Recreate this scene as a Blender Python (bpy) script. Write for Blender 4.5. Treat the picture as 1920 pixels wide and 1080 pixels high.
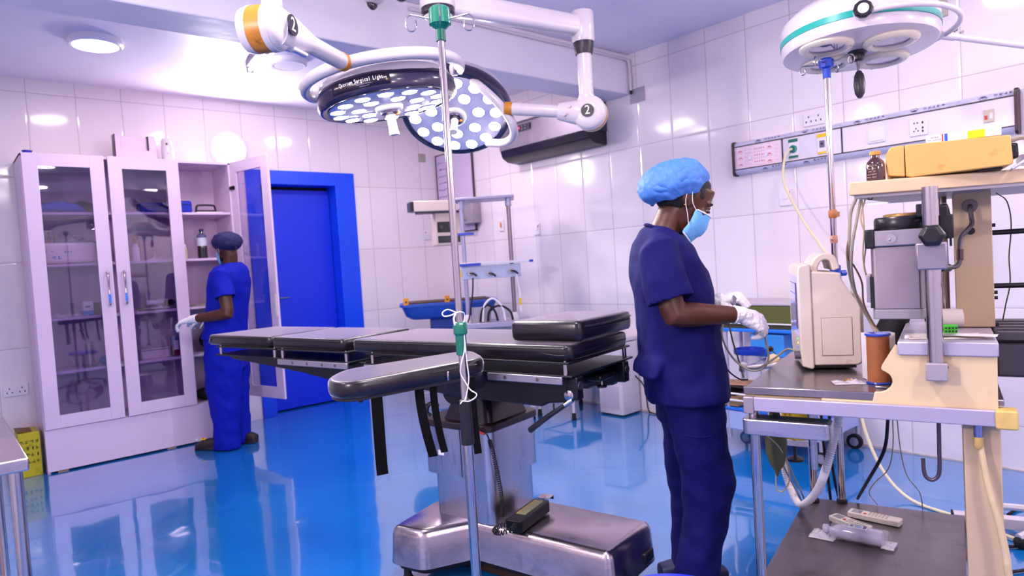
import bpy, bmesh, math, random
from mathutils import Vector, Matrix, Euler, noise
PI = math.pi
R = math.radians
for o in list(bpy.data.objects): bpy.data.objects.remove(o)
SC = bpy.context.scene
COL = SC.collection

# ------------------------------------------------------------------ camera
FPX, YAW, PITCH, ROLL, EYE = 1255.1, 0.7140, -0.0390, -0.0626, 1.25
fwd = Vector((math.sin(YAW)*math.cos(PITCH), math.cos(YAW)*math.cos(PITCH), math.sin(PITCH)))
r0 = Vector((math.cos(YAW), -math.sin(YAW), 0)); u0 = r0.cross(fwd)
rgt = r0*math.cos(ROLL) + u0*math.sin(ROLL); upv = u0*math.cos(ROLL) - r0*math.sin(ROLL)
cam_d = bpy.data.cameras.new('camera'); cam = bpy.data.objects.new('camera', cam_d); COL.objects.link(cam)
m3 = Matrix((rgt, upv, -fwd)).transposed()
cam.matrix_world = Matrix.Translation((0, 0, EYE)) @ m3.to_4x4()
cam_d.sensor_width = 36.0; cam_d.lens = FPX*36.0/1920.0; cam_d.clip_start = 0.02
cam_d.dof.use_dof = True; cam_d.dof.focus_distance = 2.15; cam_d.dof.aperture_fstop = 4.0
SC.camera = cam
CO = Vector((0, 0, EYE))
def on(px, py, x=None, y=None, z=None, d=None):
    "world point of a picture position on a real plane of the room"
    v = rgt*((px-960)/FPX) - upv*((py-540)/FPX) + fwd
    if d is not None: t = d
    elif x is not None: t = x/v.x
    elif y is not None: t = y/v.y
    else: t = (z-EYE)/v.z
    return CO + v*t

# ------------------------------------------------------------------ world, exposure
SC.view_settings.view_transform = 'Standard'; SC.view_settings.look = 'None'
SC.view_settings.exposure = 0.28; SC.view_settings.gamma = 1.0; SC.view_settings.use_curve_mapping = False
w = bpy.data.worlds.new('world'); SC.world = w; w.use_nodes = True
w.node_tree.nodes['Background'].inputs[0].default_value = (0.55, 0.5, 0.7, 1)
w.node_tree.nodes['Background'].inputs[1].default_value = 0.12
SC.cycles.max_bounces = 8; SC.cycles.diffuse_bounces = 4; SC.cycles.glossy_bounces = 4
SC.cycles.transmission_bounces = 6; SC.cycles.transparent_max_bounces = 8
SC.cycles.caustics_reflective = False; SC.cycles.caustics_refractive = False
SC.cycles.use_denoising = True
SC.cycles.sample_clamp_indirect = 4.0

# ------------------------------------------------------------------ room numbers
YA, XB, XL, YN, CEIL = 5.95, 4.196, -1.3, -1.7, 2.79
TW, TH = 0.305, 0.6142           # wall tiles

def lamp(name, kind, loc, energy, color, size=0.3, sizey=None, aim=None, spot=None, shape=None):
    L = bpy.data.lights.new(name, kind); L.energy = energy; L.color = color
    o = bpy.data.objects.new(name, L); COL.objects.link(o); o.location = loc
    if kind == 'AREA':
        L.shape = shape or 'DISK'; L.size = size
        if sizey: L.shape = 'RECTANGLE'; L.size_y = sizey
    elif kind == 'SPOT':
        L.spot_size = spot or R(60); L.spot_blend = .6; L.shadow_soft_size = size
    else: L.shadow_soft_size = size
    if aim is not None:
        o.rotation_euler = (Vector(aim)-Vector(loc)).to_track_quat('-Z', 'Y').to_euler()
    return o
LW = (1.0, .885, .89)
# ceiling round lights, all but the first added unseen as fill (fixtures are built below)
ROUND = [(0.885, 4.83), (0.95, 1.3), (3.1, 1.1), (-0.3, 3.2), (1.0, -0.7), (3.1, -0.7), (3.05, 4.55)]  # last one added behind the lamp heads to brighten the middle walls
RE = [6, 34, 9, 22, 20, 8, 14]
for (x, y), e in zip(ROUND, RE):
    lamp('round_light_glow', 'AREA', (x, y, CEIL-.045), e, LW, .24, aim=(x, y, 0))
lamp('wall_light_glow', 'AREA', (2.02, YA-.05, 2.366), 24, LW, .24, aim=(2.02, 0, 2.2))
WALL_FILL = [((.3, YN, 2.1), (0, 1, 0), 14), ((2.7, YN, 2.1), (0, 1, 0), 5), ((XL, 1.6, 2.1), (1, 0, 0), 40), ((XB, -.9, 2.2), (-1, 0, 0), 34)]  # unseen wall lights, added to brighten the ceiling and room
for p_, n_, e in WALL_FILL:
    c_ = Vector(p_)+Vector(n_)*.05; lamp('wall_light_glow', 'AREA', c_, e, LW, .24, aim=c_+Vector(n_))

# ------------------------------------------------------------------ materials
def lin(c):
    if isinstance(c, str):
        c = c.lstrip('#'); c = [int(c[i:i+2], 16)/255 for i in (0, 2, 4)]
    return tuple((v/12.92 if v <= .04045 else ((v+.055)/1.055)**2.4) for v in c)+(1,)
MATS = {}
def mat(name, col, rough=.5, metal=0, bump=0, bscale=60, var=0, vscale=6, coat=0, emit=None, estr=0, alpha=1, crough=.08, trans=0, ior=1.45, sheen=0, aniso=0, stretch=None, spec=None, dirt=None, dscale=3, dlo=.55, dhi=.75, sss=0):
    if name in MATS: return MATS[name]
    m = bpy.data.materials.new(name); m.use_nodes = True; nt = m.node_tree; N = nt.nodes; K = nt.links
    b = N['Principled BSDF']; c = lin(col)
    b.inputs['Base Color'].default_value = c; b.inputs['Roughness'].default_value = rough
    b.inputs['Metallic'].default_value = metal; b.inputs['IOR'].default_value = ior
    b.inputs['Coat Weight'].default_value = coat; b.inputs['Coat Roughness'].default_value = crough
    b.inputs['Alpha'].default_value = alpha; b.inputs['Transmission Weight'].default_value = trans
    b.inputs['Sheen Weight'].default_value = sheen; b.inputs['Sheen Roughness'].default_value = .25; b.inputs['Sheen Tint'].default_value = (.95, .85, 1, 1)
    if spec is not None: b.inputs['Specular IOR Level'].default_value = spec
    if sss: b.inputs['Subsurface Weight'].default_value = sss; b.inputs['Subsurface Scale'].default_value = .02
    if emit is not None:
        b.inputs['Emission Color'].default_value = lin(emit); b.inputs['Emission Strength'].default_value = estr
    tc = N.new('ShaderNodeTexCoord'); mp = N.new('ShaderNodeMapping'); K.new(tc.outputs['Object'], mp.inputs['Vector'])
    if stretch: mp.inputs['Scale'].default_value = stretch
    src = None
    if var:
        n = N.new('ShaderNodeTexNoise'); n.inputs['Scale'].default_value = vscale; n.inputs['Detail'].default_value = 5
        K.new(mp.outputs['Vector'], n.inputs['Vector'])
        cr = N.new('ShaderNodeValToRGB'); cr.color_ramp.elements[0].position = .3; cr.color_ramp.elements[1].position = .7
        cr.color_ramp.elements[0].color = tuple(max(0, v*(1-var)) for v in c[:3])+(1,)
        cr.color_ramp.elements[1].color = tuple(min(1, v*(1+var*.6)) for v in c[:3])+(1,)
        K.new(n.outputs['Fac'], cr.inputs['Fac']); src = cr.outputs['Color']
        rr = N.new('ShaderNodeMapRange'); rr.inputs['To Min'].default_value = max(0, rough-.08); rr.inputs['To Max'].default_value = min(1, rough+.1)
        K.new(n.outputs['Fac'], rr.inputs['Value']); K.new(rr.outputs['Result'], b.inputs['Roughness'])
    if dirt:
        n = N.new('ShaderNodeTexNoise'); n.inputs['Scale'].default_value = dscale; n.inputs['Detail'].default_value = 8; n.inputs['Roughness'].default_value = .65
        K.new(mp.outputs['Vector'], n.inputs['Vector'])
        mr = N.new('ShaderNodeMapRange'); mr.inputs['From Min'].default_value = dlo; mr.inputs['From Max'].default_value = dhi
        K.new(n.outputs['Fac'], mr.inputs['Value'])
        mx = N.new('ShaderNodeMix'); mx.data_type = 'RGBA'; K.new(mr.outputs['Result'], mx.inputs['Factor'])
        if src: K.new(src, mx.inputs['A'])
        else: mx.inputs['A'].default_value = c
        mx.inputs['B'].default_value = lin(dirt); src = mx.outputs['Result']
    if src: K.new(src, b.inputs['Base Color'])
    if bump:
        n = N.new('ShaderNodeTexNoise'); n.inputs['Scale'].default_value = bscale; n.inputs['Detail'].default_value = 4
        K.new(mp.outputs['Vector'], n.inputs['Vector'])
        bp = N.new('ShaderNodeBump'); bp.inputs['Strength'].default_value = bump; bp.inputs['Distance'].default_value = .01
        K.new(n.outputs['Fac'], bp.inputs['Height']); K.new(bp.outputs['Normal'], b.inputs['Normal'])
    MATS[name] = m; return m

def tile_mat(name, axis, u0_, v0_, sign):
    m = bpy.data.materials.new(name); m.use_nodes = True; nt = m.node_tree; N = nt.nodes; K = nt.links
    b = N['Principled BSDF']
    ge = N.new('ShaderNodeNewGeometry'); sp = N.new('ShaderNodeSeparateXYZ'); K.new(ge.outputs['Position'], sp.inputs[0])
    def M(op, a, bb=None):
        n = N.new('ShaderNodeMath'); n.operation = op
        for i, v in enumerate((a, bb)):
            if v is None: continue
            if isinstance(v, (int, float)): n.inputs[i].default_value = v
            else: K.new(v, n.inputs[i])
        return n.outputs[0]
    def edge(v, o, s):
        t = M('DIVIDE', M('SUBTRACT', v, o), s)
        f = M('FRACT', t); g = M('MINIMUM', f, M('SUBTRACT', 1.0, f)); return M('MULTIPLY', g, s), M('FLOOR', t)
    eu, iu = edge(sp.outputs[axis], u0_, TW); ev, iv = edge(sp.outputs['Z'], v0_, TH)
    e = M('MINIMUM', eu, ev)
    g = N.new('ShaderNodeMapRange'); g.inputs['From Min'].default_value = .0012; g.inputs['From Max'].default_value = .0034
    K.new(e, g.inputs['Value'])
    pil = N.new('ShaderNodeMapRange'); pil.inputs['From Max'].default_value = .014; K.new(e, pil.inputs['Value']); pil.interpolation_type = 'SMOOTHSTEP'
    cmb = N.new('ShaderNodeCombineXYZ'); K.new(iu, cmb.inputs[0]); K.new(iv, cmb.inputs[1])
    wn = N.new('ShaderNodeTexWhiteNoise'); K.new(cmb.outputs[0], wn.inputs[0])
    mx = N.new('ShaderNodeMix'); mx.data_type = 'RGBA'; K.new(wn.outputs['Value'], mx.inputs['Factor'])
    mx.inputs['A'].default_value = lin('#e6dae0'); mx.inputs['B'].default_value = lin('#ebe1e6')
    m2 = N.new('ShaderNodeMix'); m2.data_type = 'RGBA'; K.new(g.outputs['Result'], m2.inputs['Factor'])
    m2.inputs['A'].default_value = lin('#b9a9ae'); K.new(mx.outputs['Result'], m2.inputs['B'])
    K.new(m2.outputs['Result'], b.inputs['Base Color'])
    r = N.new('ShaderNodeMapRange'); r.inputs['To Min'].default_value = .6; r.inputs['To Max'].default_value = .10
    K.new(g.outputs['Result'], r.inputs['Value']); K.new(r.outputs['Result'], b.inputs['Roughness'])
    n = N.new('ShaderNodeTexNoise'); n.inputs['Scale'].default_value = 2.4; n.inputs['Detail'].default_value = 1; K.new(ge.outputs['Position'], n.inputs['Vector'])
    ha = M('ADD', M('MULTIPLY', pil.outputs['Result'], .0012), M('MULTIPLY', n.outputs['Fac'], .0035))
    bp = N.new('ShaderNodeBump'); bp.inputs['Strength'].default_value = 1; bp.inputs['Distance'].default_value = 1; K.new(ha, bp.inputs['Height'])
    K.new(bp.outputs['Normal'], b.inputs['Normal'])
    return m

def floor_mat():
    m = bpy.data.materials.new('blue_epoxy'); m.use_nodes = True; nt = m.node_tree; N = nt.nodes; K = nt.links
    b = N['Principled BSDF']
    ge = N.new('ShaderNodeNewGeometry')
    n = N.new('ShaderNodeTexNoise'); n.inputs['Scale'].default_value = .9; n.inputs['Detail'].default_value = 6; n.inputs['Distortion'].default_value = .6
    K.new(ge.outputs['Position'], n.inputs['Vector'])
    cr = N.new('ShaderNodeValToRGB'); cr.color_ramp.elements[0].position = .3; cr.color_ramp.elements[1].position = .72
    cr.color_ramp.elements[0].color = lin('#0968b4'); cr.color_ramp.elements[1].color = lin('#1878c4')
    K.new(n.outputs['Fac'], cr.inputs['Fac'])
    # pale scuff marks
    n2 = N.new('ShaderNodeTexNoise'); n2.inputs['Scale'].default_value = 3.2; n2.inputs['Detail'].default_value = 10; n2.inputs['Roughness'].default_value = .7; n2.inputs['Distortion'].default_value = 1.2
    K.new(ge.outputs['Position'], n2.inputs['Vector'])
    mr = N.new('ShaderNodeMapRange'); mr.inputs['From Min'].default_value = .66; mr.inputs['From Max'].default_value = .8; mr.inputs['To Max'].default_value = .4
    K.new(n2.outputs['Fac'], mr.inputs['Value'])
    mx = N.new('ShaderNodeMix'); mx.data_type = 'RGBA'; K.new(mr.outputs['Result'], mx.inputs['Factor'])
    K.new(cr.outputs['Color'], mx.inputs['A']); mx.inputs['B'].default_value = lin('#5fb0ea'); K.new(mx.outputs['Result'], b.inputs['Base Color'])
    rr = N.new('ShaderNodeMapRange'); rr.inputs['To Min'].default_value = .08; rr.inputs['To Max'].default_value = .2
    K.new(n2.outputs['Fac'], rr.inputs['Value']); K.new(rr.outputs['Result'], b.inputs['Roughness'])
    b.inputs['Specular IOR Level'].default_value = .7; b.inputs['Coat Weight'].default_value = 1.0; b.inputs['Coat Roughness'].default_value = .03; b.inputs['Coat IOR'].default_value = 1.7
    n3 = N.new('ShaderNodeTexNoise'); n3.inputs['Scale'].default_value = 1.6; n3.inputs['Detail'].default_value = 2; K.new(ge.outputs['Position'], n3.inputs['Vector'])
    bp = N.new('ShaderNodeBump'); bp.inputs['Strength'].default_value = .3; bp.inputs['Distance'].default_value = .02
    K.new(n3.outputs['Fac'], bp.inputs['Height']); K.new(bp.outputs['Normal'], b.inputs['Normal']); K.new(bp.outputs['Normal'], b.inputs['Coat Normal'])
    return m

# ------------------------------------------------------------------ mesh helpers
def orient(d):
    return Vector(d).to_track_quat('Z', 'Y').to_matrix()
def catmull(P, n=6, closed=False):
    P = [Vector(p) for p in P]; out = []; L = len(P)
    if L < 3: return P
    rng = range(L if closed else L-1)
    for i in rng:
        p1, p2 = P[i], P[(i+1) % L]
        p0 = P[(i-1) % L] if (closed or i > 0) else p1*2-p2
        p3 = P[(i+2) % L] if (closed or i+2 < L) else p2*2-p1
        for k in range(n):
            t = k/n
            out.append(.5*((2*p1)+(p2-p0)*t+(2*p0-5*p1+4*p2-p3)*t*t+(3*p1-p0-3*p2+p3)*t**3))
    if not closed: out.append(P[-1])
    return out
class MB:
    def __init__(s): s.b = bmesh.new()
    def ring(s, pts): return [s.b.verts.new(p) for p in pts]
    def face(s, vs):
        try: return s.b.faces.new(vs)
        except ValueError: return None
    def skin(s, r1, r2, closed=True):
        n = len(r1)
        for i in range(n if closed else n-1):
            s.face((r1[i], r1[(i+1) % n], r2[(i+1) % n], r2[i]))
    def box(s, c, d, rot=None):
        M_ = Matrix.Translation(c) @ (rot.to_4x4() if isinstance(rot, Matrix) else Euler(rot or (0, 0, 0)).to_matrix().to_4x4())
        vs = [s.b.verts.new(M_ @ Vector((x*d[0]/2, y*d[1]/2, z*d[2]/2))) for x in (-1, 1) for y in (-1, 1) for z in (-1, 1)]
        for f in ((0, 1, 3, 2), (4, 6, 7, 5), (0, 4, 5, 1), (2, 3, 7, 6), (0, 2, 6, 4), (1, 5, 7, 3)): s.b.faces.new([vs[i] for i in f])
        return s
    def b2(s, x0, x1, y0, y1, z0, z1): return s.box(((x0+x1)/2, (y0+y1)/2, (z0+z1)/2), (abs(x1-x0), abs(y1-y0), abs(z1-z0)))
    def cyl(s, p0, p1, r, r1=None, seg=20, caps=True):
        p0 = Vector(p0); p1 = Vector(p1); r1 = r if r1 is None else r1; q = orient(p1-p0)
        a = s.ring([p0+q @ Vector((r*math.cos(2*PI*i/seg), r*math.sin(2*PI*i/seg), 0)) for i in range(seg)])
        c = s.ring([p1+q @ Vector((r1*math.cos(2*PI*i/seg), r1*math.sin(2*PI*i/seg), 0)) for i in range(seg)])
        s.skin(a, c)
        if caps: s.face(a[::-1]); s.face(c)
        return s
    def tube(s, P, r, seg=8, n=6, smooth=True, closed=False, caps=True):
        k = P if not smooth else None
        P = catmull(P, n, closed) if smooth else [Vector(p) for p in P]
        L = len(P); rr = r if callable(r) else (lambda t: r)
        rings = []; up = Vector((0, 0, 1)); prev = None
        for i, p in enumerate(P):
            a = P[(i-1) % L] if (closed or i > 0) else p; c = P[(i+1) % L] if (closed or i < L-1) else p
            t = (c-a); t = t.normalized() if t.length > 1e-9 else Vector((0, 0, 1))
            if prev is None:
                n1 = t.orthogonal().normalized()
            else:
                n1 = prev-t*prev.dot(t); n1 = n1.normalized() if n1.length > 1e-6 else t.orthogonal().normalized()
            prev = n1; b1 = t.cross(n1); q = rr(i/max(1, L-1))
            rings.append(s.ring([p+(n1*math.cos(2*PI*j/seg)+b1*math.sin(2*PI*j/seg))*q for j in range(seg)]))
        for i in range(L-1): s.skin(rings[i], rings[i+1])
        if closed: s.skin(rings[-1], rings[0])
        elif caps: s.face(rings[0][::-1]); s.face(rings[-1])
        return s
    def lathe(s, prof, c=(0, 0, 0), axis=(0, 0, 1), seg=32, sx=1, sy=1):
        c = Vector(c); q = orient(axis); rings = []
        for (r, h) in prof:
            if r < 1e-6: rings.append(s.ring([c+q @ Vector((0, 0, h))]))
            else: rings.append(s.ring([c+q @ Vector((r*sx*math.cos(2*PI*i/seg), r*sy*math.sin(2*PI*i/seg), h)) for i in range(seg)]))
        for a, bb in zip(rings, rings[1:]):
            if len(a) == 1 and len(bb) == 1: continue
            if len(a) == 1:
                for i in range(seg): s.face((a[0], bb[i], bb[(i+1) % seg]))
            elif len(bb) == 1:
                for i in range(seg): s.face((a[i], bb[0], a[(i+1) % seg]))
            else: s.skin(a, bb)
        if len(rings[0]) > 1: s.face(rings[0][::-1])
        if len(rings[-1]) > 1: s.face(rings[-1])
        return s
    def prism(s, poly, h, M_=None, z0=0):
        M_ = M_ or Matrix()
        a = s.ring([M_ @ Vector((x, y, z0)) for x, y in poly]); c = s.ring([M_ @ Vector((x, y, z0+h)) for x, y in poly])
        s.skin(a, c); s.face(a[::-1]); s.face(c); return s
    def sph(s, c, r, seg=20, rings=12, rot=None):
        r = r if hasattr(r, '__len__') else (r, r, r); c = Vector(c); q = rot or Matrix.Identity(3); RR = []
        for i in range(rings+1):
            th = PI*i/rings
            if i in (0, rings): RR.append(s.ring([c+q @ Vector((0, 0, r[2]*math.cos(th)))]))
            else: RR.append(s.ring([c+q @ Vector((r[0]*math.sin(th)*math.cos(2*PI*j/seg), r[1]*math.sin(th)*math.sin(2*PI*j/seg), r[2]*math.cos(th))) for j in range(seg)]))
        for a, bb in zip(RR, RR[1:]):
            if len(a) == 1:
                for i in range(seg): s.face((a[0], bb[i], bb[(i+1) % seg]))
            elif len(bb) == 1:
                for i in range(seg): s.face((a[i], bb[0], a[(i+1) % seg]))
            else: s.skin(a, bb)
        return s
    def loft(s, secs, seg=24, caps=True, p=2.0):
        "secs: (center, rx, ry, axisX, axisY) ellipse sections, superellipse power p"
        RR = []
        for c, rx, ry, ax, ay in secs:
            c = Vector(c); ax = Vector(ax).normalized(); ay = Vector(ay).normalized(); pts = []
            for j in range(seg):
                a = 2*PI*j/seg; ca, sa = math.cos(a), math.sin(a)
                pts.append(c+ax*rx*math.copysign(abs(ca)**(2/p), ca)+ay*ry*math.copysign(abs(sa)**(2/p), sa))
            RR.append(s.ring(pts))
        for a, bb in zip(RR, RR[1:]): s.skin(a, bb)
        if caps: s.face(RR[0][::-1]); s.face(RR[-1])
        return s
    def xf(s, M_): bmesh.ops.transform(s.b, matrix=M_, verts=s.b.verts[:]); return s
    def build(s, name, m, parent=None, bevel=0, seg=2, ang=38, sub=0, label=None, kind=None, flat=False, wt=0, remesh=0, smooth=0, disp=None, solid=0):
        bmesh.ops.recalc_face_normals(s.b, faces=s.b.faces[:])
        me = bpy.data.meshes.new(name); s.b.to_mesh(me); s.b.free()
        o = bpy.data.objects.new(name, me); COL.objects.link(o)
        if m: me.materials.append(m)
        if not flat:
            me.shade_smooth()
            if not (sub or remesh): me.set_sharp_from_angle(angle=R(ang))
        if parent: o.parent = parent
        if label: o['label'] = label
        if kind: o['kind'] = kind
        if solid:
            q = o.modifiers.new('solid', 'SOLIDIFY'); q.thickness = solid; q.offset = 0
        if remesh:
            q = o.modifiers.new('remesh', 'REMESH'); q.mode = 'VOXEL'; q.voxel_size = remesh; q.use_smooth_shade = True
            if smooth:
                q = o.modifiers.new('smooth', 'SMOOTH'); q.iterations = smooth; q.factor = .6
        if bevel:
            q = o.modifiers.new('bevel', 'BEVEL'); q.width = bevel; q.segments = seg; q.limit_method = 'ANGLE'; q.angle_limit = R(ang); q.harden_normals = False
        if sub:
            q = o.modifiers.new('sub', 'SUBSURF'); q.levels = sub; q.render_levels = sub
        if disp:
            tx = bpy.data.textures.new(name+'_tex', 'CLOUDS'); tx.noise_scale = disp[1]; tx.noise_depth = disp[2] if len(disp) > 2 else 2
            q = o.modifiers.new('disp', 'DISPLACE'); q.texture = tx; q.strength = disp[0]; q.texture_coords = 'LOCAL'; q.mid_level = .5
        return o
def empty(name, loc=(0, 0, 0), rz=0, label=None, cat=None, group=None, rot=None):
    o = bpy.data.objects.new(name, None); COL.objects.link(o); o.location = loc; o.rotation_euler = rot or (0, 0, rz)
    o.empty_display_size = .1
    return tag(o, label, cat, group)
def tag(o, label=None, cat=None, group=None, kind=None):
    if label: o['label'] = label
    if cat: o['category'] = cat
    if group: o['group'] = group
    if kind: o['kind'] = kind
    return o
def rrect(x0, x1, y0, y1, r, n=5):
    out = []
    for cx, cy, a in ((x1-r, y1-r, 0), (x0+r, y1-r, 90), (x0+r, y0+r, 180), (x1-r, y0+r, 270)):
        for i in range(n+1):
            t = R(a+90*i/n); out.append((cx+r*math.cos(t), cy+r*math.sin(t)))
    return out
def text(body, size, loc, M3, m, parent, name='lettering', ext=.0004, align='CENTER', sx=1):
    cu = bpy.data.curves.new(name, 'FONT'); cu.body = body; cu.size = size; cu.extrude = ext; cu.align_x = align; cu.align_y = 'CENTER'
    t = bpy.data.objects.new(name+'_tmp', cu); COL.objects.link(t)
    dg = bpy.context.evaluated_depsgraph_get(); me = bpy.data.meshes.new_from_object(t.evaluated_get(dg))
    bpy.data.objects.remove(t); bpy.data.curves.remove(cu)
    me.name = name; me.materials.clear(); me.materials.append(m)
    me.transform(Matrix.Translation(loc) @ M3.to_4x4() @ Matrix.Diagonal((sx, 1, 1, 1)))
    o = bpy.data.objects.new(name, me); COL.objects.link(o)
    if parent: o.parent = parent
    return o
def smudge(body, size, loc, M3, m, parent, name='printed_letters', ext=.0003, align='CENTER', sx=1):
    "print too small to read: a run of tiny stroke blocks, one cluster per letter of body"
    rnd = random.Random(body+str(round(loc[2], 3))); w_ = size*.62*sx; n_ = len(body); x0 = -n_*w_/2 if align == 'CENTER' else 0
    mb = MB(); h = size*.62
    for i, ch in enumerate(body):
        if ch == ' ': continue
        cx = x0+(i+.5)*w_
        for k in range(3):
            v = rnd.random(); a = rnd.uniform(-.3, .3)*w_; b = rnd.uniform(-.35, .35)*h
            dx, dy = (w_*.62, h*.16) if v < .55 else (w_*.16, h*.8)
            if v >= .55: b *= .2
            mb.box((cx+a*.6, b, ext/2), (dx, dy, ext))
    mb.xf(Matrix.Translation(loc) @ M3.to_4x4()); return mb.build(name, m, parent, flat=True)
def face_m(nrm, up=(0, 0, 1)):
    "matrix whose local x,y lie in a plane with normal nrm (text faces along nrm)"
    z = Vector(nrm).normalized(); x = Vector(up).cross(z).normalized(); y = z.cross(x)
    return Matrix((x, y, z)).transposed()
def children(o): return [c for c in COL.objects if c.parent == o]
def copy_tree(o, parent=None):
    c = o.copy(); COL.objects.link(c)
    if parent: c.parent = parent
    for ch in children(o): copy_tree(ch, c)
    return c

# common materials
M_white = mat('white_laminate', '#dcc4de', .35, bump=.02)
M_steel = mat('stainless_steel', '#b9b4bc', .27, 1, var=.12, vscale=5, stretch=(1, 1, 8), bump=.03, bscale=90)
M_steelh = mat('brushed_steel_plate', '#beb0b7', .22, 1, var=.18, vscale=4, bump=.04, bscale=60, dirt='#6d6468', dscale=5, dlo=.58, dhi=.8)
M_chrome = mat('chrome', '#bab2b5', .13, 1)
M_black = mat('black_plastic', '#17141c', .35)
M_rubber = mat('black_rubber', '#121014', .7)
M_blackmetal = mat('black_painted_metal', '#0d0d18', .35, .1)
M_vinyl = mat('black_vinyl', '#150e1a', .27, bump=.06, bscale=18, spec=.5, sheen=.9)
M_cream = mat('cream_plastic', '#dccfc2', .4, var=.05, vscale=9)
M_creamp = mat('cream_painted_metal', '#dbbf97', .35, var=.06, vscale=5, dirt='#b08a5c', dscale=7, dlo=.6, dhi=.85)
M_enamel = mat('white_enamel', '#cbc1c9', .25, coat=.3, var=.03, vscale=4)
M_alu = mat('pale_aluminium', '#b7aec0', .35, .35, var=.05)
def thin_glass(name, tint, refl=.12, rough=.02, fres=1.45):
    m = bpy.data.materials.new(name); m.use_nodes = True; nt = m.node_tree; N = nt.nodes; K = nt.links
    for n in list(N):
        if n.type != 'OUTPUT_MATERIAL': N.remove(n)
    out = [n for n in N if n.type == 'OUTPUT_MATERIAL'][0]
    t = N.new('ShaderNodeBsdfTransparent'); t.inputs[0].default_value = lin(tint)
    g = N.new('ShaderNodeBsdfGlossy'); g.inputs['Roughness'].default_value = rough
    lw = N.new('ShaderNodeLayerWeight'); lw.inputs['Blend'].default_value = .5
    pw = N.new('ShaderNodeMath'); pw.operation = 'POWER'; K.new(lw.outputs['Facing'], pw.inputs[0]); pw.inputs[1].default_value = 4
    f = N.new('ShaderNodeMath'); f.operation = 'MULTIPLY_ADD'; K.new(pw.outputs[0], f.inputs[0]); f.inputs[1].default_value = .7; f.inputs[2].default_value = .05*(fres-1)/.45
    mx = N.new('ShaderNodeMixShader'); K.new(f.outputs[0], mx.inputs[0]); K.new(t.outputs[0], mx.inputs[1]); K.new(g.outputs[0], mx.inputs[2])
    K.new(mx.outputs[0], out.inputs['Surface']); return m
M_glass = thin_glass('cabinet_glass', '#e0d8ea', fres=1.6)
M_clear = mat('clear_plastic', '#f4f2ff', .08, trans=.0, alpha=.32)
M_emit = mat('lit_diffuser', '#ffffff', .5, emit='#fff4ff', estr=9)

# ================================================================== THE ROOM
def struct(mb, name, m, **k):
    o = mb.build(name, m, **k); o['kind'] = 'structure'; return o
M_floor = floor_mat()
M_tileA = tile_mat('wall_tiles_back', 'X', 0.6216, 2.693, 1)
M_tileB = tile_mat('wall_tiles_side', 'Y', 4.1545, 2.693, 1)
M_paint = mat('ceiling_paint', '#e6e0f0', .45, bump=.25, bscale=7, var=.03, vscale=3)
M_beam = mat('beam_paint', '#e2dbe8', .4, bump=.2, bscale=9, var=.03, vscale=3)
M_grout = mat('skirting_grout', '#c9b9b2', .7, var=.2, vscale=30)
struct(MB().b2(XL-.2, XB+.2, YN-.2, YA+.2, -.15, 0), 'floor', M_floor, flat=True)
struct(MB().b2(XL-.2, XB+.2, YN-.2, YA+.2, CEIL, CEIL+.15), 'ceiling', M_paint, flat=True)
# back wall with the door opening
DX0, DX1, DZ = 2.27, 2.99, 2.08
mb = MB(); mb.b2(XL-.2, DX0-.06, YA, YA+.2, 0, CEIL); mb.b2(DX1+.1, XB+.2, YA, YA+.2, 0, CEIL); mb.b2(DX0-.06, DX1+.1, YA, YA+.2, DZ+.07, CEIL)
struct(mb, 'wall_back', M_tileA, flat=True)
struct(MB().b2(XB, XB+.2, YN-.2, YA, 0, CEIL), 'wall_right', M_tileB, flat=True)
struct(MB().b2(XL-.2, XL, YN-.2, YA, 0, CEIL), 'wall_left', M_tileB, flat=True)
struct(MB().b2(XL, XB, YN-.2, YN, 0, CEIL), 'wall_near', M_tileA, flat=True)
# concrete beam across the room
struct(MB().b2(XL, XB, 3.30, 3.58, 2.485, CEIL), 'trim_1', M_beam, bevel=.008)
# worn grout skirting
mb = MB()
random.seed(3)
y = YN
while y < YA:
    l = random.uniform(.05, .2); h = random.uniform(.004, .016)
    mb.b2(XB-.004, XB, y, min(YA, y+l), 0, h); y += l
struct(mb, 'baseboard_right', M_grout, flat=True)
# door: blue frame around the opening, recessed leaf
M_blue = mat('blue_door_paint', '#0630d8', .42, bump=.03)
M_bluef = mat('blue_frame_paint', '#0a48e6', .38, bump=.03)
mb = MB()
mb.b2(2.145, DX0, YA-.018, YA+.19, 0, 2.205); mb.b2(DX1, 3.19, YA-.018, YA+.19, 0, 2.205); mb.b2(DX0, DX1, YA-.018, YA+.19, DZ, 2.205)
d = struct(mb, 'trim_2', M_bluef, bevel=.003)
dr = struct(MB().b2(DX0+.004, DX1-.004, YA+.135, YA+.175, .012, DZ-.03), 'door_1', M_blue, bevel=.003)
mb = MB().b2(DX0+.08, DX0+.12, YA+.12, YA+.135, .95, 1.12); mb.tube([(DX0+.1, YA+.12, 1.05), (DX0+.1, YA+.075, 1.05), (DX0+.13, YA+.07, 1.05), (DX0+.22, YA+.07, 1.05)], .009)
h = mb.build('door_handle', M_chrome, dr)
struct(MB().b2(DX0-.05, DX1+.05, YA+.192, YA+.2, 0, DZ+.05), 'trim_3', mat('dark_gap', '#05070f', .8), flat=True)

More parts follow.
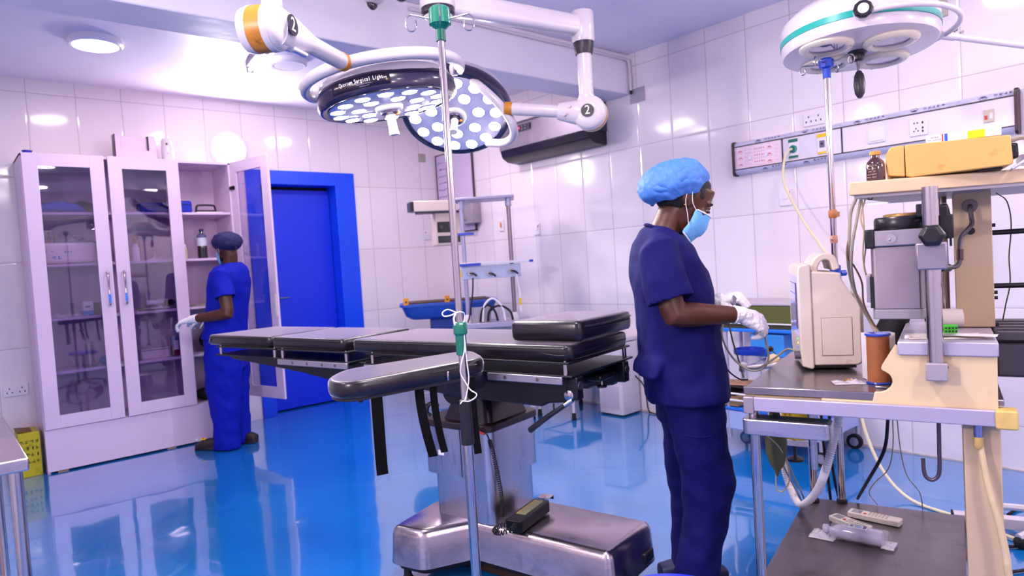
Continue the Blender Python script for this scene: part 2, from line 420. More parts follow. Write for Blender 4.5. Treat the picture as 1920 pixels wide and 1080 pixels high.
# ---------------------------------------------------------------- lights fixed to the ceiling and wall
M_rim = mat('lamp_rim_plastic', '#f0e8f0', .4)
def round_light(loc, axis, name, label, r=.15, lit=True, cat='ceiling light', group=None):
    e = empty(name, loc, label=label, cat=cat, group=group)
    MB().lathe([(0, 0), (r, 0), (r, .03), (r-.012, .042), (r-.028, .04), (r-.028, .032), (0, .032)], axis=axis, seg=48).build('lamp_rim', M_rim, e)
    v = Vector(axis)
    MB().lathe([(0, .033), (r-.03, .033), (r-.032, .040), (0, .044)], axis=axis, seg=48).build('diffuser', M_emit if lit else mat('unlit_diffuser', '#efe6f2', .3), e, label='glowing white diffuser' if lit else None)
    return e
labs = ['lit round ceiling light on the ceiling above the white cabinets', 'added unseen ceiling light above the front of the anaesthesia trolley', 'added unseen ceiling light in the right part of the room', 'added unseen ceiling light over the left side of the room', 'added unseen ceiling light behind the camera on the left', 'added unseen ceiling light behind the camera on the right', 'added fill light on the ceiling hidden behind the surgical lamp heads']
for (x, y), l in zip(ROUND, labs): round_light((x, y, CEIL), (0, 0, -1), 'round_ceiling_light', l, r=.155)  # fixtures after the first belong to the added fill lights
round_light((2.05, 4.66, CEIL), (0, 0, -1), 'round_ceiling_light', 'unlit round ceiling light behind the arm of the big surgical lamp', r=.13, lit=False)
round_light((2.02, YA, 2.366), (0, -1, 0), 'round_wall_light', 'bright round wall light above the open cabinet door', r=.155, cat='wall light')
for (p_, n_, e_), l_ in zip(WALL_FILL, ('added unseen wall light on the wall behind the camera, left of centre', 'added unseen wall light on the wall behind the camera, right of centre', 'added unseen wall light on the left wall outside the picture', 'added unseen wall light on the right wall beyond the trolley')):
    round_light(p_, n_, 'round_wall_light', l_, r=.155, cat='wall light')  # fixtures for the added wall lights, out of view
# short fluorescent batten
e = empty('tube_light', (1.79, 4.56, CEIL), label='short fluorescent tube light on the ceiling beside the unlit round light', cat='ceiling light')
e.rotation_euler = (0, 0, R(-8))
MB().b2(-.025, .025, -.25, .25, -.045, 0).build('batten', mat('batten_grey', '#9a90a6', .4), e, bevel=.004)
MB().cyl((0, -.235, -.066), (0, .235, -.066), .013).build('tube', mat('tube_glow', '#ffffff', .4, emit='#fff6ff', estr=14), e, label='glowing white tube')
mb = MB()
for s in (-1, 1): MB().b2(-.02, .02, s*.235-.016, s*.235+.016, -.085, -.045).build('tube_holder', mat('grey_holder', '#4a4256', .4), e)
lamp('tube_light_glow', 'AREA', (1.79, 4.56, CEIL-.1), 9, LW, .05, .45, aim=(1.79, 4.56, 0))

# ceiling cameras
def dome(loc, label, s=1):
    e = empty('dome_camera', loc, label=label, cat='security camera')
    MB().lathe([(0, 0), (.062*s, 0), (.064*s, -.03*s), (.058*s, -.055*s), (.05*s, -.06*s), (0, -.06*s)], seg=32).build('housing', M_enamel, e)
    MB().lathe([(.047*s, -.058*s), (.045*s, -.075*s), (.033*s, -.095*s), (.017*s, -.106*s), (0, -.109*s)], seg=32).build('dome', mat('smoked_dome', '#160e1e', .06, coat=1), e)
    MB().lathe([(0, -.1085*s), (.014*s, -.1075*s), (.018*s, -.104*s)], seg=20).build('lens', mat('lens_glass', '#08060c', .03, coat=1), e)
    return e
p = on(692, 10, z=CEIL-.06); dome((p.x, p.y, CEIL), 'white dome camera with dark lens hanging left of the pole mount', 1.0)
p = on(752, -14, z=CEIL-.06); dome((p.x, p.y, CEIL), 'second ceiling dome camera, its underside cut by the top edge', 1.0)

# white conduit running down the beam to the wall corner
e = MB().tube([(2.2, 3.285, 2.745), (3.2, 3.285, 2.745), (4.10, 3.285, 2.745), (4.155, 3.28, 2.735), (4.168, 3.275, 2.70), (4.168, 3.272, 2.6), (4.168, 3.27, 2.50)], .011, n=5).build('conduit_pipe', M_enamel)
tag(e, 'white conduit pipe along the beam bending down at the wall', 'pipe')
mb = MB().cyl((4.168, 3.27, 2.505), (4.168, 3.27, 2.478), .013, .008); o = mb.build('pipe_end', M_rubber, e)
e = MB().b2(XB-.008, XB, 3.16, 3.30, 2.41, 2.52).build('junction_plate', mat('clear_plate', '#c9c2d4', .15, alpha=.6), bevel=.002); tag(e, 'translucent junction plate on the tiles under the pipe end', 'cover plate')
e = MB().b2(XB-.012, XB, 1.155, 1.235, 2.415, 2.53).build('blank_plate', mat('grey_green_plate', '#aba79c', .4), bevel=.002); tag(e, 'grey blank plate on the wall above the round exam lamp', 'cover plate')
for z_ in (2.515, 2.43): MB().cyl((XB-.014, 1.195, z_), (XB-.01, 1.195, z_), .004).build('screw', M_black, e)
e = MB().b2(3.965, 4.05, YA-.012, YA, 2.36, 2.445).build('blank_plate', mat('grey_green_plate', '#aba79c', .4), bevel=.002); tag(e, 'small square grey plate high on the back wall by the corner', 'cover plate')

# switches and sockets
M_sw = mat('switch_plastic', '#e6dfe8', .3, coat=.2)
M_red = mat('red_mark', '#c23428', .4)
def switch_b(y0, y1, z0, z1, label, extra='rocker', x=XB, cat='light switch', name='wall_switch', mark=True):
    e = MB().b2(x-.012, x, y0, y1, z0, z1).build(name, M_sw, bevel=.003); tag(e, label, cat)
    yc, zc = (y0+y1)/2, (z0+z1)/2; wy, wz = abs(y1-y0), abs(z1-z0)
    if extra == 'rocker': MB().b2(x-.017, x-.011, yc-wy*.16, yc+wy*.16, zc-wz*.1, zc+wz*.22).build('rocker', M_sw, e, bevel=.002)
    if mark: MB().b2(x-.0135, x-.0118, yc-wy*.36, yc-wy*.2, zc+wz*.2, zc+wz*.36).build('red_mark', M_red, e)
    return e
switch_b(2.05, 2.135, 1.50, 1.605, 'white switched outlet below the medical rail')
switch_b(4.40, 4.48, 1.48, 1.58, 'white wall switch on the tiles under the air conditioner')
e = MB().b2(3.963, 4.047, YA-.012, YA, 1.54, 1.634).build('wall_switch', M_sw, bevel=.003); tag(e, 'white wall switch on the back wall beside the corner', 'light switch')
MB().b2(3.98, 3.992, YA-.0135, YA-.0118, 1.61, 1.622).build('red_mark', M_red, e); MB().b2(3.985, 4.03, YA-.016, YA-.011, 1.56, 1.605).build('rocker', M_sw, e, bevel=.002)
e = MB().b2(XB-.014, XB, 4.895, 4.965, 1.55, 1.66).build('call_switch', M_sw, bevel=.003); tag(e, 'small white switch with orange key between the frame posts', 'light switch')
MB().b2(XB-.02, XB-.013, 4.92, 4.94, 1.585, 1.635).build('key', mat('orange_key', '#e0702a', .4), e, bevel=.002)
def socket_pins(e, wall, a, z, s=.006):
    mb = MB()
    for da, dz in ((0, .022), (-.015, -.006), (.015, -.006)):
        if wall == 'x': mb.b2(XB-.0145, XB-.012, a+da-.003, a+da+.003, z+dz-.006, z+dz+.006)
        else: mb.b2(a+da-.003, a+da+.003, YA-.0145, YA-.012, z+dz-.006, z+dz+.006)
    mb.build('socket_holes', M_black, e)
e = MB().b2(.335, .482, YA-.013, YA, .515, .60).build('double_socket', M_sw, bevel=.003); tag(e, 'white double wall socket left of the white cabinets', 'socket')
socket_pins(e, 'y', .372, .55); socket_pins(e, 'y', .445, .55)
MB().b2(.385, .40, YA-.017, YA-.012, .575, .592).b2(.417, .432, YA-.017, YA-.012, .575, .592).build('switch_key', M_sw, e)
e = MB().b2(XB-.013, XB, 1.825, 1.955, 1.975, 2.055).build('double_socket', M_sw, bevel=.003); tag(e, 'white double socket on the tiles just above the medical rail', 'socket')
socket_pins(e, 'x', 1.86, 2.008); socket_pins(e, 'x', 1.92, 2.008)
MB().b2(XB-.017, XB-.012, 1.872, 1.884, 2.03, 2.046).b2(XB-.017, XB-.012, 1.896, 1.908, 2.03, 2.046).build('switch_key', M_sw, e)

# whiteboard in the corner
wbx = XB-.022
e = MB().b2(wbx, XB-.002, 5.32, 5.925, 1.60, 2.42).build('whiteboard', mat('whiteboard_face', '#d2bfdf', .25), bevel=.002); tag(e, 'whiteboard with handwritten list in the room corner', 'whiteboard')
mb = MB()
for y0_, y1_, z0_, z1_ in ((5.31, 5.32, 1.59, 2.43), (5.925, 5.935, 1.59, 2.43), (5.31, 5.935, 1.59, 1.60), (5.31, 5.935, 2.42, 2.43)): mb.b2(wbx-.004, XB-.001, y0_, y1_, z0_, z1_)
mb.build('frame', mat('board_frame', '#5a4d58', .4, .5), e)
random.seed(8); M_ink = mat('board_ink', '#8f7fae', .6)
for i in range(10):
    L_ = (.10, .17, .22, .25, .23, .26, .22, .24, .27, .2)[i]; z0 = 2.34-i*.072; y = 5.905; pts = []
    while y > 5.905-L_:
        pts.append((wbx-.0015, y, z0+random.uniform(-.010, .012)+(5.905-y)*.03)); y -= random.uniform(.005, .012)
    MB().tube(pts, .0024, seg=5, n=3).build('handwriting', M_ink, e)

# wall air conditioner, black flap under a brushed silver panel
ac = empty('air_conditioner', (XB, 4.09, 2.15), label='wall air conditioner with silver panel and black underside below the beam', cat='air conditioner')
L2 = .54
prof_face = [(-.20, .34), (-.235, .30), (-.245, .13), (-.235, .10), (0, .10), (0, .34)]
def ext(poly, y0, y1, name, m, **k):
    mb = MB(); a = mb.ring([(x, y0, z) for x, z in poly]); c = mb.ring([(x, y1, z) for x, z in poly]); mb.skin(a, c); mb.face(a[::-1]); mb.face(c)
    return mb.build(name, m, ac, **k)
ext([(0, .10), (0, .335), (-.17, .335), (-.215, .30), (-.225, .10)], -L2, L2, 'body', mat('ac_shell', '#3c3442', .35), bevel=.004)
ext([(-.225, .10), (-.215, .30), (-.222, .302), (-.234, .098)], -L2+.004, L2-.004, 'front_panel', mat('ac_silver', '#746a7a', .35, .6, var=.15, vscale=8), bevel=.002)
ext([(-.232, .098), (-.21, .035), (-.15, .0), (-.02, -.012), (0, 0), (0, .10)], -L2+.008, L2-.008, 'air_flap', mat('ac_black', '#1b1224', .3), bevel=.006)
q = MB().box((-.232, .25, .255), (.006, .26, .055)); q.build('display', mat('ac_display', '#2a2433', .2), ac)
MB().box((-.236, .30, .258), (.004, .10, .018)).build('display_digits', mat('red_digits', '#e03050', .4, emit='#ff3048', estr=1.2), ac)
mb = MB()
for i in range(4): MB().cyl((-.237, .22-(i % 2)*.04, .268-(i//2)*.026), (-.233, .22-(i % 2)*.04, .268-(i//2)*.026), .007, seg=10).build('button', mat('grey_button', '#6f6678', .4), ac)

# medical rail (bed head unit)
ML_ = (.857, 2.427); RX = XB-.055
rail = empty('medical_rail', (XB, 1.64, 1.845), label='long horizontal medical gas and socket panel on the right wall', cat='wall panel')
def RL(y, z): return (y-1.64, z-1.845)
M_rail = mat('rail_face', '#ded5e2', .3, .1); M_brown = mat('rail_brown', '#3a1f26', .4); M_film = mat('rail_film', '#c7c4dc', .25, coat=.4, var=.04)
def rb(y0, y1, z0, z1, name, m, x0=0, x1=-.05, **k):
    return MB().b2(x1, x0, y0-1.64, y1-1.64, z0-1.845, z1-1.845).build(name, m, rail, **k)
rb(.87, 2.415, 1.77, 1.925, 'panel_body', M_rail, bevel=.002)
mb = MB()
for sgn, zc in ((1, 1.925), (-1, 1.77)):
    P = [(0, 0), (-.052, 0), (-.046, .018*sgn), (-.03, .03*sgn), (0, .032*sgn)]
    a = mb.ring([(x, .87-1.64, zc-1.845+z) for x, z in P]); c = mb.ring([(x, 2.415-1.64, zc-1.845+z) for x, z in P]); mb.skin(a, c); mb.face(a[::-1]); mb.face(c)
mb.build('curved_edge', M_film, rail)
for y_ in (2.42, .862):
    MB().prism(rrect(-.062, .002, -.115, .115, .02), .014, Matrix.Translation((0, y_-1.64+.007, 0)) @ Euler((R(90), 0, 0)).to_matrix().to_4x4()).build('end_cap', M_brown, rail)
mb = MB()
for z_ in (1.923, 1.772): mb.b2(-.0535, -.049, .87-1.64, 2.415-1.64, z_-1.845-.003, z_-1.845+.003)
for y_ in (2.078, 1.71): mb.b2(-.0535, -.049, y_-1.64-.004, y_-1.64+.004, -.072, .077)
mb.build('dark_seam', M_brown, rail)
# oxygen outlet (green), suction outlet (yellow), rocker, sockets, bell
M_green = mat('green_mark', '#0b6b52', .4); M_yel = mat('yellow_mark', '#e8c21a', .4)
o = rb(1.975, 2.035, 1.788, 1.908, 'gas_outlet', M_sw, x0=-.049, x1=-.056, bevel=.002)
MB().b2(-.0575, -.0555, 1.975-1.64, 2.035-1.64, .043, .063).b2(-.0575, -.0555, 1.975-1.64, 2.035-1.64, -.055, -.04).build('colour_band', M_green, o)
MB().lathe([(0, .056), (.024, .056), (.024, .064), (.012, .066), (.012, .075), (0, .075)], c=(0, 2.005-1.64, .0), axis=(-1, 0, 0), seg=24).build('valve', mat('valve_green', '#2c7a68', .3, .4), o)
o = rb(1.795, 1.855, 1.788, 1.908, 'gas_outlet', M_sw, x0=-.049, x1=-.056, bevel=.002)
MB().b2(-.0575, -.0555, 1.795-1.64, 1.855-1.64, .042, .063).b2(-.0575, -.0555, 1.795-1.64, 1.855-1.64, -.057, -.045).build('colour_band', M_yel, o)
MB().b2(-.059, -.0555, 1.81-1.64, 1.84-1.64, -.02, .022).build('valve_plate', mat('grey_button', '#6f6678', .4), o); MB().cyl((-.0555, .185, .002), (-.063, .185, .002), .006).build('valve', M_black, o)
o = rb(1.47, 1.565, 1.80, 1.885, 'rocker_switch', M_sw, x0=-.049, x1=-.058, bevel=.003); MB().b2(-.062, -.057, 1.48-1.64, 1.555-1.64, -.035, .03).build('rocker', M_sw, o, bevel=.002)
o = rb(1.255, 1.345, 1.80, 1.892, 'rail_socket', M_sw, x0=-.049, x1=-.057, bevel=.003)
mb = MB()
for da, dz in ((.02, .025), (.004, .025), (.012, -.005), (.022, -.018), (.002, -.018)): mb.b2(-.0585, -.0565, 1.30-1.64+da-.003, 1.30-1.64+da+.003, dz-.004, dz+.004)
for dz in (.024, -.004, -.022): mb.b2(-.0585, -.0565, 1.28-1.64-.005, 1.28-1.64+.003, dz-.006, dz+.006)
mb.build('socket_holes', M_black, o)
o = rb(.955, 1.0, 1.81, 1.875, 'call_button', mat('beige_plate', '#c9bba6', .4), x0=-.049, x1=-.056, bevel=.002); MB().b2(-.059, -.055, .983-1.64, .995-1.64, -.02, .0).build('red_button', M_red, o); MB().b2(-.059, -.055, .96-1.64, .973-1.64, -.02, .01).build('lever', M_sw, o)
# printed film: faint lettering, small crests and the red printed panel at the left end
M_ink2 = mat('dark_print', '#3b3560', .5); M_ink3 = mat('pale_print', '#8f8bb0', .5); M_pinkp = mat('red_print', '#c8283c', .5); M_pk = mat('pale_red_print', '#d89aa4', .5)
FM = face_m((-1, 0, 0))
def crest(y, z, x, m, nrm=(-1, 0, 0), flip=1, s=1, parent=None):
    mb = MB(); n_ = 14; w_, h_ = .019*s, .010*s
    arc = [(w_*.8*math.cos(PI*i/n_), -h_*.75*math.sin(PI*i/n_)) for i in range(n_+1)]
    mb.prism([(a, b*flip+.001*s*flip) for a, b in arc], .0004)
    for sg in (-1, 1):
        pts = [(sg*w_*(.35+.65*math.sin(t)), flip*h_*(1.5-1.35*t/1.5), .0002) for t in (0, .4, .8, 1.2, 1.5)]
        mb.tube(pts, .0011*s, seg=5, n=3)
    mb.box((0, flip*h_*.8, .0002), (.002*s, h_*.8, .0004))
    mb.xf(Matrix.Translation((x, y-1.64, z-1.845)) @ face_m(nrm).to_4x4()); return mb.build('printed_crest', m, parent or rail, flat=True)
tn, bn = (-1, 0, .45), (-1, 0, -.45)
tilt_t = face_m(tn); tilt_b = face_m(bn)
for y_, fl in ((2.24, -1), (1.93, 1), (1.62, -1), (1.32, 1), (1.00, -1)):
    crest(y_, 1.845+.095, -.0505, M_ink2, tn, fl, 1.0)
    smudge('@@@@@', .020, (-.0502, y_-.045-1.64, .097), tilt_t, M_ink2, rail, align='LEFT', sx=1.7)
    smudge('@@@@@@@@@@@', .008, (-.0518, y_-.045-1.64, .086), tilt_t, M_ink3, rail, align='LEFT', sx=1.6)
    smudge('@@@@@@@@@', .008, (-.0504, y_-.155-1.64, .097), tilt_t, M_ink3, rail, align='LEFT', sx=1.6)
    smudge('@@@@@@@@@@@@@@', .007, (-.0518, y_-.155-1.64, .086), tilt_t, M_ink3, rail, align='LEFT', sx=1.6)
for y_, fl in ((2.20, -1), (1.93, -1)):
    crest(y_, 1.845-.092, -.0508, M_ink2, bn, fl, 1.0)
    smudge('@@@@@', .020, (-.0515, y_-.045-1.64, -.086), tilt_b, M_ink2, rail, align='LEFT', sx=1.7)
    smudge('@@@@@@@@@@@', .008, (-.0500, y_-.045-1.64, -.098), tilt_b, M_ink3, rail, align='LEFT', sx=1.6)
pf = MB().b2(-.0512, -.0498, 2.09-1.64, 2.405-1.64, -.068, .072).build('printed_panel', mat('pink_film', '#ecd3de', .35), rail)
for y_ in (2.37, 2.165):
    for k in range(3): crest(y_, 1.845+.042-k*.044, -.0513, M_pinkp, (-1, 0, 0), -1, .85, pf)
for j in range(3):
    smudge('@@@@@', .016, (-.0513, 2.235-1.64, .046-j*.042), FM, M_pinkp, pf, sx=1.6)
    smudge('@@@@@@@@@@', .010, (-.0513, 2.235-1.64, .026-j*.042), FM, M_pk, pf, sx=1.3)
for j in range(5):
    smudge('@@@@@@@@', .010, (-.0513, 2.315-1.64, .05-j*.024), FM, M_pk, pf); smudge('@@@@@', .009, (-.0513, 2.118-1.64, .05-j*.024), FM, M_pk, pf)
for y_ in (2.30, 2.19): MB().cyl((-.0513, y_-1.64, -.005), (-.0505-.006, y_-1.64, -.005), .014, seg=6).build('hex_blank', M_sw, pf)
# oxygen hose from the green outlet
pts = [(XB-.075, 2.005, 1.845), (XB-.10, 2.02, 1.83), (XB-.13, 2.03, 1.77), (XB-.20, 2.0, 1.62)]
q = on(1548, 470, x=3.9); pts += [(3.93, 1.86, 1.38), (3.86, q.y+.02, 1.25), (3.75, 1.62, 1.10), (3.6, 1.5, .7), (3.5, 1.38, .25), (3.42, 1.2, .03), (3.3, .9, .012), (3.1, .5, .012), (2.9, .2, .012)]
e = MB().tube(pts, .0075, seg=8, n=7).build('oxygen_hose', mat('cream_hose', '#ded2ae', .45)); tag(e, 'cream oxygen hose hanging from the green rail outlet', 'hose')

# ================================================================== GLASS FRONTED CABINET
CY = 5.54
cab = empty('display_cabinet', (.513, CY, 0), label='tall white three-bay cabinet with glass doors against the back wall', cat='cabinet')
W, D_, H_ = 1.372, .40, 2.185
mb = MB()
mb.b2(0, .018, 0, D_, 0, H_); mb.b2(W-.018, W, 0, D_, 0, H_); mb.b2(0, W, 0, D_, H_-.018, H_)
mb.b2(.972, .988, .03, D_, .30, H_)
mb.b2(.018, W-.018, D_-.012, D_, .30, H_-.018)
mb.build('carcass', M_white, cab, bevel=.0015)
for z_ in (.30, .685, 1.055, 1.43, 1.79):
    MB().b2(.018, .972, .02, D_-.012, z_-.018, z_).build('shelf', M_white, cab, bevel=.001)
    MB().b2(.988, W-.018, .02, D_-.012, z_-.018, z_).build('shelf', M_white, cab, bevel=.001)
MB().b2(.0, .80, -.012, .006, .012, .298).build('plinth_panel', M_white, cab, bevel=.0015)
MB().b2(.80, W, -.012, .006, .012, .298).build('plinth_panel', M_white, cab, bevel=.0015)
mb = MB()
for x_ in (.06, .75, 1.3): mb.b2(x_, x_+.06, .0, .05, 0, .014)
mb.build('packing_block', mat('raw_wood', '#b08a50', .7), cab)
def cab_door(w, hinge_x, ang, sgn, handle, name='glass_door', zz=(.303, 2.187)):
    "door in its own frame: hinge at origin, extends sgn*x"
    e = empty(name, (hinge_x, -.001, 0), rz=ang); e.parent = cab
    z0, z1 = zz; x0, x1 = (0, w) if sgn > 0 else (-w, 0); f = .088
    mb = MB(); t0, t1 = -.019, 0
    mb.b2(x0, x0+f, t0, t1, z0, z1); mb.b2(x1-f, x1, t0, t1, z0, z1); mb.b2(x0+f, x1-f, t0, t1, z0, z0+f); mb.b2(x0+f, x1-f, t0, t1, z1-f, z1)
    fr_ = mb.build('door_frame', M_white, cab, bevel=.0012); fr_.matrix_local = Matrix.Translation((hinge_x, -.001, 0)) @ Matrix.Rotation(ang, 4, 'Z')
    g = MB().b2(x0+f-.004, x1-f+.004, -.012, -.008, z0+f-.004, z1-f+.004).build('pane', M_glass, fr_)
    if handle is not None:
        hx = handle; mb = MB().tube([(hx, -.019, 1.36), (hx, -.045, 1.355), (hx, -.05, 1.30), (hx, -.046, 1.24), (hx, -.05, 1.15), (hx, -.045, 1.125), (hx, -.019, 1.12)], lambda t: .0055+.002*abs(math.sin(t*PI*2)), seg=10)
        h = mb.build('handle', M_chrome, fr_)
        MB().tube([(hx, -.05, 1.20), (hx+.001, -.051, 1.17), (hx, -.05, 1.14)], .008, seg=8).build('handle_film', mat('blue_film', '#2c8cf0', .3), h, label='strip of blue protective film')
    bpy.data.objects.remove(e); return fr_
cab_door(.478, .008, R(-1.2), 1, .44)
cab_door(.472, .980, R(1.5), -1, -.43)
d3 = cab_door(.50, W-.006, R(103.5), -1, None)
mb = MB()
for z_ in (.50, 1.98): mb.b2(-.03, -.002, .0, .03, z_-.015, z_+.015)
# hinge cups on the inside of the open door
for z_ in (.48, 1.98):
    h = MB(); h.b2(-.055, .004, 0, .012, z_-.013, z_+.013); h.cyl((-.04, 0, z_), (-.04, .008, z_), .017); h.build('hinge', mat('dark_hinge', '#3a3030', .35, .8), d3)
# handle fixings on the open door's edge
h = MB(); h.b2(-.49, -.47, 0, .004, .95, 1.12); h.build('tape_strip', mat('masking_tape', '#e6dccb', .6), d3)
mb.b.free()

# ================================================================== OPERATING TABLE  (own frame: x towards the head end, y away)
OTZ = math.atan2(-.978, .207)
ot = empty('operating_table', (1.70, 2.10, 0), rz=OTZ, label='black padded operating table on a steel column in the middle of the room', cat='operating table')
def smooth_poly(P, r, n=4):
    out = []
    L = len(P)
    for i in range(L):
        p0, p1, p2 = Vector(P[i-1]), Vector(P[i]), Vector(P[(i+1) % L])
        a = (p0-p1); b = (p2-p1); rr = min(r, a.length*.45, b.length*.45)
        q0 = p1+a.normalized()*rr; q1 = p1+b.normalized()*rr
        for k in range(n+1):
            t = k/n; out.append(tuple(q0*(1-t)**2+p1*2*t*(1-t)+q1*t*t))
    return out
def poly_stack(polys, name, m, parent, **k):
    mb = MB(); rr = [mb.ring([(x, y, z) for x, y in P]) for P, z in polys]
    for a, b in zip(rr, rr[1:]): mb.skin(a, b)
    mb.face(rr[0][::-1]); mb.face(rr[-1]); return mb.build(name, m, parent, **k)
def offset(P, d):
    c = Vector((sum(p[0] for p in P)/len(P), sum(p[1] for p in P)/len(P))); out = []
    L = len(P)
    for i in range(L):
        a, b, e = Vector(P[i-1]), Vector(P[i]), Vector(P[(i+1) % L])
        n1 = Vector(((b-a).y, -(b-a).x)); n2 = Vector(((e-b).y, -(e-b).x))
        n1 = n1.normalized() if n1.length > 1e-7 else Vector((0, 0)); n2 = n2.normalized() if n2.length > 1e-7 else Vector((0, 0))
        n = (n1+n2); n = n.normalized() if n.length > 1e-6 else n1
        out.append(tuple(b+n*d))
    return out
BP = [(-.36, -.05), (-.315, -.33), (-.16, -.315), (-.05, -.135), (.56, -.135), (.56, .20), (-.05, .20), (-.16, .38), (-.315, .39)]
BP = BP[:1]+BP[1:]
bp = smooth_poly(BP, .03)
if sum((bp[i][0]*bp[(i+1) % len(bp)][1]-bp[(i+1) % len(bp)][0]*bp[i][1]) for i in range(len(bp))) < 0: bp = bp[::-1]
st = [(offset(bp, .014), .085), (offset(bp, .010), .12), (offset(bp, .004), .20), (offset(bp, -.002), .216), (offset(bp, -.010), .226), (offset(bp, -.024), .232)]
poly_stack(st, 'base_cover', M_steelh, ot, ang=50)
poly_stack([(offset(bp, -.02), .055), (offset(bp, -.004), .085)], 'base_skirt', M_rubber, ot)
for x, y in ((-.29, -.28), (-.29, .34), (.49, -.09), (.49, .16)):
    MB().lathe([(.02, 0), (.024, .008), (.016, .02), (.014, .055), (0, .055)], c=(x, y, 0)).build('foot', M_rubber, ot)
MB().b2(-.2, .45, -.09, .15, .012, .055).build('base_core', mat('rusty_plate', '#3b2318', .6, .3), ot)
MB().b2(.555, .578, .10, .17, .10, .14).build('brake_pedal', M_black, ot, bevel=.004)
def rbox(x0, x1, y0, y1, z0, z1, r, name, m, parent=ot, **k):
    return MB().prism(rrect(x0, x1, y0, y1, r), z1-z0, Matrix.Translation((0, 0, z0))).build(name, m, parent, **k)
M_colu = mat('column_steel', '#bdbcc8', .28, 1, var=.12, vscale=3, stretch=(4, 4, .6), bump=.05, bscale=20, dirt='#5d646e', dscale=5, dlo=.56, dhi=.8)
rbox(-.255, .052, -.13, .16, .228, .46, .03, 'lower_shroud', M_colu)
up = rbox(-.285, .070, -.15, .175, .405, .60, .035, 'upper_shroud', M_colu)
MB().b2(-.08, -.077, -.1515, -.1495, .41, .597).build('seam', M_black, up)
MB().b2(-.20, -.17, -.1515, -.1495, .485, .505).build('maker_plate', M_sw, up, label='small white plate on the column')
rbox(-.295, .080, -.16, .185, .60, .628, .04, 'column_cap', mat('oxide_cap', '#2a1920', .35), bevel=.004)
poly_stack([(rrect(-.2, .05, -.12, .15, .03), .628), (rrect(-.17, .03, -.10, .13, .03), .70), (rrect(-.15, .01, -.09, .12, .03), .755)], 'neck_cover', mat('neck_plastic', '#1a1020', .25), ot)
mb = MB().cyl((-.12, -.135, .745), (-.12, .15, .745), .05)
mb.build('tilt_joint', M_blackmetal, ot)
mb = MB().cyl((-.12, -.142, .745), (-.12, -.135, .745), .012); mb.build('joint_bolt', mat('pale_bolt', '#b9a8b8', .4), ot)
# small fittings on the column neck
mb = MB().tube([(-.2, -.13, .68), (-.23, -.15, .69), (-.25, -.15, .66), (-.24, -.14, .64)], .007, n=4).tube([(-.22, -.15, .70), (-.26, -.16, .68)], .005)
mb.build('cable_clip', M_black, ot)
# longitudinal frames under the deck
def frame_seg(prof, t0, t1, name, m=M_blackmetal, **k):
    mb = MB(); a = mb.ring([(s, t0, z) for s, z in prof]); c = mb.ring([(s, t1, z) for s, z in prof]); mb.skin(a, c); mb.face(a[::-1]); mb.face(c)
    return mb.build(name, m, ot, bevel=.006, **k)
frame_seg([(-.40, .856), (-.40, .80), (-.30, .765), (-.02, .743), (.36, .738), (.39, .752), (.47, .76), (.50, .80), (.505, .856)], -.20, -.16, 'side_beam')
frame_seg([(-.40, .856), (-.40, .80), (-.30, .765), (-.02, .743), (.36, .738), (.39, .752), (.47, .76), (.50, .80), (.505, .856)], .12, .16, 'side_beam')
MB().b2(-.30, .40, -.16, .12, .77, .85).build('centre_beam', M_blackmetal, ot, bevel=.004)
frame_seg([(-1.66, .856), (-1.64, .83), (-1.2, .80), (-1.02, .785), (-.85, .765), (-.62, .765), (-.58, .80), (-.56, .856)], -.19, -.15, 'leg_beam')
frame_seg([(-1.66, .856), (-1.64, .83), (-1.2, .80), (-1.02, .785), (-.85, .765), (-.62, .765), (-.58, .80), (-.56, .856)], .11, .15, 'leg_beam')
MB().b2(-.60, -.32, -.06, .02, .80, .845).build('hinge_link', M_blackmetal, ot, bevel=.004)
MB().b2(-.62, -.36, -.17, -.14, .842, .852).build('hinge_strut', M_chrome, ot)
# decks, plates, posts, pads per section
def pad(s0, s1, t0, t1, z0, z1, name='mattress_section', disp=.006, r=.02, **k):
    mb = MB(); n = 5
    P = rrect(s0, s1, t0, t1, .03, 4)
    if sum((P[i][0]*P[(i+1) % len(P)][1]-P[(i+1) % len(P)][0]*P[i][1]) for i in range(len(P))) < 0: P = P[::-1]
    prof = [(-.015, 0), (-.004, .001), (0, .007), (.002, (z1-z0)*.5), (.0005, z1-z0-.007), (-.003, z1-z0-.002), (-.009, z1-z0), (-.022, z1-z0+.0005)]
    rr = [mb.ring([(x, y, z0+h) for x, y in offset(P, d)]) for d, h in prof]
    for a, b in zip(rr, rr[1:]): mb.skin(a, b)
    mb.face(rr[0][::-1])
    # grid top
    mb.face(rr[-1])
    o = mb.build(name, M_vinyl, ot, ang=70, **k)
    return o
M_seam = mat('vinyl_seam', '#0b080e', .5)
def zipper(o, pts, m=M_seam, r=.0022): MB().tube(pts, r, seg=6, n=5).build('zip_seam', m, o)
secs = [(-1.80, -1.225, -1.69, -1.16), (-1.212, -.665, -1.14, -.625), (-.61, .505, -.50, .508)]
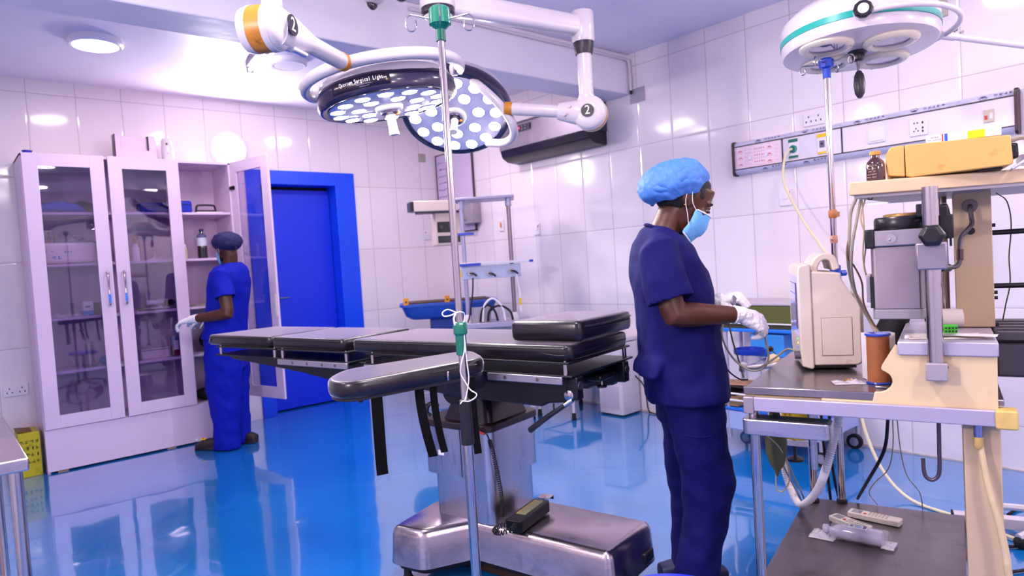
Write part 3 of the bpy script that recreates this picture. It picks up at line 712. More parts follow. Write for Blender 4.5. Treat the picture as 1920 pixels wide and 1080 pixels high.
for i, (m0, m1, p0, p1) in enumerate(secs):
    z0 = .906
    o = pad(m0, m1, -.222, .20, z0, .958)
    zipper(o, [(m0+.02, -.2255, .947), ((m0+m1)/2, -.2265, .948), (m1-.02, -.2255, .947)])
    if i == 2: zipper(o, [(.40, -.2265, .93), (.47, -.227, .925), (.507, -.18, .928), (.5095, -.05, .93), (.5095, .17, .932)])
    if i == 0: MB().tube([(m0+.02, -.2265, .915), (m0+.026, -.228, .925), (m0+.03, -.227, .94)], .003, seg=6).build('zip_tag', M_chrome, o)
    MB().b2(p0, p1, -.24, .205, .897, .905).build('top_plate', M_blackmetal, ot, bevel=.002)
    MB().b2(p0-.01, p1+.01, -.24, .205, .853, .861).build('deck_plate', M_blackmetal, ot, bevel=.002)
    xs = [p0+.03, p1-.015] if i else [p0+.03, p1-.015]
    if i == 2: xs = [p0+.03, p1-.02]
    for x in xs:
        for y in (-.228, .193):
            MB().cyl((x, y, .861), (x, y, .897), .0085, seg=16).build('spacer_post', M_chrome, ot)
            MB().cyl((x, y, .905), (x, y, .909), .005, seg=10).build('post_screw', M_chrome, ot)
# side rails
def side_rail(s0, s1, holes, t=-.25):
    o = MB().b2(s0, s1, t-.005, t+.005, .832, .858).build('side_rail', mat('rail_steel', '#b8b2bd', .3, .9), ot, bevel=.002)
    for h in holes: MB().cyl((h, t-.0062, .845), (h, t-.0045, .845), .0068, seg=16).cyl((h, t-.0075, .845), (h, t-.006, .845), .0035, seg=8).build('rail_screw', mat('screw_tan', '#6f6458', .4, .6), o)
    MB().cyl((s0+.05, t+.005, .845), (s0+.05, -.18, .845), .006).cyl((s1-.05, t+.005, .845), (s1-.05, -.18, .845), .006).build('rail_spacer', M_blackmetal, o)
side_rail(-1.12, -.61, (-1.0, -.89, -.78, -.69)); side_rail(.17, .488, (.25, .39)); side_rail(-.50, -.05, (-.4,))
side_rail(-.50, .48, (), t=.215)
# clamp bodies, socket eyes at the head end
for t_ in (-.20, .135):
    MB().b2(.485, .525, t_-.02, t_+.02, .775, .852).build('head_socket', M_blackmetal, ot, bevel=.004)
    MB().lathe([(.009, 0), (.015, 0), (.015, .004), (.009, .004)], c=(.525, t_, .822), axis=(1, 0, 0), seg=20).build('socket_ring', mat('ring_grey', '#6a6470', .3, .8), ot)
MB().b2(.44, .50, -.02, .10, .80, .822).build('lever_block', M_black, ot, bevel=.006)
o = MB().cyl((.47, .04, .775), (.47, .04, .80), .004).build('knob_stem', M_chrome, ot); MB().lathe([(.006, 0), (.018, .002), (.019, .008), (.006, .01)], c=(.47, .04, .767)).build('star_knob', M_black, ot)
# crank with chrome boss
MB().lathe([(0, 0), (.022, 0), (.024, .012), (.018, .026), (.008, .03), (0, .03)], c=(.49, -.195, .79), axis=(0, -1, 0), seg=24).build('chrome_boss', M_chrome, ot)
o = MB().cyl((.50, -.215, .775), (.475, -.225, .757), .009).build('crank_arm', M_chrome, ot)
MB().tube([(.475, -.225, .757), (.41, -.235, .715), (.335, -.24, .662)], lambda t: .008+.003*t, seg=12).build('crank_handle', M_black, ot)
MB().tube([(.40, -.18, .748), (.40, -.18, .728), (.406, -.18, .722), (.414, -.18, .730)], .003).build('small_hook', M_black, ot)
# curly cable from the column cap down to the hand control
pts = []
P = [Vector((.02, -.165, .635)), Vector((.075, -.165, .60)), Vector((.088, -.155, .54)), Vector((.095, -.14, .44)), Vector((.10, -.13, .34)), Vector((.095, -.13, .275))]
P = catmull(P, 20); n_ = 34
dense = []
Lp = len(P)
for i in range(60*12):
    f = i/(60*12)*(Lp-1.001); k = int(f); q = P[k].lerp(P[k+1], f-k); a = 2*PI*i/12
    t = (P[k+1]-P[k]).normalized(); n1 = t.orthogonal().normalized(); b1 = t.cross(n1)
    rr = .0065 if f > Lp*.28 else .001
    dense.append(q+(n1*math.cos(a)+b1*math.sin(a))*rr)
MB().tube(dense, .0022, seg=5, smooth=False).build('coiled_cable', M_rubber, ot)
o = MB().cyl((.0, -.167, .618), (.03, -.168, .61), .007).build('plug', M_chrome, ot); MB().cyl((.03, -.168, .61), (.068, -.17, .602), .004).build('red_sleeve', M_red, ot)

# hand control resting on the base (a thing of its own)
def tw(s, t, z): return Vector((1.70+s*.207+t*.978, 2.10-s*.978+t*.207, z))
hc = empty('hand_control', tw(.15, -.03, .236), rz=OTZ+R(97), label='black hand control with yellow label lying on the steel table base', cat='remote control')
MB().prism(rrect(-.125, .115, -.036, .036, .012), .045).build('body', mat('control_black', '#08060a', .35, spec=.35), hc, bevel=.004)
MB().b2(-.06, .095, -.018, .018, .045, .0465).build('label_strip', mat('control_label', '#8d8a60', .4, var=.2, vscale=60), hc)
MB().b2(-.06, .095, .018, .023, .045, .0466).build('yellow_line', mat('ochre', '#c99a20', .4), hc)
mb = MB().tube([(.115, 0, .03), (.135, 0, .045), (.15, 0, .045)], .004, n=4).box((.145, 0, .045), (.05, .05, .003)).box((.168, 0, .038), (.003, .05, .016)); mb.build('hanging_hook', M_chrome, hc)
pts = []
for i in range(12*22):
    a = 2*PI*i/12; u = i/(12*22)
    c = Vector((-.15+.05*math.cos(u*7), .02+.035*math.sin(u*7)+.0, .016+u*.018)); t = Vector((-math.sin(u*7), math.cos(u*7), 0)); n1 = Vector((0, 0, 1)); b1 = t.cross(n1)
    pts.append(c+(n1*math.cos(a)+b1*math.sin(a))*.008)
MB().tube(pts, .0024, seg=5, smooth=False).build('coiled_cable', M_rubber, hc)

# loose square cushion on the head end
cu = empty('table_cushion', tw(.365, .03, .9615), rz=OTZ+R(1.5), label='thick black square cushion lying on the head end of the operating table', cat='cushion')
mb = MB(); P = rrect(-.145, .145, -.20, .20, .022, 4)
prof = [(-.02, 0), (-.004, .004), (.002, .014), (.004, .036), (.002, .062), (-.002, .069), (-.008, .0725), (-.019, .0738)]
rr = [mb.ring([(x, y, h) for x, y in offset(P, d)]) for d, h in prof]
for a, b in zip(rr, rr[1:]): mb.skin(a, b)
mb.face(rr[0][::-1]); mb.face(rr[-1])
o = mb.build('cover', M_vinyl, cu, ang=70)
MB().tube([(.149, -.16, .040), (.1495, 0, .042), (.149, .17, .044)], .0035, seg=6).build('zip_seam', M_seam, cu)
MB().tube([(.1485, -.17, .052), (.151, -.05, .050), (.150, .1, .051), (.147, .19, .054)], .003, seg=6).build('piping', M_vinyl, cu)

# arm board clamped to the near rail
AB = [(.30, -.41), (.10, -.83), (-.04, -.80), (-.14, -.65), (.105, -.262)]
ab = empty('arm_board', (0, 0, 0), label='padded arm board', cat='arm board'); 
bpy.data.objects.remove(ab)
def abz(x, y):
    d = (Vector((x, y))-Vector((.2, -.34))).dot(Vector((-.5, -.86)))
    return -.046*d/1.0
pp = smooth_poly(AB, .07, 5)
if sum((pp[i][0]*pp[(i+1) % len(pp)][1]-pp[(i+1) % len(pp)][0]*pp[i][1]) for i in range(len(pp))) < 0: pp = pp[::-1]
mb = MB(); prof = [(-.010, 0), (-.002, .002), (.002, .012), (.003, .028), (.001, .044), (-.003, .0495), (-.010, .052), (-.028, .0525)]
rr = [mb.ring([(x, y, .889+h+abz(x, y)) for x, y in offset(pp, d)]) for d, h in prof]
for a, b in zip(rr, rr[1:]): mb.skin(a, b)
mb.face(rr[0][::-1]); mb.face(rr[-1])
armp = mb.build('arm_pad', M_vinyl, ot, ang=70, label='long black arm board pad sticking out on the near side')
mb = MB(); rr = [mb.ring([(x, y, h+.880+abz(x, y)) for x, y in offset(pp, -.006)]) for h in (0, .008)]
mb.skin(rr[0], rr[1]); mb.face(rr[0][::-1]); mb.face(rr[1]); mb.build('arm_plate', M_black, ot)
e0, e1 = Vector((.30, -.41)), Vector((.10, -.83))
nn = Vector((.42, -.20)).normalized()
q = [(e0.lerp(e1, t)+nn*.004) for t in (.08, .2, .32, .42)]
MB().tube([(v.x, v.y, .925+abz(v.x, v.y)) for v in q], .0025, seg=6).build('zip_seam', M_seam, armp)
v = e0.lerp(e1, .30)+nn*.006; MB().b2(v.x-.004, v.x+.004, v.y-.006, v.y+.006, .885, .915).build('zip_tag', M_chrome, armp, bevel=.003)
# clamp bracket of the arm board, peg
MB().b2(.055, .155, -.36, -.255, .80, .872).build('rail_clamp', mat('clamp_grey', '#1d1a2c', .4), ot, bevel=.006)
MB().cyl((.135, -.34, .872), (.135, -.34, .888), .02, .016).build('clamp_knob', mat('clamp_purple', '#5d4a78', .35), ot)
MB().cyl((.03, -.72, .835), (.03, -.72, .865), .008).build('peg', M_black, ot, bevel=.003)
# hanging straps
M_strap = mat('black_webbing', '#050306', .9, spec=.2, bump=.3, bscale=400)
for (t, w, L_, dr_) in ((.80, .036, .245, .004), (.50, .030, .225, .03), (.40, .024, .22, .022), (.12, .026, .255, .012)):
    c = e0.lerp(e1, t)-nn*.012; z1 = .884+abz(c.x, c.y); ux = (e1-e0).normalized()
    mb = MB(); rings = []
    for k in range(9):
        f = k/8; z = z1-L_*f; dx = dr_*f*f*(-1)
        wob = .004*math.sin(f*4+t*9); c2 = c+ux*dx+nn*wob
        a = c2-ux*w/2; b = c2+ux*w/2; th = nn*.0012
        rings.append(mb.ring([(a.x+th.x, a.y+th.y, z), (b.x+th.x, b.y+th.y, z), (b.x-th.x, b.y-th.y, z), (a.x-th.x, a.y-th.y, z)]))
    for a, b in zip(rings, rings[1:]): mb.skin(a, b)
    mb.face(rings[0][::-1]); mb.face(rings[-1]); mb.build('strap', M_strap, ot)

# ================================================================== DRIP STAND in front of the table
dsx, dsy = 1.098, 1.497
ds = empty('drip_stand', (dsx, dsy, 0), rz=R(-41), label='tall steel drip stand with green clamp and hooks in front of the operating table', cat='drip stand')
M_gp = mat('green_plastic', '#0a6b55', .25, coat=.3)
MB().cyl((0, 0, .12), (0, 0, .80), .0138, seg=24).build('lower_tube', M_chrome, ds)
MB().cyl((0, 0, .75), (0, 0, .873), .0185, .0165, seg=24).lathe([(.0165, .873), (.014, .876), (0, .876)]).build('black_grip', mat('grip_black', '#15141c', .3), ds, bevel=.002)
MB().cyl((0, 0, .87), (0, 0, 1.895), .0098, seg=24).build('upper_tube', M_chrome, ds)
MB().lathe([(.0125, 1.00), (.015, 1.002), (.015, 1.055), (.0195, 1.062), (.020, 1.085), (.018, 1.092), (.012, 1.094)], seg=12).build('height_clamp', M_gp, ds, ang=25)
MB().lathe([(.0135, 1.862), (.0135, 1.892), (.024, 1.902), (.0305, 1.906), (.030, 1.918), (.0285, 1.948), (.022, 1.953), (0, 1.953)], seg=32).build('hook_head', M_gp, ds)
for k, an in enumerate((8, 100, 186, 275)):
    c, s_ = math.cos(R(an)), math.sin(R(an))
    pr_ = [(.02, 1.922), (.045, 1.927), (.066, 1.932), (.080, 1.934), (.091, 1.925), (.093, 1.908), (.086, 1.893), (.073, 1.891), (.065, 1.903), (.066, 1.920)]
    MB().tube([(r_*c, r_*s_, z) for r_, z in pr_], .0022, seg=8, n=5).build('hook', M_chrome, ds)
for k in range(5):
    a = R(72*k+20); c, s_ = math.cos(a), math.sin(a)
    MB().tube([(0, 0, .13), (.06*c, .06*s_, .125), (.22*c, .22*s_, .075), (.26*c, .26*s_, .068)], .012, seg=10).build('leg', M_chrome, ds)
    MB().cyl((.25*c-.01*s_, .25*s_+.01*c, .028), (.25*c+.01*s_, .25*s_-.01*c, .028), .028, seg=20).cyl((.26*c, .26*s_, .03), (.26*c, .26*s_, .075), .006).build('caster', M_rubber, ds)
MB().cyl((0, 0, .10), (0, 0, .15), .024).build('hub', M_black, ds)
# white cord tied to the pole
M_cord = mat('white_cord', '#efe6f0', .5)
pts = [(.013, .004, 1.12), (.010, -.012, 1.118), (-.012, -.010, 1.12), (-.010, .012, 1.118)]
c_ = MB()
c_.tube([(-.010, -.008, 1.122), (-.03, -.012, 1.13), (-.045, -.012, 1.122), (-.04, -.012, 1.112), (-.02, -.012, 1.114), (-.008, -.013, 1.12), (.008, -.013, 1.121), (.015, -.002, 1.112), (.011, -.008, 1.08), (.010, -.012, 1.02), (.0, -.022, .985), (-.006, -.014, .955), (.004, -.013, .93), (.018, -.013, .905), (.034, -.014, .893), (.030, -.014, .882), (.012, -.018, .874), (-.004, -.020, .876), (-.012, -.018, .868)], .0018, seg=6, n=5)
o = c_.build('tied_cord', M_cord); o.parent = None
o.location = (dsx, dsy, 0); o.rotation_euler = (0, 0, R(-41)); tag(o, 'thin white cord tied around the front drip stand', 'cord')
o2 = MB().tube([(-.008, -.011, 1.118), (-.014, -.014, 1.105), (-.013, -.013, 1.09), (-.010, -.013, 1.085)], .003, seg=6).tube([(.011, -.010, 1.06), (.013, -.013, .99), (.016, -.014, .94), (.010, -.015, .905), (.002, -.017, .878)], .0016, seg=6).build('loose_end', M_cord, o)

# ================================================================== CEILING MOUNTED SURGICAL LIGHTS
M_amber = mat('aged_amber_band', '#bf7a24', .4, var=.18, vscale=14, dirt='#7c4f1c', dscale=22, dlo=.60, dhi=.70)
M_darkrim = mat('dark_rim', '#241a38', .22, coat=.4)
M_lens = mat('lens_face', '#d4d0ea', .15, .05, coat=.5)
M_ledring = mat('led_bezel', '#9c9cd0', .2, .2)
M_led = mat('lit_led', '#ffffff', .5, emit='#fff6f2', estr=95)
hubp = Vector((1.655, 2.265, 0))
def frame_of(n, xh):
    z = Vector(n).normalized(); x = (Vector(xh)-z*Vector(xh).dot(z)).normalized(); y = z.cross(x)
    return Matrix((x, y, z)).transposed()
def place(name, loc, M3_, parent=None, **k):
    o = empty(name, (0, 0, 0), **k); o.matrix_world = Matrix.Translation(loc) @ M3_.to_4x4(); return o
def xfm(loc, M3_): return Matrix.Translation(loc) @ M3_.to_4x4()
def surgical_head(root, loc, n, xh, yoke, zf=-.062):
    X = xfm(loc, frame_of(n, xh)); r = .285
    def P(mb, name, m, parent=root, **k): return mb.xf(X).build(name, m, parent, **k)
    # lobed dark rim with white dome
    def lob(rad, z, amp): return [Vector((math.cos(a)*rad*(1+amp*math.cos(3*a)), math.sin(a)*rad*(1+amp*math.cos(3*a)), z)) for a in [2*PI*i/96 for i in range(96)]]
    mb = MB(); prof = [(r-.035, -.004, 0), (r-.02, .002, .0), (r-.005, 0, .008), (r+.004, -.014, .014), (r+.001, -.055, .016), (r-.010, -.074, .016)]
    rr = [mb.ring(lob(*q)) for q in prof]
    for a, b in zip(rr, rr[1:]): mb.skin(a, b)
    mb.face(rr[-1]); mb.face(rr[0][::-1])
    rim = P(mb, 'lamp_rim', M_darkrim, ang=50)
    P(MB().lathe([(r-.010, -.068), (r-.016, -.098), (r-.05, -.125), (.16, -.14), (.0, -.145)], seg=64), 'lamp_cover', M_enamel)
    P(MB().lathe([(.11, -.140), (.125, -.146), (.125, -.156), (.10, -.162), (0, -.162)], seg=40), 'top_cap', M_black)
    P(MB().lathe([(0, -.001), (r-.036, -.001), (r-.036, .0), (r-.05, .0035), (0, .0035)], seg=64), 'lens_face', M_lens)
    # lit lens units in two rings
    for N_, R_, rl, a0 in ((14, .212, .030, .1), (7, .125, .030, .2)):
        for i in range(N_):
            a = a0+2*PI*i/N_; c = (R_*math.cos(a), R_*math.sin(a), 0)
            b = P(MB().lathe([(rl+.005, .003), (rl+.004, .006), (rl, .0065), (rl, .003)], c=c, seg=24), 'led_bezel', M_ledring)
            P(MB().lathe([(0, .0045), (rl-.001, .0045), (rl-.004, .0075), (0, .009)], c=c, seg=24), 'led', M_led, b, label='lit round lamp unit')
    # centre hub and handle
    P(MB().lathe([(.06, .002), (.056, .018), (.046, .024), (0, .024)], seg=36), 'hub_ring', M_enamel)
    P(MB().lathe([(.040, .022), (.038, .034), (.028, .038), (0, .038)], seg=32), 'hub', M_darkrim)
    P(MB().cyl((.03, .0, .034), (.03, .0, .041), .006), 'amber_button', mat('amber_button', '#e0791a', .4, emit='#ff7a20', estr=.4))
    P(MB().lathe([(.020, .034), (.017, .06), (.0185, .10), (.021, .118), (.019, .122), (.012, .122), (0, .118)], seg=24), 'handle', M_enamel)
    # fork
    if not yoke: return X, P, r
    ry, z_ = .322, zf; a0, a1 = yoke
    pts = [(ry*math.cos(R(a0+(a1-a0)*i/24)), ry*math.sin(R(a0+(a1-a0)*i/24)), z_) for i in range(25)]
    e0_, e1_ = Vector(pts[0]), Vector(pts[-1])
    pts = [tuple(e0_*.90+Vector((0, 0, z_*.1)))]+pts+[tuple(e1_*.90+Vector((0, 0, z_*.1)))]
    P(MB().tube(pts, .024, seg=16, n=2), 'fork', M_enamel)
    return X, P, r
def joint(root, c, n, r, L, label_side=1, arm=None):
    "round spring housing: front face along n, amber band, rear cap"
    c = Vector(c); n = Vector(n).normalized()
    mk = MB().lathe([(0, .002), (r*.55, .0), (r*.85, -.010), (r*.97, -.02), (r, -.03)], c=c, axis=n, seg=40).build('joint_front', M_enamel, root)
    MB().lathe([(r*1.02, -.03), (r*1.03, -.032), (r*1.03, -.032-L*.20), (r*1.0, -.034-L*.20)], c=c, axis=n, seg=40).build('joint_ring', M_enamel, root)
    MB().lathe([(r*1.0, -.034-L*.20), (r*1.0, -.034-L*.72)], c=c, axis=n, seg=40).build('amber_band', M_amber, root, label='worn amber band around the joint')
    MB().lathe([(r*1.02, -.034-L*.72), (r*1.02, -.036-L*.80), (r*.94, -.04-L*.97), (r*.7, -.042-L*1.05), (0, -.042-L*1.08)], c=c, axis=n, seg=40).build('joint_cap', M_enamel, root)
def sticker(root, c, n, rad, up):
    c = Vector(c); n = Vector(n).normalized()
    MB().lathe([(0, .0025), (rad, .002), (rad, -.001)], c=c, axis=n, seg=36).build('number_disc', mat('disc_dark', '#2b2533', .4), root)
    text('2', rad*1.9, c+n*.0032, face_m(n, up), mat('disc_figure', '#f2eee6', .4), root, 'number_two', sx=.9)

# --- lamp A (large in the picture)
la = empty('surgical_light', (hubp.x, hubp.y, CEIL), label='nearer ceiling surgical light, its dark rim lettered, lamp head almost level', cat='surgical light')
la.location = (0, 0, 0)
cA = Vector((1.497, 2.440, 1.932)); nA = (.118, -.066, -1); xA = (.756, -.655, 0)
X, P, rad = surgical_head(la, cA, nA, xA, (-12, 192), -.11)
# which side is near? local +y = z cross x
fA = frame_of(nA, xA)
jA = Vector((.840, 1.925, 1.985)); nj = Vector((.63, -.776, 0)).normalized(); armd = Vector((.776, .63, 0)).normalized()
# yoke near point
yk = X @ Vector((.322*math.cos(R(105)), .322*math.sin(R(105)), -.11))
joint(la, jA+nj*.01, nj, .068, .088)
base = jA+nj*(-.02)
mb = MB(); dirv = (yk-base); Lb = dirv.length; dirv.normalize(); up_ = Vector((0, 0, 1)); sd = dirv.cross(up_).normalized(); upd = sd.cross(dirv)
mb.loft([(base-dirv*.02, .045, .062, sd, upd), (base+dirv*.08, .042, .056, sd, upd), (base+dirv*.17, .035, .040, sd, upd), (base+dirv*.20, .033, .034, sd, upd)], seg=28, p=2.2)
mb.build('arm_root', M_enamel, la)
MB().cyl(base+dirv*.18, yk-dirv*.045, .0305, seg=28).build('spring_arm', M_enamel, la)
MB().cyl(yk-dirv*.048, yk-dirv*.016, .0325, seg=28).build('amber_collar', M_amber, la, label='amber collar at the end of the arm')
sticker(la, jA+nj*.030+dirv*.0, nj, .0305, (0, 0, 1))
MB().box(base+dirv*.09+upd*-.055+nj*.02, (.09, .02, .012), dirv.to_track_quat('X', 'Z').to_matrix()).build('brake_lever', M_enamel, la, bevel=.004)
top = jA-nj*.03+Vector((0, 0, .06))
MB().cyl(top, (top.x, top.y, 2.52), .030, seg=24).cyl((top.x, top.y, 2.46), (top.x, top.y, 2.56), .045, seg=24).build('drop_tube', M_enamel, la)
MB().cyl((top.x, top.y, 2.52), (hubp.x, hubp.y, 2.52), .042, seg=24).build('swing_arm', M_enamel, la)
MB().lathe([(.14, 0), (.13, -.05), (.06, -.07), (.055, -.32), (.075, -.325), (.077, -.40), (0, -.40)], c=(hubp.x, hubp.y, CEIL-.001), seg=40).build('ceiling_hub', M_enamel, la)
# maker's label on the rim of lamp A, on the near side
Xi = X.to_3x3()
def rim_text(body, ang, h, size, m, sx=.8):
    "letters wrapped one by one along the rim, seen from outside"
    n_ = len(body); step = size*.56*sx/.29
    for i, ch in enumerate(body):
        if ch == ' ': continue
        a = ang-(i-(n_-1)/2)*step; rr_ = .2915*(1+.015*math.cos(3*a))+.001
        loc = X @ Vector((rr_*math.cos(a), rr_*math.sin(a), h)); nn_ = Xi @ Vector((math.cos(a), math.sin(a), 0))
        text(ch, size, loc, face_m(nn_, Xi @ Vector((0, 0, -1))), m, lab_panel, 'rim_letter', sx=sx)
mb = MB(); a_c = R(101); aw = .42
ri = [[X @ Vector(((.2895+.012*abs(0)+dd)*(1+.015*math.cos(3*a))*math.cos(a), (.2895+dd)*(1+.015*math.cos(3*a))*math.sin(a), z)) for a in [a_c-aw+2*aw*i/16 for i in range(17)]] for z, dd in ((-.016, .001), (-.060, -.001))]
a_ = mb.ring(ri[0]); b_ = mb.ring(ri[1]); mb.skin(a_, b_, closed=False)
lab_panel = mb.build('rim_label', mat('rim_label', '#1a1026', .3), la, solid=.0006)
M_wt = mat('white_print', '#f4ecf4', .5); M_gp2 = mat('grey_print', '#9a8ea8', .5)
rim_text('Quantum Surgical Light', a_c-.03, -.044, .0215, M_wt, sx=.66)
for da, hh, sz, bd, mm in ((-.05, -.030, .0075, '@@@@@@@@@@@@@@@@', M_gp2), (-.05, -.022, .0065, '@@@@@@@@@@@@', M_gp2), (.30, -.030, .007, '@@@@', M_gp2)):
    for i_ in range(len(bd)):
        a_ = a_c+da-(i_-len(bd)/2)*.016; p_ = X @ Vector((.2925*math.cos(a_), .2925*math.sin(a_), hh)); smudge('@', sz, p_, face_m(Xi @ Vector((math.cos(a_), math.sin(a_), 0)), Xi @ Vector((0, 0, -1))), mm, lab_panel)
loc = X @ Vector((.2915*math.cos(a_c+.30), .2915*math.sin(a_c+.30), -.040)); MB().sph(loc, .0035).build('red_dot', M_red, lab_panel)
loc = X @ Vector((.2895*math.cos(a_c-.37), .2895*math.sin(a_c-.37), -.032)); MB().sph(loc, .0045).build('gold_seal', mat('gold_seal', '#c9a060', .3, .6), lab_panel)

# --- lamp B (farther, tipped towards the camera)
lb = empty('surgical_light', (0, 0, 0), label='farther ceiling surgical light on the horizontal white arm, face tipped down towards the table', cat='surgical light')
cB = Vector((2.105, 2.79, 2.022)); tc = (Vector((0, 0, EYE))-cB); tc.z = 0; tc.normalize()
nB = tc*math.cos(R(55))+Vector((0, 0, -1))*math.sin(R(55))+Vector((-.756, .655, 0))*.12; xB_ = (.756, -.655, 0)
XBm, PB, _ = surgical_head(lb, cB, nB, xB_, None)
ykB = on(943, 203, d=3.24)
fk = [on(846, 146, d=3.50), on(852, 136, d=3.40), on(872, 142, d=3.31), on(905, 166, d=3.25), ykB, on(962, 236, d=3.28), on(962, 256, d=3.36), on(945, 268, d=3.46), on(915, 268, d=3.56)]
MB().tube(fk, .021, seg=16, n=6).build('fork', M_enamel, lb)
j2 = Vector((2.400, 2.132, 1.925)); ad = (ykB-j2).normalized(); nj2 = Vector((-.86, -.51, 0)).normalized()
joint(lb, j2+nj2*.05, nj2, .078, .07)
sd = ad.cross(Vector((0, 0, 1))).normalized(); upd = sd.cross(ad)
MB().loft([(j2, .048, .066, sd, upd), (j2+ad*.07, .046, .056, sd, upd), (j2+ad*.13, .038, .044, sd, upd), (j2+ad*.15, .034, .040, sd, upd)], seg=28).build('arm_root', M_enamel, lb)
MB().cyl(j2+ad*.14, ykB-ad*.045, .030, seg=28).build('spring_arm', M_enamel, lb)
MB().cyl(ykB-ad*.048, ykB-ad*.012, .032, seg=28).build('amber_collar', M_amber, lb)
sticker(lb, j2+nj2*.054+Vector((0, 0, .004)), nj2, .0305, (0, 0, 1))
for du, dz in ((.085, .02), (.11, -.02)): MB().cyl(j2+ad*du+nj2*.03+Vector((0, 0, dz)), j2+ad*du+nj2*.049+Vector((0, 0, dz)), .007).build('joint_screw', M_alu, lb)
MB().loft([((2.392, 2.140, 2.02), .034, .034, (1, 0, 0), (0, 1, 0)), ((2.392, 2.14, 1.99), .036, .045, (.86, .5, 0), (-.5, .86, 0)), ((2.396, 2.135, 1.93), .036, .055, (.86, .5, 0), (-.5, .86, 0))]).build('tube_foot', M_enamel, lb)
MB().cyl((2.392, 2.14, 2.01), (2.392, 2.14, 2.21), .034, seg=28).build('drop_tube', M_enamel, lb)
MB().lathe([(.040, 2.20), (.043, 2.215), (.048, 2.255), (.046, 2.26)], c=(2.392, 2.14, 0), seg=32).build('black_collar', mat('worn_black_collar', '#2a1f30', .4, var=.3, vscale=40), lb)
MB().lathe([(.050, 2.255), (.054, 2.27), (.054, 2.39), (.050, 2.396), (0, 2.396)], c=(2.392, 2.14, 0), seg=32).build('elbow', M_enamel, lb)
a = Vector((hubp.x, hubp.y, 2.335)); b = Vector((2.392, 2.14, 2.33)); dv = (b-a).normalized(); sd = dv.cross(Vector((0, 0, 1)))
MB().loft([(a, .042, .052, sd, (0, 0, 1)), (b, .034, .046, sd, (0, 0, 1))], seg=28, p=3).build('swing_arm', M_enamel, lb)
MB().lathe([(.070, 2.305), (.073, 2.31), (.073, 2.385), (.06, 2.39), (0, 2.39)], c=(hubp.x, hubp.y, 0), seg=40).build('hub_collar', M_enamel, lb)
MB().lathe([(.060, 2.275), (.068, 2.283), (.070, 2.312), (.068, 2.315)], c=(hubp.x, hubp.y, 0), seg=40).build('black_collar', mat('worn_black_collar', '#2a1f30', .4, var=.3, vscale=40), lb)
MB().lathe([(0, 2.247), (.035, 2.248), (.052, 2.262), (.060, 2.278)], c=(hubp.x, hubp.y, 0), seg=40).build('hub_cap', M_enamel, lb)

# ================================================================== ROUND EXAM LAMP ON ITS STAND (right)
el = empty('exam_lamp', (0, 0, 0), label='white round four-bulb exam lamp with teal band at the upper right', cat='medical lamp')
cE = Vector((2.572, .992, 1.925)); nE = Vector((-.045, -.02, -1)); XE = xfm(cE, frame_of(nE, (.756, -.655, 0)))
def PE(mb, name, m, parent=el, **k): return mb.xf(XE).build(name, m, parent, **k)
M_teal = mat('teal_band', '#12a397', .3, coat=.3); M_lw = mat('lamp_white', '#d6cbd3', .25, coat=.3)
PE(MB().lathe([(0, 0), (.235, 0), (.25, -.004), (.254, -.014), (.256, -.036), (.256, -.092), (.250, -.115), (.21, -.15), (.10, -.165), (0, -.168)], seg=72), 'lamp_body', M_lw, ang=50)
PE(MB().lathe([(.2563, -.040), (.2585, -.041), (.2585, -.062), (.2563, -.063)], seg=72), 'teal_band', M_teal)
for (x, y) in ((-.148, .072), (.055, .112), (-.058, -.118), (.135, -.085)):
    h = PE(MB().lathe([(.088, 0), (.088, .006), (.080, .014), (.066, .016), (.056, .010), (.056, .004)], c=(x, y, 0), seg=36), 'bulb_ring', mat('ivory_ring', '#e8decb', .35))
    PE(MB().lathe([(0, .003), (.0575, .003), (.0575, .006), (0, .006)], c=(x, y, 0), seg=36), 'bulb_glass', mat('bulb_glass', '#8c83ae', .05, .2, coat=.8), h)
    for a in (30, 150, 270): PE(MB().cyl((x+.075*math.cos(R(a)), y+.075*math.sin(R(a)), .014), (x+.075*math.cos(R(a)), y+.075*math.sin(R(a)), .0165), .003, seg=8), 'ring_screw', M_chrome, h)
PE(MB().lathe([(.034, 0), (.032, .004), (.022, .010), (.020, .03), (.012, .034), (0, .034)], seg=24), 'handle_cap', M_black)
PE(MB().cyl((0, 0, .03), (0, 0, .075), .0065), 'handle_rod', M_chrome)
PE(MB().lathe([(.008, .07), (.016, .085), (.0195, .115), (.016, .15), (.008, .165), (0, .168)], seg=24), 'handle', mat('handle_dark', '#2b2430', .35))
# half-ring fork from the near knob round the right-hand side to the far knob
nearA = 114
pts = []
for i in range(25):
    a = R(nearA-180*i/24); rr_ = .258+.052*math.sin(PI*i/24)**.5
    pts.append((rr_*math.cos(a), rr_*math.sin(a), -.046))
PE(MB().tube(pts, .0095, seg=12, n=3), 'fork', M_lw)
for a in (114, -66):
    c = Vector((math.cos(R(a)), math.sin(R(a)), 0))
    PE(MB().cyl(c*.256+Vector((0, 0, -.05)), c*.272+Vector((0, 0, -.05)), .028, .024, seg=24), 'knob_base', M_lw)
    PE(MB().lathe([(.027, 0), (.029, .004), (.029, .014), (.024, .018), (0, .018)], c=c*.272+Vector((0, 0, -.05)), axis=c, seg=10), 'clamp_knob', M_black, ang=20)
    PE(MB().lathe([(.0165, .018), (.0165, .021), (0, .021)], c=c*.272+Vector((0, 0, -.05)), axis=c, seg=24), 'knob_disc', M_sw)
jn = XE @ Vector((.312, .0, -.046))
far = on(1990, 94, z=1.945)
ve = (far-jn).normalized()
MB().cyl(jn-ve*.02, jn+ve*.05, .015, seg=20).build('arm_socket', M_lw, el)
MB().cyl(jn+ve*.03, far, .0125, seg=20).build('lamp_arm', M_lw, el)
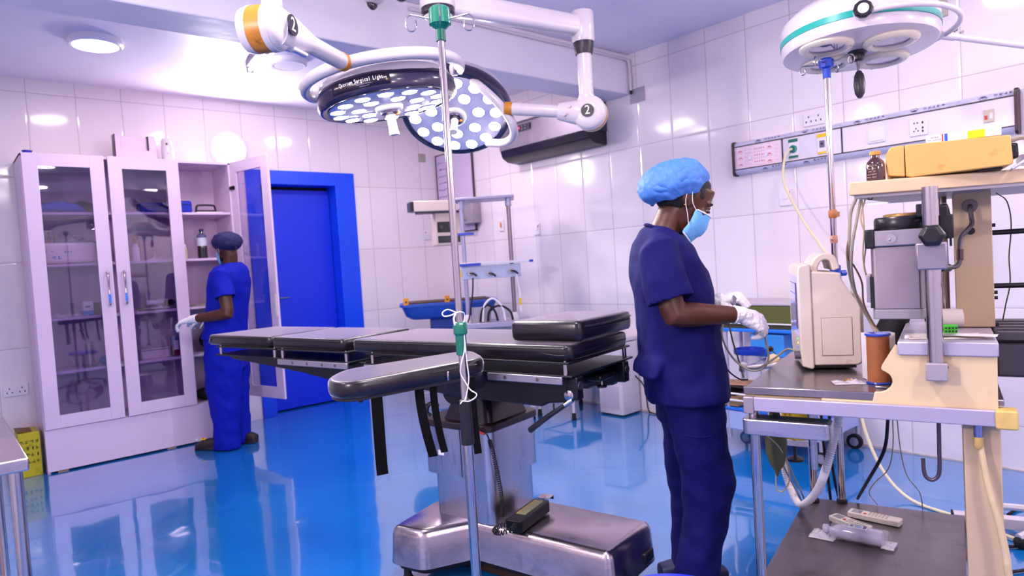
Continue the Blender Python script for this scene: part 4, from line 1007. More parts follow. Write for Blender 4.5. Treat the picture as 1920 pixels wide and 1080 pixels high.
c = jn+ve*.05; MB().cyl(c, c+Vector((0, 0, .022)), .004).lathe([(.013, .02), (.014, .024), (.013, .03), (0, .03)], c=c, seg=10).build('thumb_screw', M_black, el)
c = jn+ve*.09; MB().cyl(c, c+Vector((0, 0, .018)), .006).lathe([(.008, .018), (.008, .024), (0, .024)], c=c, seg=8).build('socket_screw', M_chrome, el)
MB().cyl((far.x, far.y, .06), (far.x, far.y, 2.0), .02, seg=24).build('stand_post', M_enamel, el)
for k in range(5):
    a = R(72*k+10); MB().tube([(far.x, far.y, .08), (far.x+.15*math.cos(a), far.y+.15*math.sin(a), .07), (far.x+.3*math.cos(a), far.y+.3*math.sin(a), .045)], .015, seg=8).build('stand_leg', M_enamel, el)
    MB().sph((far.x+.29*math.cos(a), far.y+.29*math.sin(a), .025), .025, 12, 8).build('stand_caster', M_rubber, el)

# drip pole standing on the trolley top, behind the monitor
px2, py2 = 2.452, 1.054
d2 = empty('drip_pole', (px2, py2, 0), rz=R(-20), label='steel drip pole with blue hook head rising behind the patient monitor', cat='drip stand')
M_bp = mat('blue_plastic', '#0c3fb8', .25, coat=.3)
MB().lathe([(.035, .839), (.035, .845), (.018, .85), (.016, .87), (0, .87)]).build('flange', M_chrome, d2)
MB().cyl((0, 0, .845), (0, 0, 1.17), .0135, seg=20).build('lower_tube', M_chrome, d2)
MB().cyl((0, 0, 1.1), (0, 0, 1.855), .0105, seg=20).build('upper_tube', M_chrome, d2)
MB().cyl((0, 0, 1.10), (0, 0, 1.165), .019, seg=20).build('height_clamp', M_bp, d2, bevel=.003); MB().cyl((.02, 0, 1.135), (.045, 0, 1.135), .011).build('clamp_screw', M_bp, d2)
MB().lathe([(.013, 1.83), (.013, 1.862), (.024, 1.868), (.025, 1.893), (.020, 1.899), (0, 1.899)], seg=8).build('hook_head', M_bp, d2, ang=20)
for an in (20, 110, 200, 290):
    c, s_ = math.cos(R(an)), math.sin(R(an))
    MB().tube([(r_*c, r_*s_, z-.125) for r_, z in [(.02, 2.007), (.045, 2.011), (.075, 2.017), (.088, 2.016), (.096, 2.004), (.092, 1.99), (.080, 1.988), (.075, 2.0), (.079, 2.011)]], .0024, seg=8, n=5).build('hook', M_chrome, d2)
M_tape = mat('brown_tape', '#a8683a', .5)
MB().lathe([(.0115, 1.334), (.015, 1.339), (.0145, 1.360), (.0115, 1.364)], seg=16).box((.013, -.008, 1.347), (.012, .01, .018)).build('tape_wrap', M_tape, d2)
MB().lathe([(.0115, 1.245), (.013, 1.25), (.0125, 1.268), (.0115, 1.272)], seg=16).box((-.014, -.005, 1.262), (.01, .01, .012), (0, .4, 0)).build('tape_wrap', mat('plaster_tape', '#b98472', .5), d2)

# ================================================================== ANAESTHESIA TROLLEY  (own frame: x along its front edge to the right, y away)
CO2 = Vector((1.786, 1.046, 0)); CRZ = math.atan2(-.961, .277)
ca_, cb_ = Vector((.277, -.961, 0)).normalized(), Vector((.961, .277, 0)).normalized()
def cw(s, t, z): return CO2+ca_*s+cb_*t+Vector((0, 0, z))
def cl(px, py, t=None, s=None, z=None):
    "point of the trolley frame seen at a picture position, on its plane t, s or z"
    v = on(px, py, d=1)-CO
    if z is not None: k = (z-EYE)/v.z
    elif t is not None: k = ((CO2+cb_*t-CO).dot(cb_))/v.dot(cb_)
    else: k = ((CO2+ca_*s-CO).dot(ca_))/v.dot(ca_)
    p = CO+v*k-CO2; return Vector((p.dot(ca_), p.dot(cb_), p.z))
tr = empty('anaesthesia_trolley', CO2, rz=CRZ, label='cream and steel anaesthesia trolley with monitor shelf in the right foreground', cat='medical trolley')
M_shelf = mat('dull_steel_shelf', '#80747a', .33, .85, var=.22, vscale=5, bump=.05, bscale=30, dirt='#4c4247', dscale=6, dlo=.56, dhi=.78)
M_top = mat('worktop_steel', '#8f858c', .24, .9, var=.25, vscale=7, bump=.04, bscale=25, dirt='#5a4f55', dscale=5, dlo=.55, dhi=.8)
M_beige = mat('beige_panel', '#c8ab8a', .4, bump=.05, bscale=200, var=.06, vscale=3)
M_grey = mat('grey_plastic', '#9a8f98', .4)
# worktop and cream side panel with its scooped notch
MB().b2(0, .62, .0, .72, .822, .838).build('worktop', M_top, tr, bevel=.003)
MB().b2(-.002, .345, -.004, .004, .818, .842).build('worktop_lip', M_top, tr, bevel=.003)
MB().b2(0, .35, .004, .70, .782, .822).build('worktop_edge', M_creamp, tr, bevel=.002)
prof = [(.21, .782), (.21, .8185), (.335, .8185)]
for px, py in ((1640, 735), (1652, 735), (1661.7, 732), (1670, 725), (1673.7, 716), (1672, 708), (1667.7, 702), (1660, 697), (1654, 694), (1652, 690), (1654, 684), (1668, 662), (1679, 646)):
    q = cl(px, py, t=-.004); prof.append((q.x, q.z))
prof += [(.405, .962), (.609, .962), (.607, .782)]
Mx = Matrix(((1, 0, 0, 0), (0, 0, 1, -.006), (0, 1, 0, 0), (0, 0, 0, 1)))
MB().prism(prof, .012, Mx).build('side_panel', M_creamp, tr, bevel=.0015)
prof2 = [(x+.0, z) for x, z in prof]
MB().prism(prof, .012, Mx @ Matrix.Translation((0, 0, .70))).build('side_panel', M_creamp, tr, bevel=.0015)
MB().b2(.59, .606, .006, .70, .79, .962).build('rear_panel', M_creamp, tr)
MB().b2(.412, .60, .008, .69, .85, .955).build('housing', M_creamp, tr)
MB().b2(.398, .612, -.012, .715, .964, .980).b2(.398, .612, -.014, -.008, .945, .980).build('deck_plate', M_alu, tr, bevel=.003)
# front rail with corner block and yellowed end cap
MB().b2(.030, .602, -.022, -.006, .774, .814).build('front_rail', mat('lilac_aluminium', '#b3a8bd', .35, .4), tr, bevel=.0025)
MB().b2(.0, .030, -.02, .03, .765, .814).build('corner_block', mat('worn_corner', '#9c8f98', .4, .5, dirt='#5c5054', dscale=30), tr, bevel=.003)
MB().prism(rrect(.600, .645, .770, .817, .006), .05, Matrix(((1, 0, 0, 0), (0, 0, 1, -.030), (0, 1, 0, 0), (0, 0, 0, 1)))).build('end_cap', mat('yellowed_plastic', '#d9b569', .4, var=.15, vscale=30, dirt='#b98a3e', dscale=25), tr, bevel=.004)
MB().b2(.0, .02, .03, .70, .772, .812).build('side_rail', M_alu, tr, bevel=.002)
# legs, lower shelf, casters
for s_, t_ in ((.020, .02), (.040, .83), (.137, .862)):
    MB().cyl((s_, t_, .10), (s_, t_, .80), .0145, seg=24).build('leg', M_chrome, tr)
    MB().lathe([(.017, .220), (.02, .222), (.019, .232), (.015, .236)], c=(s_, t_, 0)).build('leg_collar', M_rubber, tr)
sh = [(-.004, .0), (.53, .0), (.54, .888), (.005, .872)]
MB().prism(sh, .022, Matrix.Translation((0, 0, .198))).build('lower_shelf', M_shelf, tr, bevel=.002)
MB().b2(.534, .612, .02, .14, .09, .772).build('front_column', M_beige, tr, bevel=.003)
MB().b2(.540, .61, .74, .86, .09, .8).build('rear_column', M_beige, tr, bevel=.003)
for s_, t_ in ((.03, .04), (.04, .82), (.56, .06), (.57, .80)):
    o = MB().cyl((s_-.012, t_+.015, .045), (s_+.012, t_+.015, .045), .045, seg=24).build('caster', M_rubber, tr)
    MB().b2(s_-.018, s_+.018, t_-.02, t_+.03, .08, .10).cyl((s_-.016, t_+.015, .045), (s_+.016, t_+.015, .045), .02).build('caster_fork', M_grey, o)
MB().b2(-.0, .60, .02, .06, .085, .11).b2(.0, .60, .80, .84, .085, .11).b2(.0, .05, .02, .84, .085, .11).build('base_frame', M_alu, tr)
# lower swing bracket round the front leg
P = rrect(-.005, .232, -.03, .045, .02); MB().prism(P, .045, Matrix.Translation((0, 0, .705))).build('swing_bracket', M_steel, tr, bevel=.003)
MB().b2(.03, .22, -.015, .035, .748, .7515).build('bracket_recess', M_black, tr)
MB().cyl((.124, .35, .505), (.124, .35, .80), .0135, seg=20).build('hanging_tube', M_steel, tr)
c = cl(1495, 792, t=.42); MB().cyl(c+Vector((0, 0, -.05)), c+Vector((0, 0, .05)), .05, seg=28).build('absorber_canister', mat('canister_yellow', '#d9a80c', .45, bump=.5, bscale=70), tr, bevel=.004, label='bright yellow canister under the worktop')
MB().cyl(c+Vector((0, 0, .05)), (c.x, c.y, .80), .02).build('canister_neck', M_grey, tr)
c = cl(1490, 835, t=.60); MB().cyl(c+Vector((0, 0, -.05)), (c.x, c.y, .80), .006).build('drain_rod', M_black, tr); MB().lathe([(.02, 0), (.03, .004), (.03, .012), (.01, .02), (0, .02)], c=c+Vector((0, 0, -.06)), seg=12).build('drain_knob', M_black, tr); MB().b2(c.x-.06, c.x+.07, c.y-.01, c.y+.01, c.z+.0, c.z+.02).build('drain_bracket', M_alu, tr)
# J hook under the rail
MB().lathe([(.010, .764), (.010, .774), (0, .774)], c=(.482, .03, 0), seg=16).build('hook_nut', M_black, tr)
q = [(.482, .03, .766), (.481, .03, .70), (.480, .03, .645), (.476, .03, .622), (.463, .03, .610), (.450, .03, .616), (.445, .03, .632), (.444, .03, .665)]
MB().tube(q, .005, seg=10).build('hook', mat('hook_dark', '#5a4c58', .35, .7), tr)
# hose barb under rail + cream tube going down in front of the column
MB().cyl((.565, -.0, .742), (.565, -.0, .772), .010).build('hose_barb', mat('barb_blue_steel', '#7f88b8', .25, .9), tr)
MB().lathe([(.0095, .742), (.011, .738), (.010, .728), (.011, .722), (.010, .714), (.009, .712)], c=(.565, 0, 0)).build('hose_ferrule', mat('ferrule', '#b8965a', .5), tr)
pts = [cl(1838, 832, t=0), cl(1843, 862, t=-.004), cl(1850, 900, t=-.01), cl(1862, 945, t=-.016), cl(1874, 985, t=-.02), cl(1886, 1040, t=-.022), cl(1892, 1085, t=-.025), Vector((.64, -.02, .15)), Vector((.66, .05, .02)), Vector((.8, .2, .012))]
MB().tube(pts, lambda t: .0068+.002*min(1, t*2), seg=12, n=8).build('drain_hose', mat('aged_hose', '#cdb48c', .45, var=.1, vscale=20), tr)
# front steel post with brackets, rear post, beige column
def post(s_, t_, z0, z1): 
    n_ = 40; P = []
    for i in range(n_):
        a = 2*PI*i/n_; r_ = .0185-(.0018 if i % 10 in (0, 1) else 0); P.append((s_+r_*math.cos(a), t_+r_*math.sin(a)))
    return MB().prism(P, z1-z0, Matrix.Translation((0, 0, z0))).build('steel_post', M_chrome, tr, ang=25)
post(.482, -.022, .90, 1.372); post(.50, .42, .98, 1.372)
MB().b2(.459, .507, -.046, -.0, .886, .930).build('post_foot', M_grey, tr, bevel=.003); MB().cyl((.507, -.02, .918), (.5085, -.02, .918), .0035).build('grub_screw', M_black, tr)
MB().b2(.532, .622, .30, .44, .982, 1.372).build('beige_column', M_beige, tr, bevel=.002)
c0 = cl(1819, 386, t=.297); MB().lathe([(.006, .0), (.016, .0), (.018, .003), (.017, .006), (.008, .006)], c=c0, axis=(0, -1, 0)).build('grommet', mat('grommet', '#6d6264', .4, .5), tr)
c1 = cl(1820, 433, t=.298); MB().cyl(c1, c1+Vector((0, -.002, 0)), .0105).build('black_plug', M_black, tr)
pts = [c0+Vector((0, .01, 0)), c0+Vector((0, -.02, -.004)), cl(1821, 405, t=.27), cl(1822, 420, t=.265), cl(1813, 432, t=.25), cl(1802, 445, t=.24), cl(1799, 465, t=.22), cl(1800, 485, t=.21), cl(1795, 498, t=.2), cl(1780, 502, t=.18), cl(1765, 503, t=.16)]
o = MB().tube(pts, .0062, seg=10).build('rubber_hose', mat('dark_hose', '#4a4048', .45), tr)
MB().cyl(cl(1800, 468, t=.218), cl(1800, 487, t=.21), .0085).build('hose_sleeve', mat('maroon_sleeve', '#3a1420', .4), o)
MB().cyl(cl(1762, 503, t=.12), cl(1778, 502, t=.17), .011).build('pipe_stub', M_black, tr)
for py in (422, 548, 558, 608, 615): c = cl(1864, py, t=.31); c.x = .621; MB().cyl(c, c+Vector((.009, 0, 0)), .005).build('side_screw', M_black, tr)
# vaporiser block between posts
vx0, vx1, vt0, vt1 = .342, .462, .02, .17
va = MB().prism(rrect(vx0, vx1, vt0, vt1, .012), 1.228-1.062, Matrix.Translation((0, 0, 1.062))).build('vaporiser_body', mat('vapor_steel', '#9c8f94', .35, .75, var=.1, vscale=6), tr, bevel=.002)
MB().prism(rrect(vx0, vx1, vt0, vt1, .012), .026, Matrix.Translation((0, 0, 1.0355))).build('vaporiser_foot', mat('vapor_grey', '#958c90', .4, .3), tr, bevel=.002)
for s_ in (.452,): MB().b2(s_-.0008, s_+.0008, vt0-.001, vt0+.002, 1.062, 1.228).build('groove', M_black, va)
MB().prism(rrect(.332, .49, .014, .16, .006), .042, Matrix.Translation((0, 0, 1.229))).build('manifold_block', mat('manifold', '#aaa0a8', .3, .8, var=.1), tr, bevel=.003)
MB().b2(.330, .354, .010, .165, 1.225, 1.276).build('black_end', M_black, tr, bevel=.004)
c = Vector((.392, .013, 1.249)); MB().lathe([(.0085, 0), (.0085, .001), (.012, .001), (.012, .002), (.0095, .002)], c=c, axis=(0, -1, 0)).build('port_ring', M_grey, tr); MB().cyl(c+Vector((0, .002, 0)), c+Vector((0, -.0015, 0)), .0078).build('port', M_black, tr); MB().sph(c+Vector((-.003, -.002, -.003)), .0028, 10, 6).build('port_pin', M_chrome, tr)
MB().lathe([(.066, 1.272), (.068, 1.276), (.068, 1.300), (.064, 1.306), (0, 1.306)], c=(.415, .09, 0), seg=40).build('control_dial', mat('dial_black', '#15121c', .3), tr)
MB().lathe([(.050, 1.305), (.050, 1.312), (.046, 1.314), (0, 1.314)], c=(.420, .09, 0), seg=48).build('scale_ring', mat('brass_scale', '#b8925a', .35, .6, var=.3, vscale=60), tr)
MB().b2(.45, .475, .01, .05, 1.30, 1.333).b2(.47, .52, .03, .15, 1.285, 1.325).build('locking_block', M_black, tr, bevel=.003)
MB().tube([(.50, .05, 1.325), (.515, .05, 1.328), (.522, .055, 1.30), (.523, .06, 1.27), (.523, .06, 1.22)], .003).build('lock_lever', M_black, tr)
MB().b2(.328, .340, .03, .10, 1.08, 1.155).build('side_socket', M_grey, tr, bevel=.002); MB().b2(.338, .346, .02, .11, 1.065, 1.15).build('socket_back', M_black, tr)
# clamp on the post: black wing knob and aluminium clamp
MB().b2(.448, .515, -.05, .03, 1.165, 1.233).build('post_clamp', mat('clamp_alu', '#958b96', .35, .7), tr, bevel=.004)
MB().lathe([(.0, -.008), (.026, -.006), (.030, .0), (.030, .018), (.022, .026), (0, .026)], c=(.484, -.048, 1.250), axis=(0, -1, 0), seg=6).build('wing_knob', M_black, tr, ang=20, bevel=.004)
MB().b2(.50, .53, -.01, .02, 1.24, 1.30).build('knob_arm', M_black, tr, bevel=.003)
# top shelf: chipped cream board, slightly swivelled
u_ = Vector((.39, .139)).normalized(); v_ = Vector((-u_.y, u_.x))
TP = [(.295, .037), (.295+u_.x*.62, .037+u_.y*.62), (.295+u_.x*.62+v_.x*.46, .037+u_.y*.62+v_.y*.46), (.295+v_.x*.46+.22*u_.x, .037+v_.y*.46+.22*u_.y), (.36, .48)]
M_chip = mat('chipped_cream', '#d8b792', .4, var=.06, vscale=8, dirt='#4a3530', dscale=22, dlo=.73, dhi=.76)
MB().prism(TP, .036, Matrix.Translation((0, 0, 1.372))).build('top_shelf', M_chip, tr, bevel=.003)
TP2 = offset(TP, .012)
MB().prism([(x*.97+.02, y*.94+.015) for x, y in TP], .008, Matrix.Translation((0, 0, 1.364))).build('shelf_underside', M_grey, tr)
c = cl(1632, 362, t=.16); MB().tube([(.345, .10, 1.375), (.346, .098, 1.362), (.338, .096, 1.360), (.335, .096, 1.366)], .0015, seg=6).build('shelf_hook', M_black, tr)
# slotted dark rack on the right side and its black rods
rk = []
RKs = .616
MB().b2(RKs, RKs+.40, .46, .50, .84, .985).build('rack_back', mat('rack_grey', '#3f3a44', .45), tr)
mb = MB()
for k in range(5): MB().b2(RKs, RKs+.40, .16+k*.07, .19+k*.07, .962-k*.0, .985).build('rack_slat', mat('rack_grey', '#3f3a44', .45), tr, bevel=.003)
MB().b2(RKs, RKs+.40, .14, .18, .872, .955).build('rack_front', mat('rack_grey', '#3f3a44', .45), tr, bevel=.004)
MB().b2(RKs, RKs+.40, .17, .48, .865, .885).build('rack_tray', mat('rack_grey', '#3f3a44', .45), tr)
for z_ in (1.247, 1.093): MB().cyl((.62, .38, z_), (1.05, .38, z_+.0), .0075).build('cross_rod', M_black, tr)
MB().cyl((1.04, .38, .95), (1.04, .38, 1.40), .012).build('rack_upright', M_black, tr)
# absorber arm, clear dome valve and black ball at the far left corner of the worktop
q0 = cl(1402, 690, t=.66); q1 = cl(1462, 684, t=.56)
MB().cyl(q0, q1, .010).build('valve_arm', M_enamel, tr); 
MB().lathe([(0, 0), (.016, .0), (.020, .006), (.020, .018), (.012, .022), (0, .022)], c=q0+Vector((-.008, 0, 0)), axis=(-1, .2, .2)).build('valve_body', M_enamel, tr)
c = cl(1450, 676, t=.60); MB().lathe([(.024, -.012), (.026, .0), (.022, .012), (.012, .022), (0, .026)], c=c).build('valve_dome', mat('amber_clear', '#e2c9a2', .1, coat=.8), tr)
c = cl(1445, 654, t=.62); MB().sph(c, .011).build('black_ball', M_black, tr); MB().tube([c, cl(1456, 665, t=.61), cl(1462, 675, t=.6)], .002).build('ball_wire', M_chrome, tr)
# breathing bag hanging under the near left corner, corrugated white hose
bg = empty('breathing_bag', cw(.055, .13, 0), rz=CRZ, label='dark olive breathing bag hanging under the corner of the trolley', cat='breathing bag')
MB().lathe([(.008, .76), (.012, .745), (.026, .70), (.032, .65), (.030, .61), (.022, .578), (.010, .56), (.006, .548), (.004, .540), (0, .538)], seg=28, sx=1, sy=.8).build('bag', mat('olive_rubber', '#4a4522', .45, bump=.2, bscale=30), bg)
MB().cyl((0, 0, .76), (0, 0, .79), .012).build('neck', M_black, bg)
def corrug(P, r, name, m, parent=None, amp=.0022, pitch=.008):
    P = catmull(P, 16); out = []; 
    L_ = [0]
    for a, b in zip(P, P[1:]): L_.append(L_[-1]+(b-a).length)
    tot = L_[-1]; n_ = int(tot/pitch*3); res = []; k = 0
    for i in range(n_+1):
        d = tot*i/n_
        while k < len(L_)-2 and L_[k+1] < d: k += 1
        f = (d-L_[k])/max(1e-9, L_[k+1]-L_[k]); res.append(P[k].lerp(P[k+1], f))
    return MB().tube(res, lambda t: r+amp*math.sin(t*tot/pitch*2*PI), seg=18, smooth=False).build(name, m, parent, ang=80)
M_hose = mat('white_hose', '#ece2e6', .4)
P = [cl(1575, 760, t=.42)+Vector((0, 0, .03)), cl(1572, 785, t=.42), cl(1562, 830, t=.42), cl(1550, 875, t=.42), cl(1535, 915, t=.5), cl(1515, 940, t=.62)]
P += [cl(1497, 935, t=.72)+Vector((0, 0, -.02)), cl(1478, 905, t=.8), cl(1468, 860, t=.8), cl(1466, 810, t=.78), cl(1470, 770, t=.70)]
o = corrug([cw(*p) for p in P], .0125, 'breathing_hose', M_hose); tag(o, 'white corrugated breathing hose looping under the trolley top', 'hose')
# grey cables bunched under the corner
for i, (a, b) in enumerate((((1440, 762), (1502, 938)), ((1452, 765), (1508, 936)))):
    p = [cl(*a, t=.30), cl(a[0]+8, a[1]+60, t=.3), cl(a[0]+28, a[1]+110, t=.4), cl(b[0], b[1], t=.86), cl(b[0]+2, b[1]+5, t=.9)+Vector((0, 0, -.05))]
    e_ = MB().tube([cw(*q) for q in p], .0035, seg=8).build('sampling_tube', mat('grey_cable', '#9c9080', .45)); tag(e_, ('left' if i == 0 else 'right')+' of two grey tubes slanting behind the front trolley leg', 'cable')
p = [cl(1440, 818, t=.05), cl(1462, 840, t=.1), cl(1476, 870, t=.14), cl(1480, 900, t=.15), cl(1470, 920, t=.15), cl(1458, 918, t=.15), cl(1455, 895, t=.14), cl(1460, 860, t=.12), cl(1458, 840, t=.11)]
e_ = MB().tube([cw(*q) for q in p], .0022, seg=8).build('thin_cable', mat('tan_cable', '#b39a78', .45)); tag(e_, 'thin tan cable loop hanging below the swing bracket', 'cable')
for nm, pts_, r_, m_, lb_ in (
    ('power_cable', [(1665, 782, .3), (1661, 830, .32), (1650, 862, .36), (1625, 905, .5), (1608, 935, .92)], .0052, M_rubber, 'thick black cable hanging from the middle of the trolley'),
    ('thin_cable', [(1674, 784, .3), (1674, 840, .35), (1665, 880, .4), (1640, 905, .5), (1630, 925, .7), (1645, 946, .86)], .0018, mat('tan_cable', '#b39a78', .45), 'thin tan wire hanging right beside the thick black cable'),
    ('thin_cable', [(1682, 786, .3), (1688, 840, .35), (1700, 890, .5), (1725, 925, .75), (1730, 956, .9)], .0018, mat('tan_cable', '#b39a78', .45), 'thin tan wire bowing right towards the far shelf edge')):
    e_ = MB().tube([cw(*cl(a, b, t=c)) for a, b, c in pts_], r_, seg=8).build(nm, m_); tag(e_, lb_, 'cable')
for k, px in enumerate((1545, 1557)):
    e_ = MB().tube([cw(*cl(px-6+4*k, 770, t=.95)), cw(*cl(px, 840, t=.98)), cw(*cl(px+8, 900, t=1.0)), cw(*cl(px+14+6*k, 950, t=1.02))], .006, seg=8).build('black_cable', M_rubber); tag(e_, ('left' if k == 0 else 'right')+' one of the two black cables behind the rear trolley leg', 'cable')
# cable bundle falling from the top shelf to the worktop
M_c1 = mat('tan_cable', '#b39a78', .45); M_c2 = mat('grey_cable', '#9c9080', .45); M_c3 = mat('brown_cable', '#7a5640', .45)
bund = [
    ([(1605, 372, .1), (1595, 400, .1), (1592, 450, .1), (1590, 490, .12), (1600, 540, .2), (1625, 590, .25), (1645, 628, .25)], .0048, M_c2, 'thick grey cable, leftmost of the bundle falling from the top shelf'),
    ([(1614, 374, .1), (1607, 410, .1), (1598, 460, .1), (1597, 510, .12), (1608, 560, .2), (1630, 600, .25), (1652, 630, .25)], .0042, M_c2, 'second grey cable of the bundle falling from the top shelf'),
    ([(1616, 374, .1), (1620, 430, .1), (1618, 480, .1), (1625, 520, .12), (1633, 535, .14)], .0022, M_c1, 'thin tan cable right of the grey cables under the top shelf'),
    ([(1622, 374, .1), (1614, 410, .1), (1624, 450, .1), (1620, 500, .12), (1632, 530, .14)], .0022, M_c1, 'thin tan cable twisting beside the vaporiser'),
    ([(1592, 440, .1), (1588, 480, .1), (1602, 500, .12), (1616, 530, .15), (1620, 570, .2), (1640, 610, .25), (1665, 640, .3)], .0026, M_c3, 'brown cable crossing behind the patient monitor'),
]
for pts_, r_, m_, lb_ in bund:
    e_ = MB().tube([cw(*cl(a, b, t=c)) for a, b, c in pts_], r_, seg=8, n=8).build('hanging_cable', m_); tag(e_, lb_, 'cable')
e_ = MB().tube([cw(*cl(a, b, t=c)) for a, b, c in [(1868, 362, .4), (1888, 378, .45), (1896, 420, .45), (1892, 480, .45), (1894, 530, .45), (1886, 570, .45), (1878, 612, .45)]], .0018, seg=6).build('thin_cable', mat('dark_green_cable', '#2c3a22', .45)); tag(e_, 'thin dark green wire hanging right of the beige column', 'cable')

# ---------------------------------------------------------------- things on the trolley
# patient monitor, screen to the left
F = cw(.11, .31, .842); vz = math.atan2(-.27, .963)
mo = empty('patient_monitor', F, rz=CRZ+math.atan2(.27, .963), label='bulky cream patient monitor standing on the steel trolley top', cat='monitor')
M_mon = mat('monitor_cream', '#ddccbf', .38, var=.05, vscale=6, dirt='#b79c86', dscale=12, dlo=.66, dhi=.8)
def prs(prof, y0, y1, name, m, parent, **k):
    Mx_ = Matrix(((1, 0, 0, 0), (0, 0, 1, y0), (0, 1, 0, 0), (0, 0, 0, 1)))
    return MB().prism(prof, y1-y0, Mx_).build(name, m, parent, **k)
prs([(.022, .012), (.165, .012), (.178, .02), (.178, .20), (.172, .205), (.125, .292), (.125, .308), (.035, .318), (.022, .318)], 0, .27, 'monitor_body', M_mon, mo, bevel=.006, seg=3)
prs([(.0, .01), (.03, .0), (.036, .008), (.036, .335), (.03, .342), (.003, .338), (-.004, .325), (-.004, .06)], -.006, .276, 'monitor_bezel', M_mon, mo, bevel=.005, seg=3)
MB().b2(.062, .150, -.0015, .001, .045, .165).build('battery_cover', M_mon, mo, bevel=.001)
MB().b2(.0605, .1515, -.0008, .001, .0435, .1665).build('cover_gap', mat('gap_brown', '#8a7060', .6), mo)
prs([(.168, .03), (.183, .035), (.186, .06), (.186, .215), (.175, .24), (.165, .24)], .01, .26, 'rear_rim', M_mon, mo, bevel=.004)
MB().b2(.02, .16, .01, .26, .003, .012).build('monitor_foot', M_rubber, mo)
mb = MB(); hp = [Vector((.052, .135, .31)), Vector((.054, .135, .335)), Vector((.068, .135, .356)), Vector((.088, .135, .362)), Vector((.108, .135, .352)), Vector((.118, .135, .318))]
hp = catmull(hp, 6); rr = []
for i, p in enumerate(hp):
    t = (hp[min(i+1, len(hp)-1)]-hp[max(i-1, 0)]).normalized(); nn_ = Vector((-t.z, 0, t.x))
    rr.append(mb.ring([p+nn_*a*.011+Vector((0, 1, 0))*b*.10 for a, b in ((-1, -1), (1, -1), (1, 1), (-1, 1))]))
for a, b in zip(rr, rr[1:]): mb.skin(a, b)
mb.face(rr[0][::-1]); mb.face(rr[-1]); mb.build('carry_handle', M_mon, mo, bevel=.004)
scr = MB().box((-.0035, .135, .205), (.003, .225, .20), (0, R(0), 0)).build('screen', mat('screen_lilac', '#b9add8', .08, coat=.6, emit='#8a7cc0', estr=.25), mo)
random.seed(5)
for k in range(5):
    MB().b2(-.0058, -.0050, .04, .23, .14+k*.034, .142+k*.034).build('screen_trace', mat('trace_'+str(k % 3), ('#3c4fa8', '#4a3a70', '#2f70c8')[k % 3], .4, emit=('#3c4fd8', '#4a3a70', '#2f70c8')[k % 3], estr=.5), scr)
MB().b2(-.0058, -.005, .03, .07, .13, .28).build('screen_readout', mat('readout', '#352a5a', .4), scr)
MB().lathe([(.013, 0), (.014, .006), (.013, .020), (0, .021)], c=(-.0, .02, .045), axis=(-1, 0, 0), seg=24).build('menu_knob', mat('knob_grey', '#5b5468', .35), mo)
for k, c_ in enumerate(('#30d040', '#e0b020', '#3050e0')): MB().cyl((-.003, .05+.0*k, .095-.014*k), (-.007, .05, .095-.014*k), .003, seg=10).build('indicator', mat('ind'+str(k), c_, .4, emit=c_, estr=1.5), mo)
# roll of brown bandage between blue rims
sp = empty('adhesive_roll', cw(.340, .155, .8385), label='upright brown adhesive plaster roll with blue rims behind the notch', cat='plaster roll')
MB().cyl((0, 0, .003), (0, 0, .138), .0295, seg=36).build('plaster', mat('brown_plaster', '#9a5a34', .6, bump=.15, bscale=60), sp)
MB().lathe([(.014, .137), (.033, .137), (.034, .140), (.033, .143), (.014, .141)], seg=36).build('blue_rim', M_bp, sp, bevel=.0005); MB().lathe([(.0, .0), (.033, .0), (.034, .002), (.033, .005), (0, .005)], seg=36).build('blue_rim', M_bp, sp)
pb = empty('white_card_box', cw(.325, .215, .838), rz=CRZ+R(25), label='narrow white card box standing right behind the plaster roll', cat='box'); MB().b2(-.028, .052, -.02, .02, .001, .137).build('carton', M_sw, pb, bevel=.001)
# crumpled clear bag
random.seed(11)
cb = empty('plastic_bag', cw(.262, .135, .8385), rz=CRZ+R(20), label='crumpled clear plastic bag lying in front of the monitor', cat='plastic bag')
M_bag = thin_glass('bag_film', '#efe6f2', fres=1.55, rough=.12)
def crumple(w_, d_, h_, nx=16, ny=12, seed=1):
    mb = MB(); g = []
    for i in range(nx+1):
        row = []
        for j in range(ny+1):
            x, y = (i/nx-.5)*w_, (j/ny-.5)*d_; e = min(1, 3.2*min(i/nx, 1-i/nx, j/ny, 1-j/ny))
            nz = abs(noise.noise(Vector((x*28+seed, y*28, seed))))*.9+abs(noise.noise(Vector((x*70, y*70+seed, 3))))*.5
            row.append(mb.b.verts.new((x+noise.noise(Vector((y*40, seed, i)))*.004, y+noise.noise(Vector((x*40, j, seed)))*.004, .001+h_*e*nz)))
        g.append(row)
    for i in range(nx):
        for j in range(ny): mb.face((g[i][j], g[i+1][j], g[i+1][j+1], g[i][j+1]))
    return mb
crumple(.085, .06, .022, seed=3).build('bag_film', mat('film_white', '#efe8f4', .12, alpha=.45, coat=.6), cb, ang=180, solid=.0006)
MB().tube([(-.012, 0, .006), (0, .006, .009), (.012, -.004, .007), (.02, .006, .006)], .0018).build('bag_content', mat('gold_bits', '#a8823c', .4, .4), cb)
pc = empty('clip', cw(.352, .078, .8385), rz=CRZ, label='small steel clip inside the trolley notch', cat='clip'); MB().b2(-.016, .016, -.007, .007, 0, .006).build('clip_body', M_steel, pc, bevel=.002)
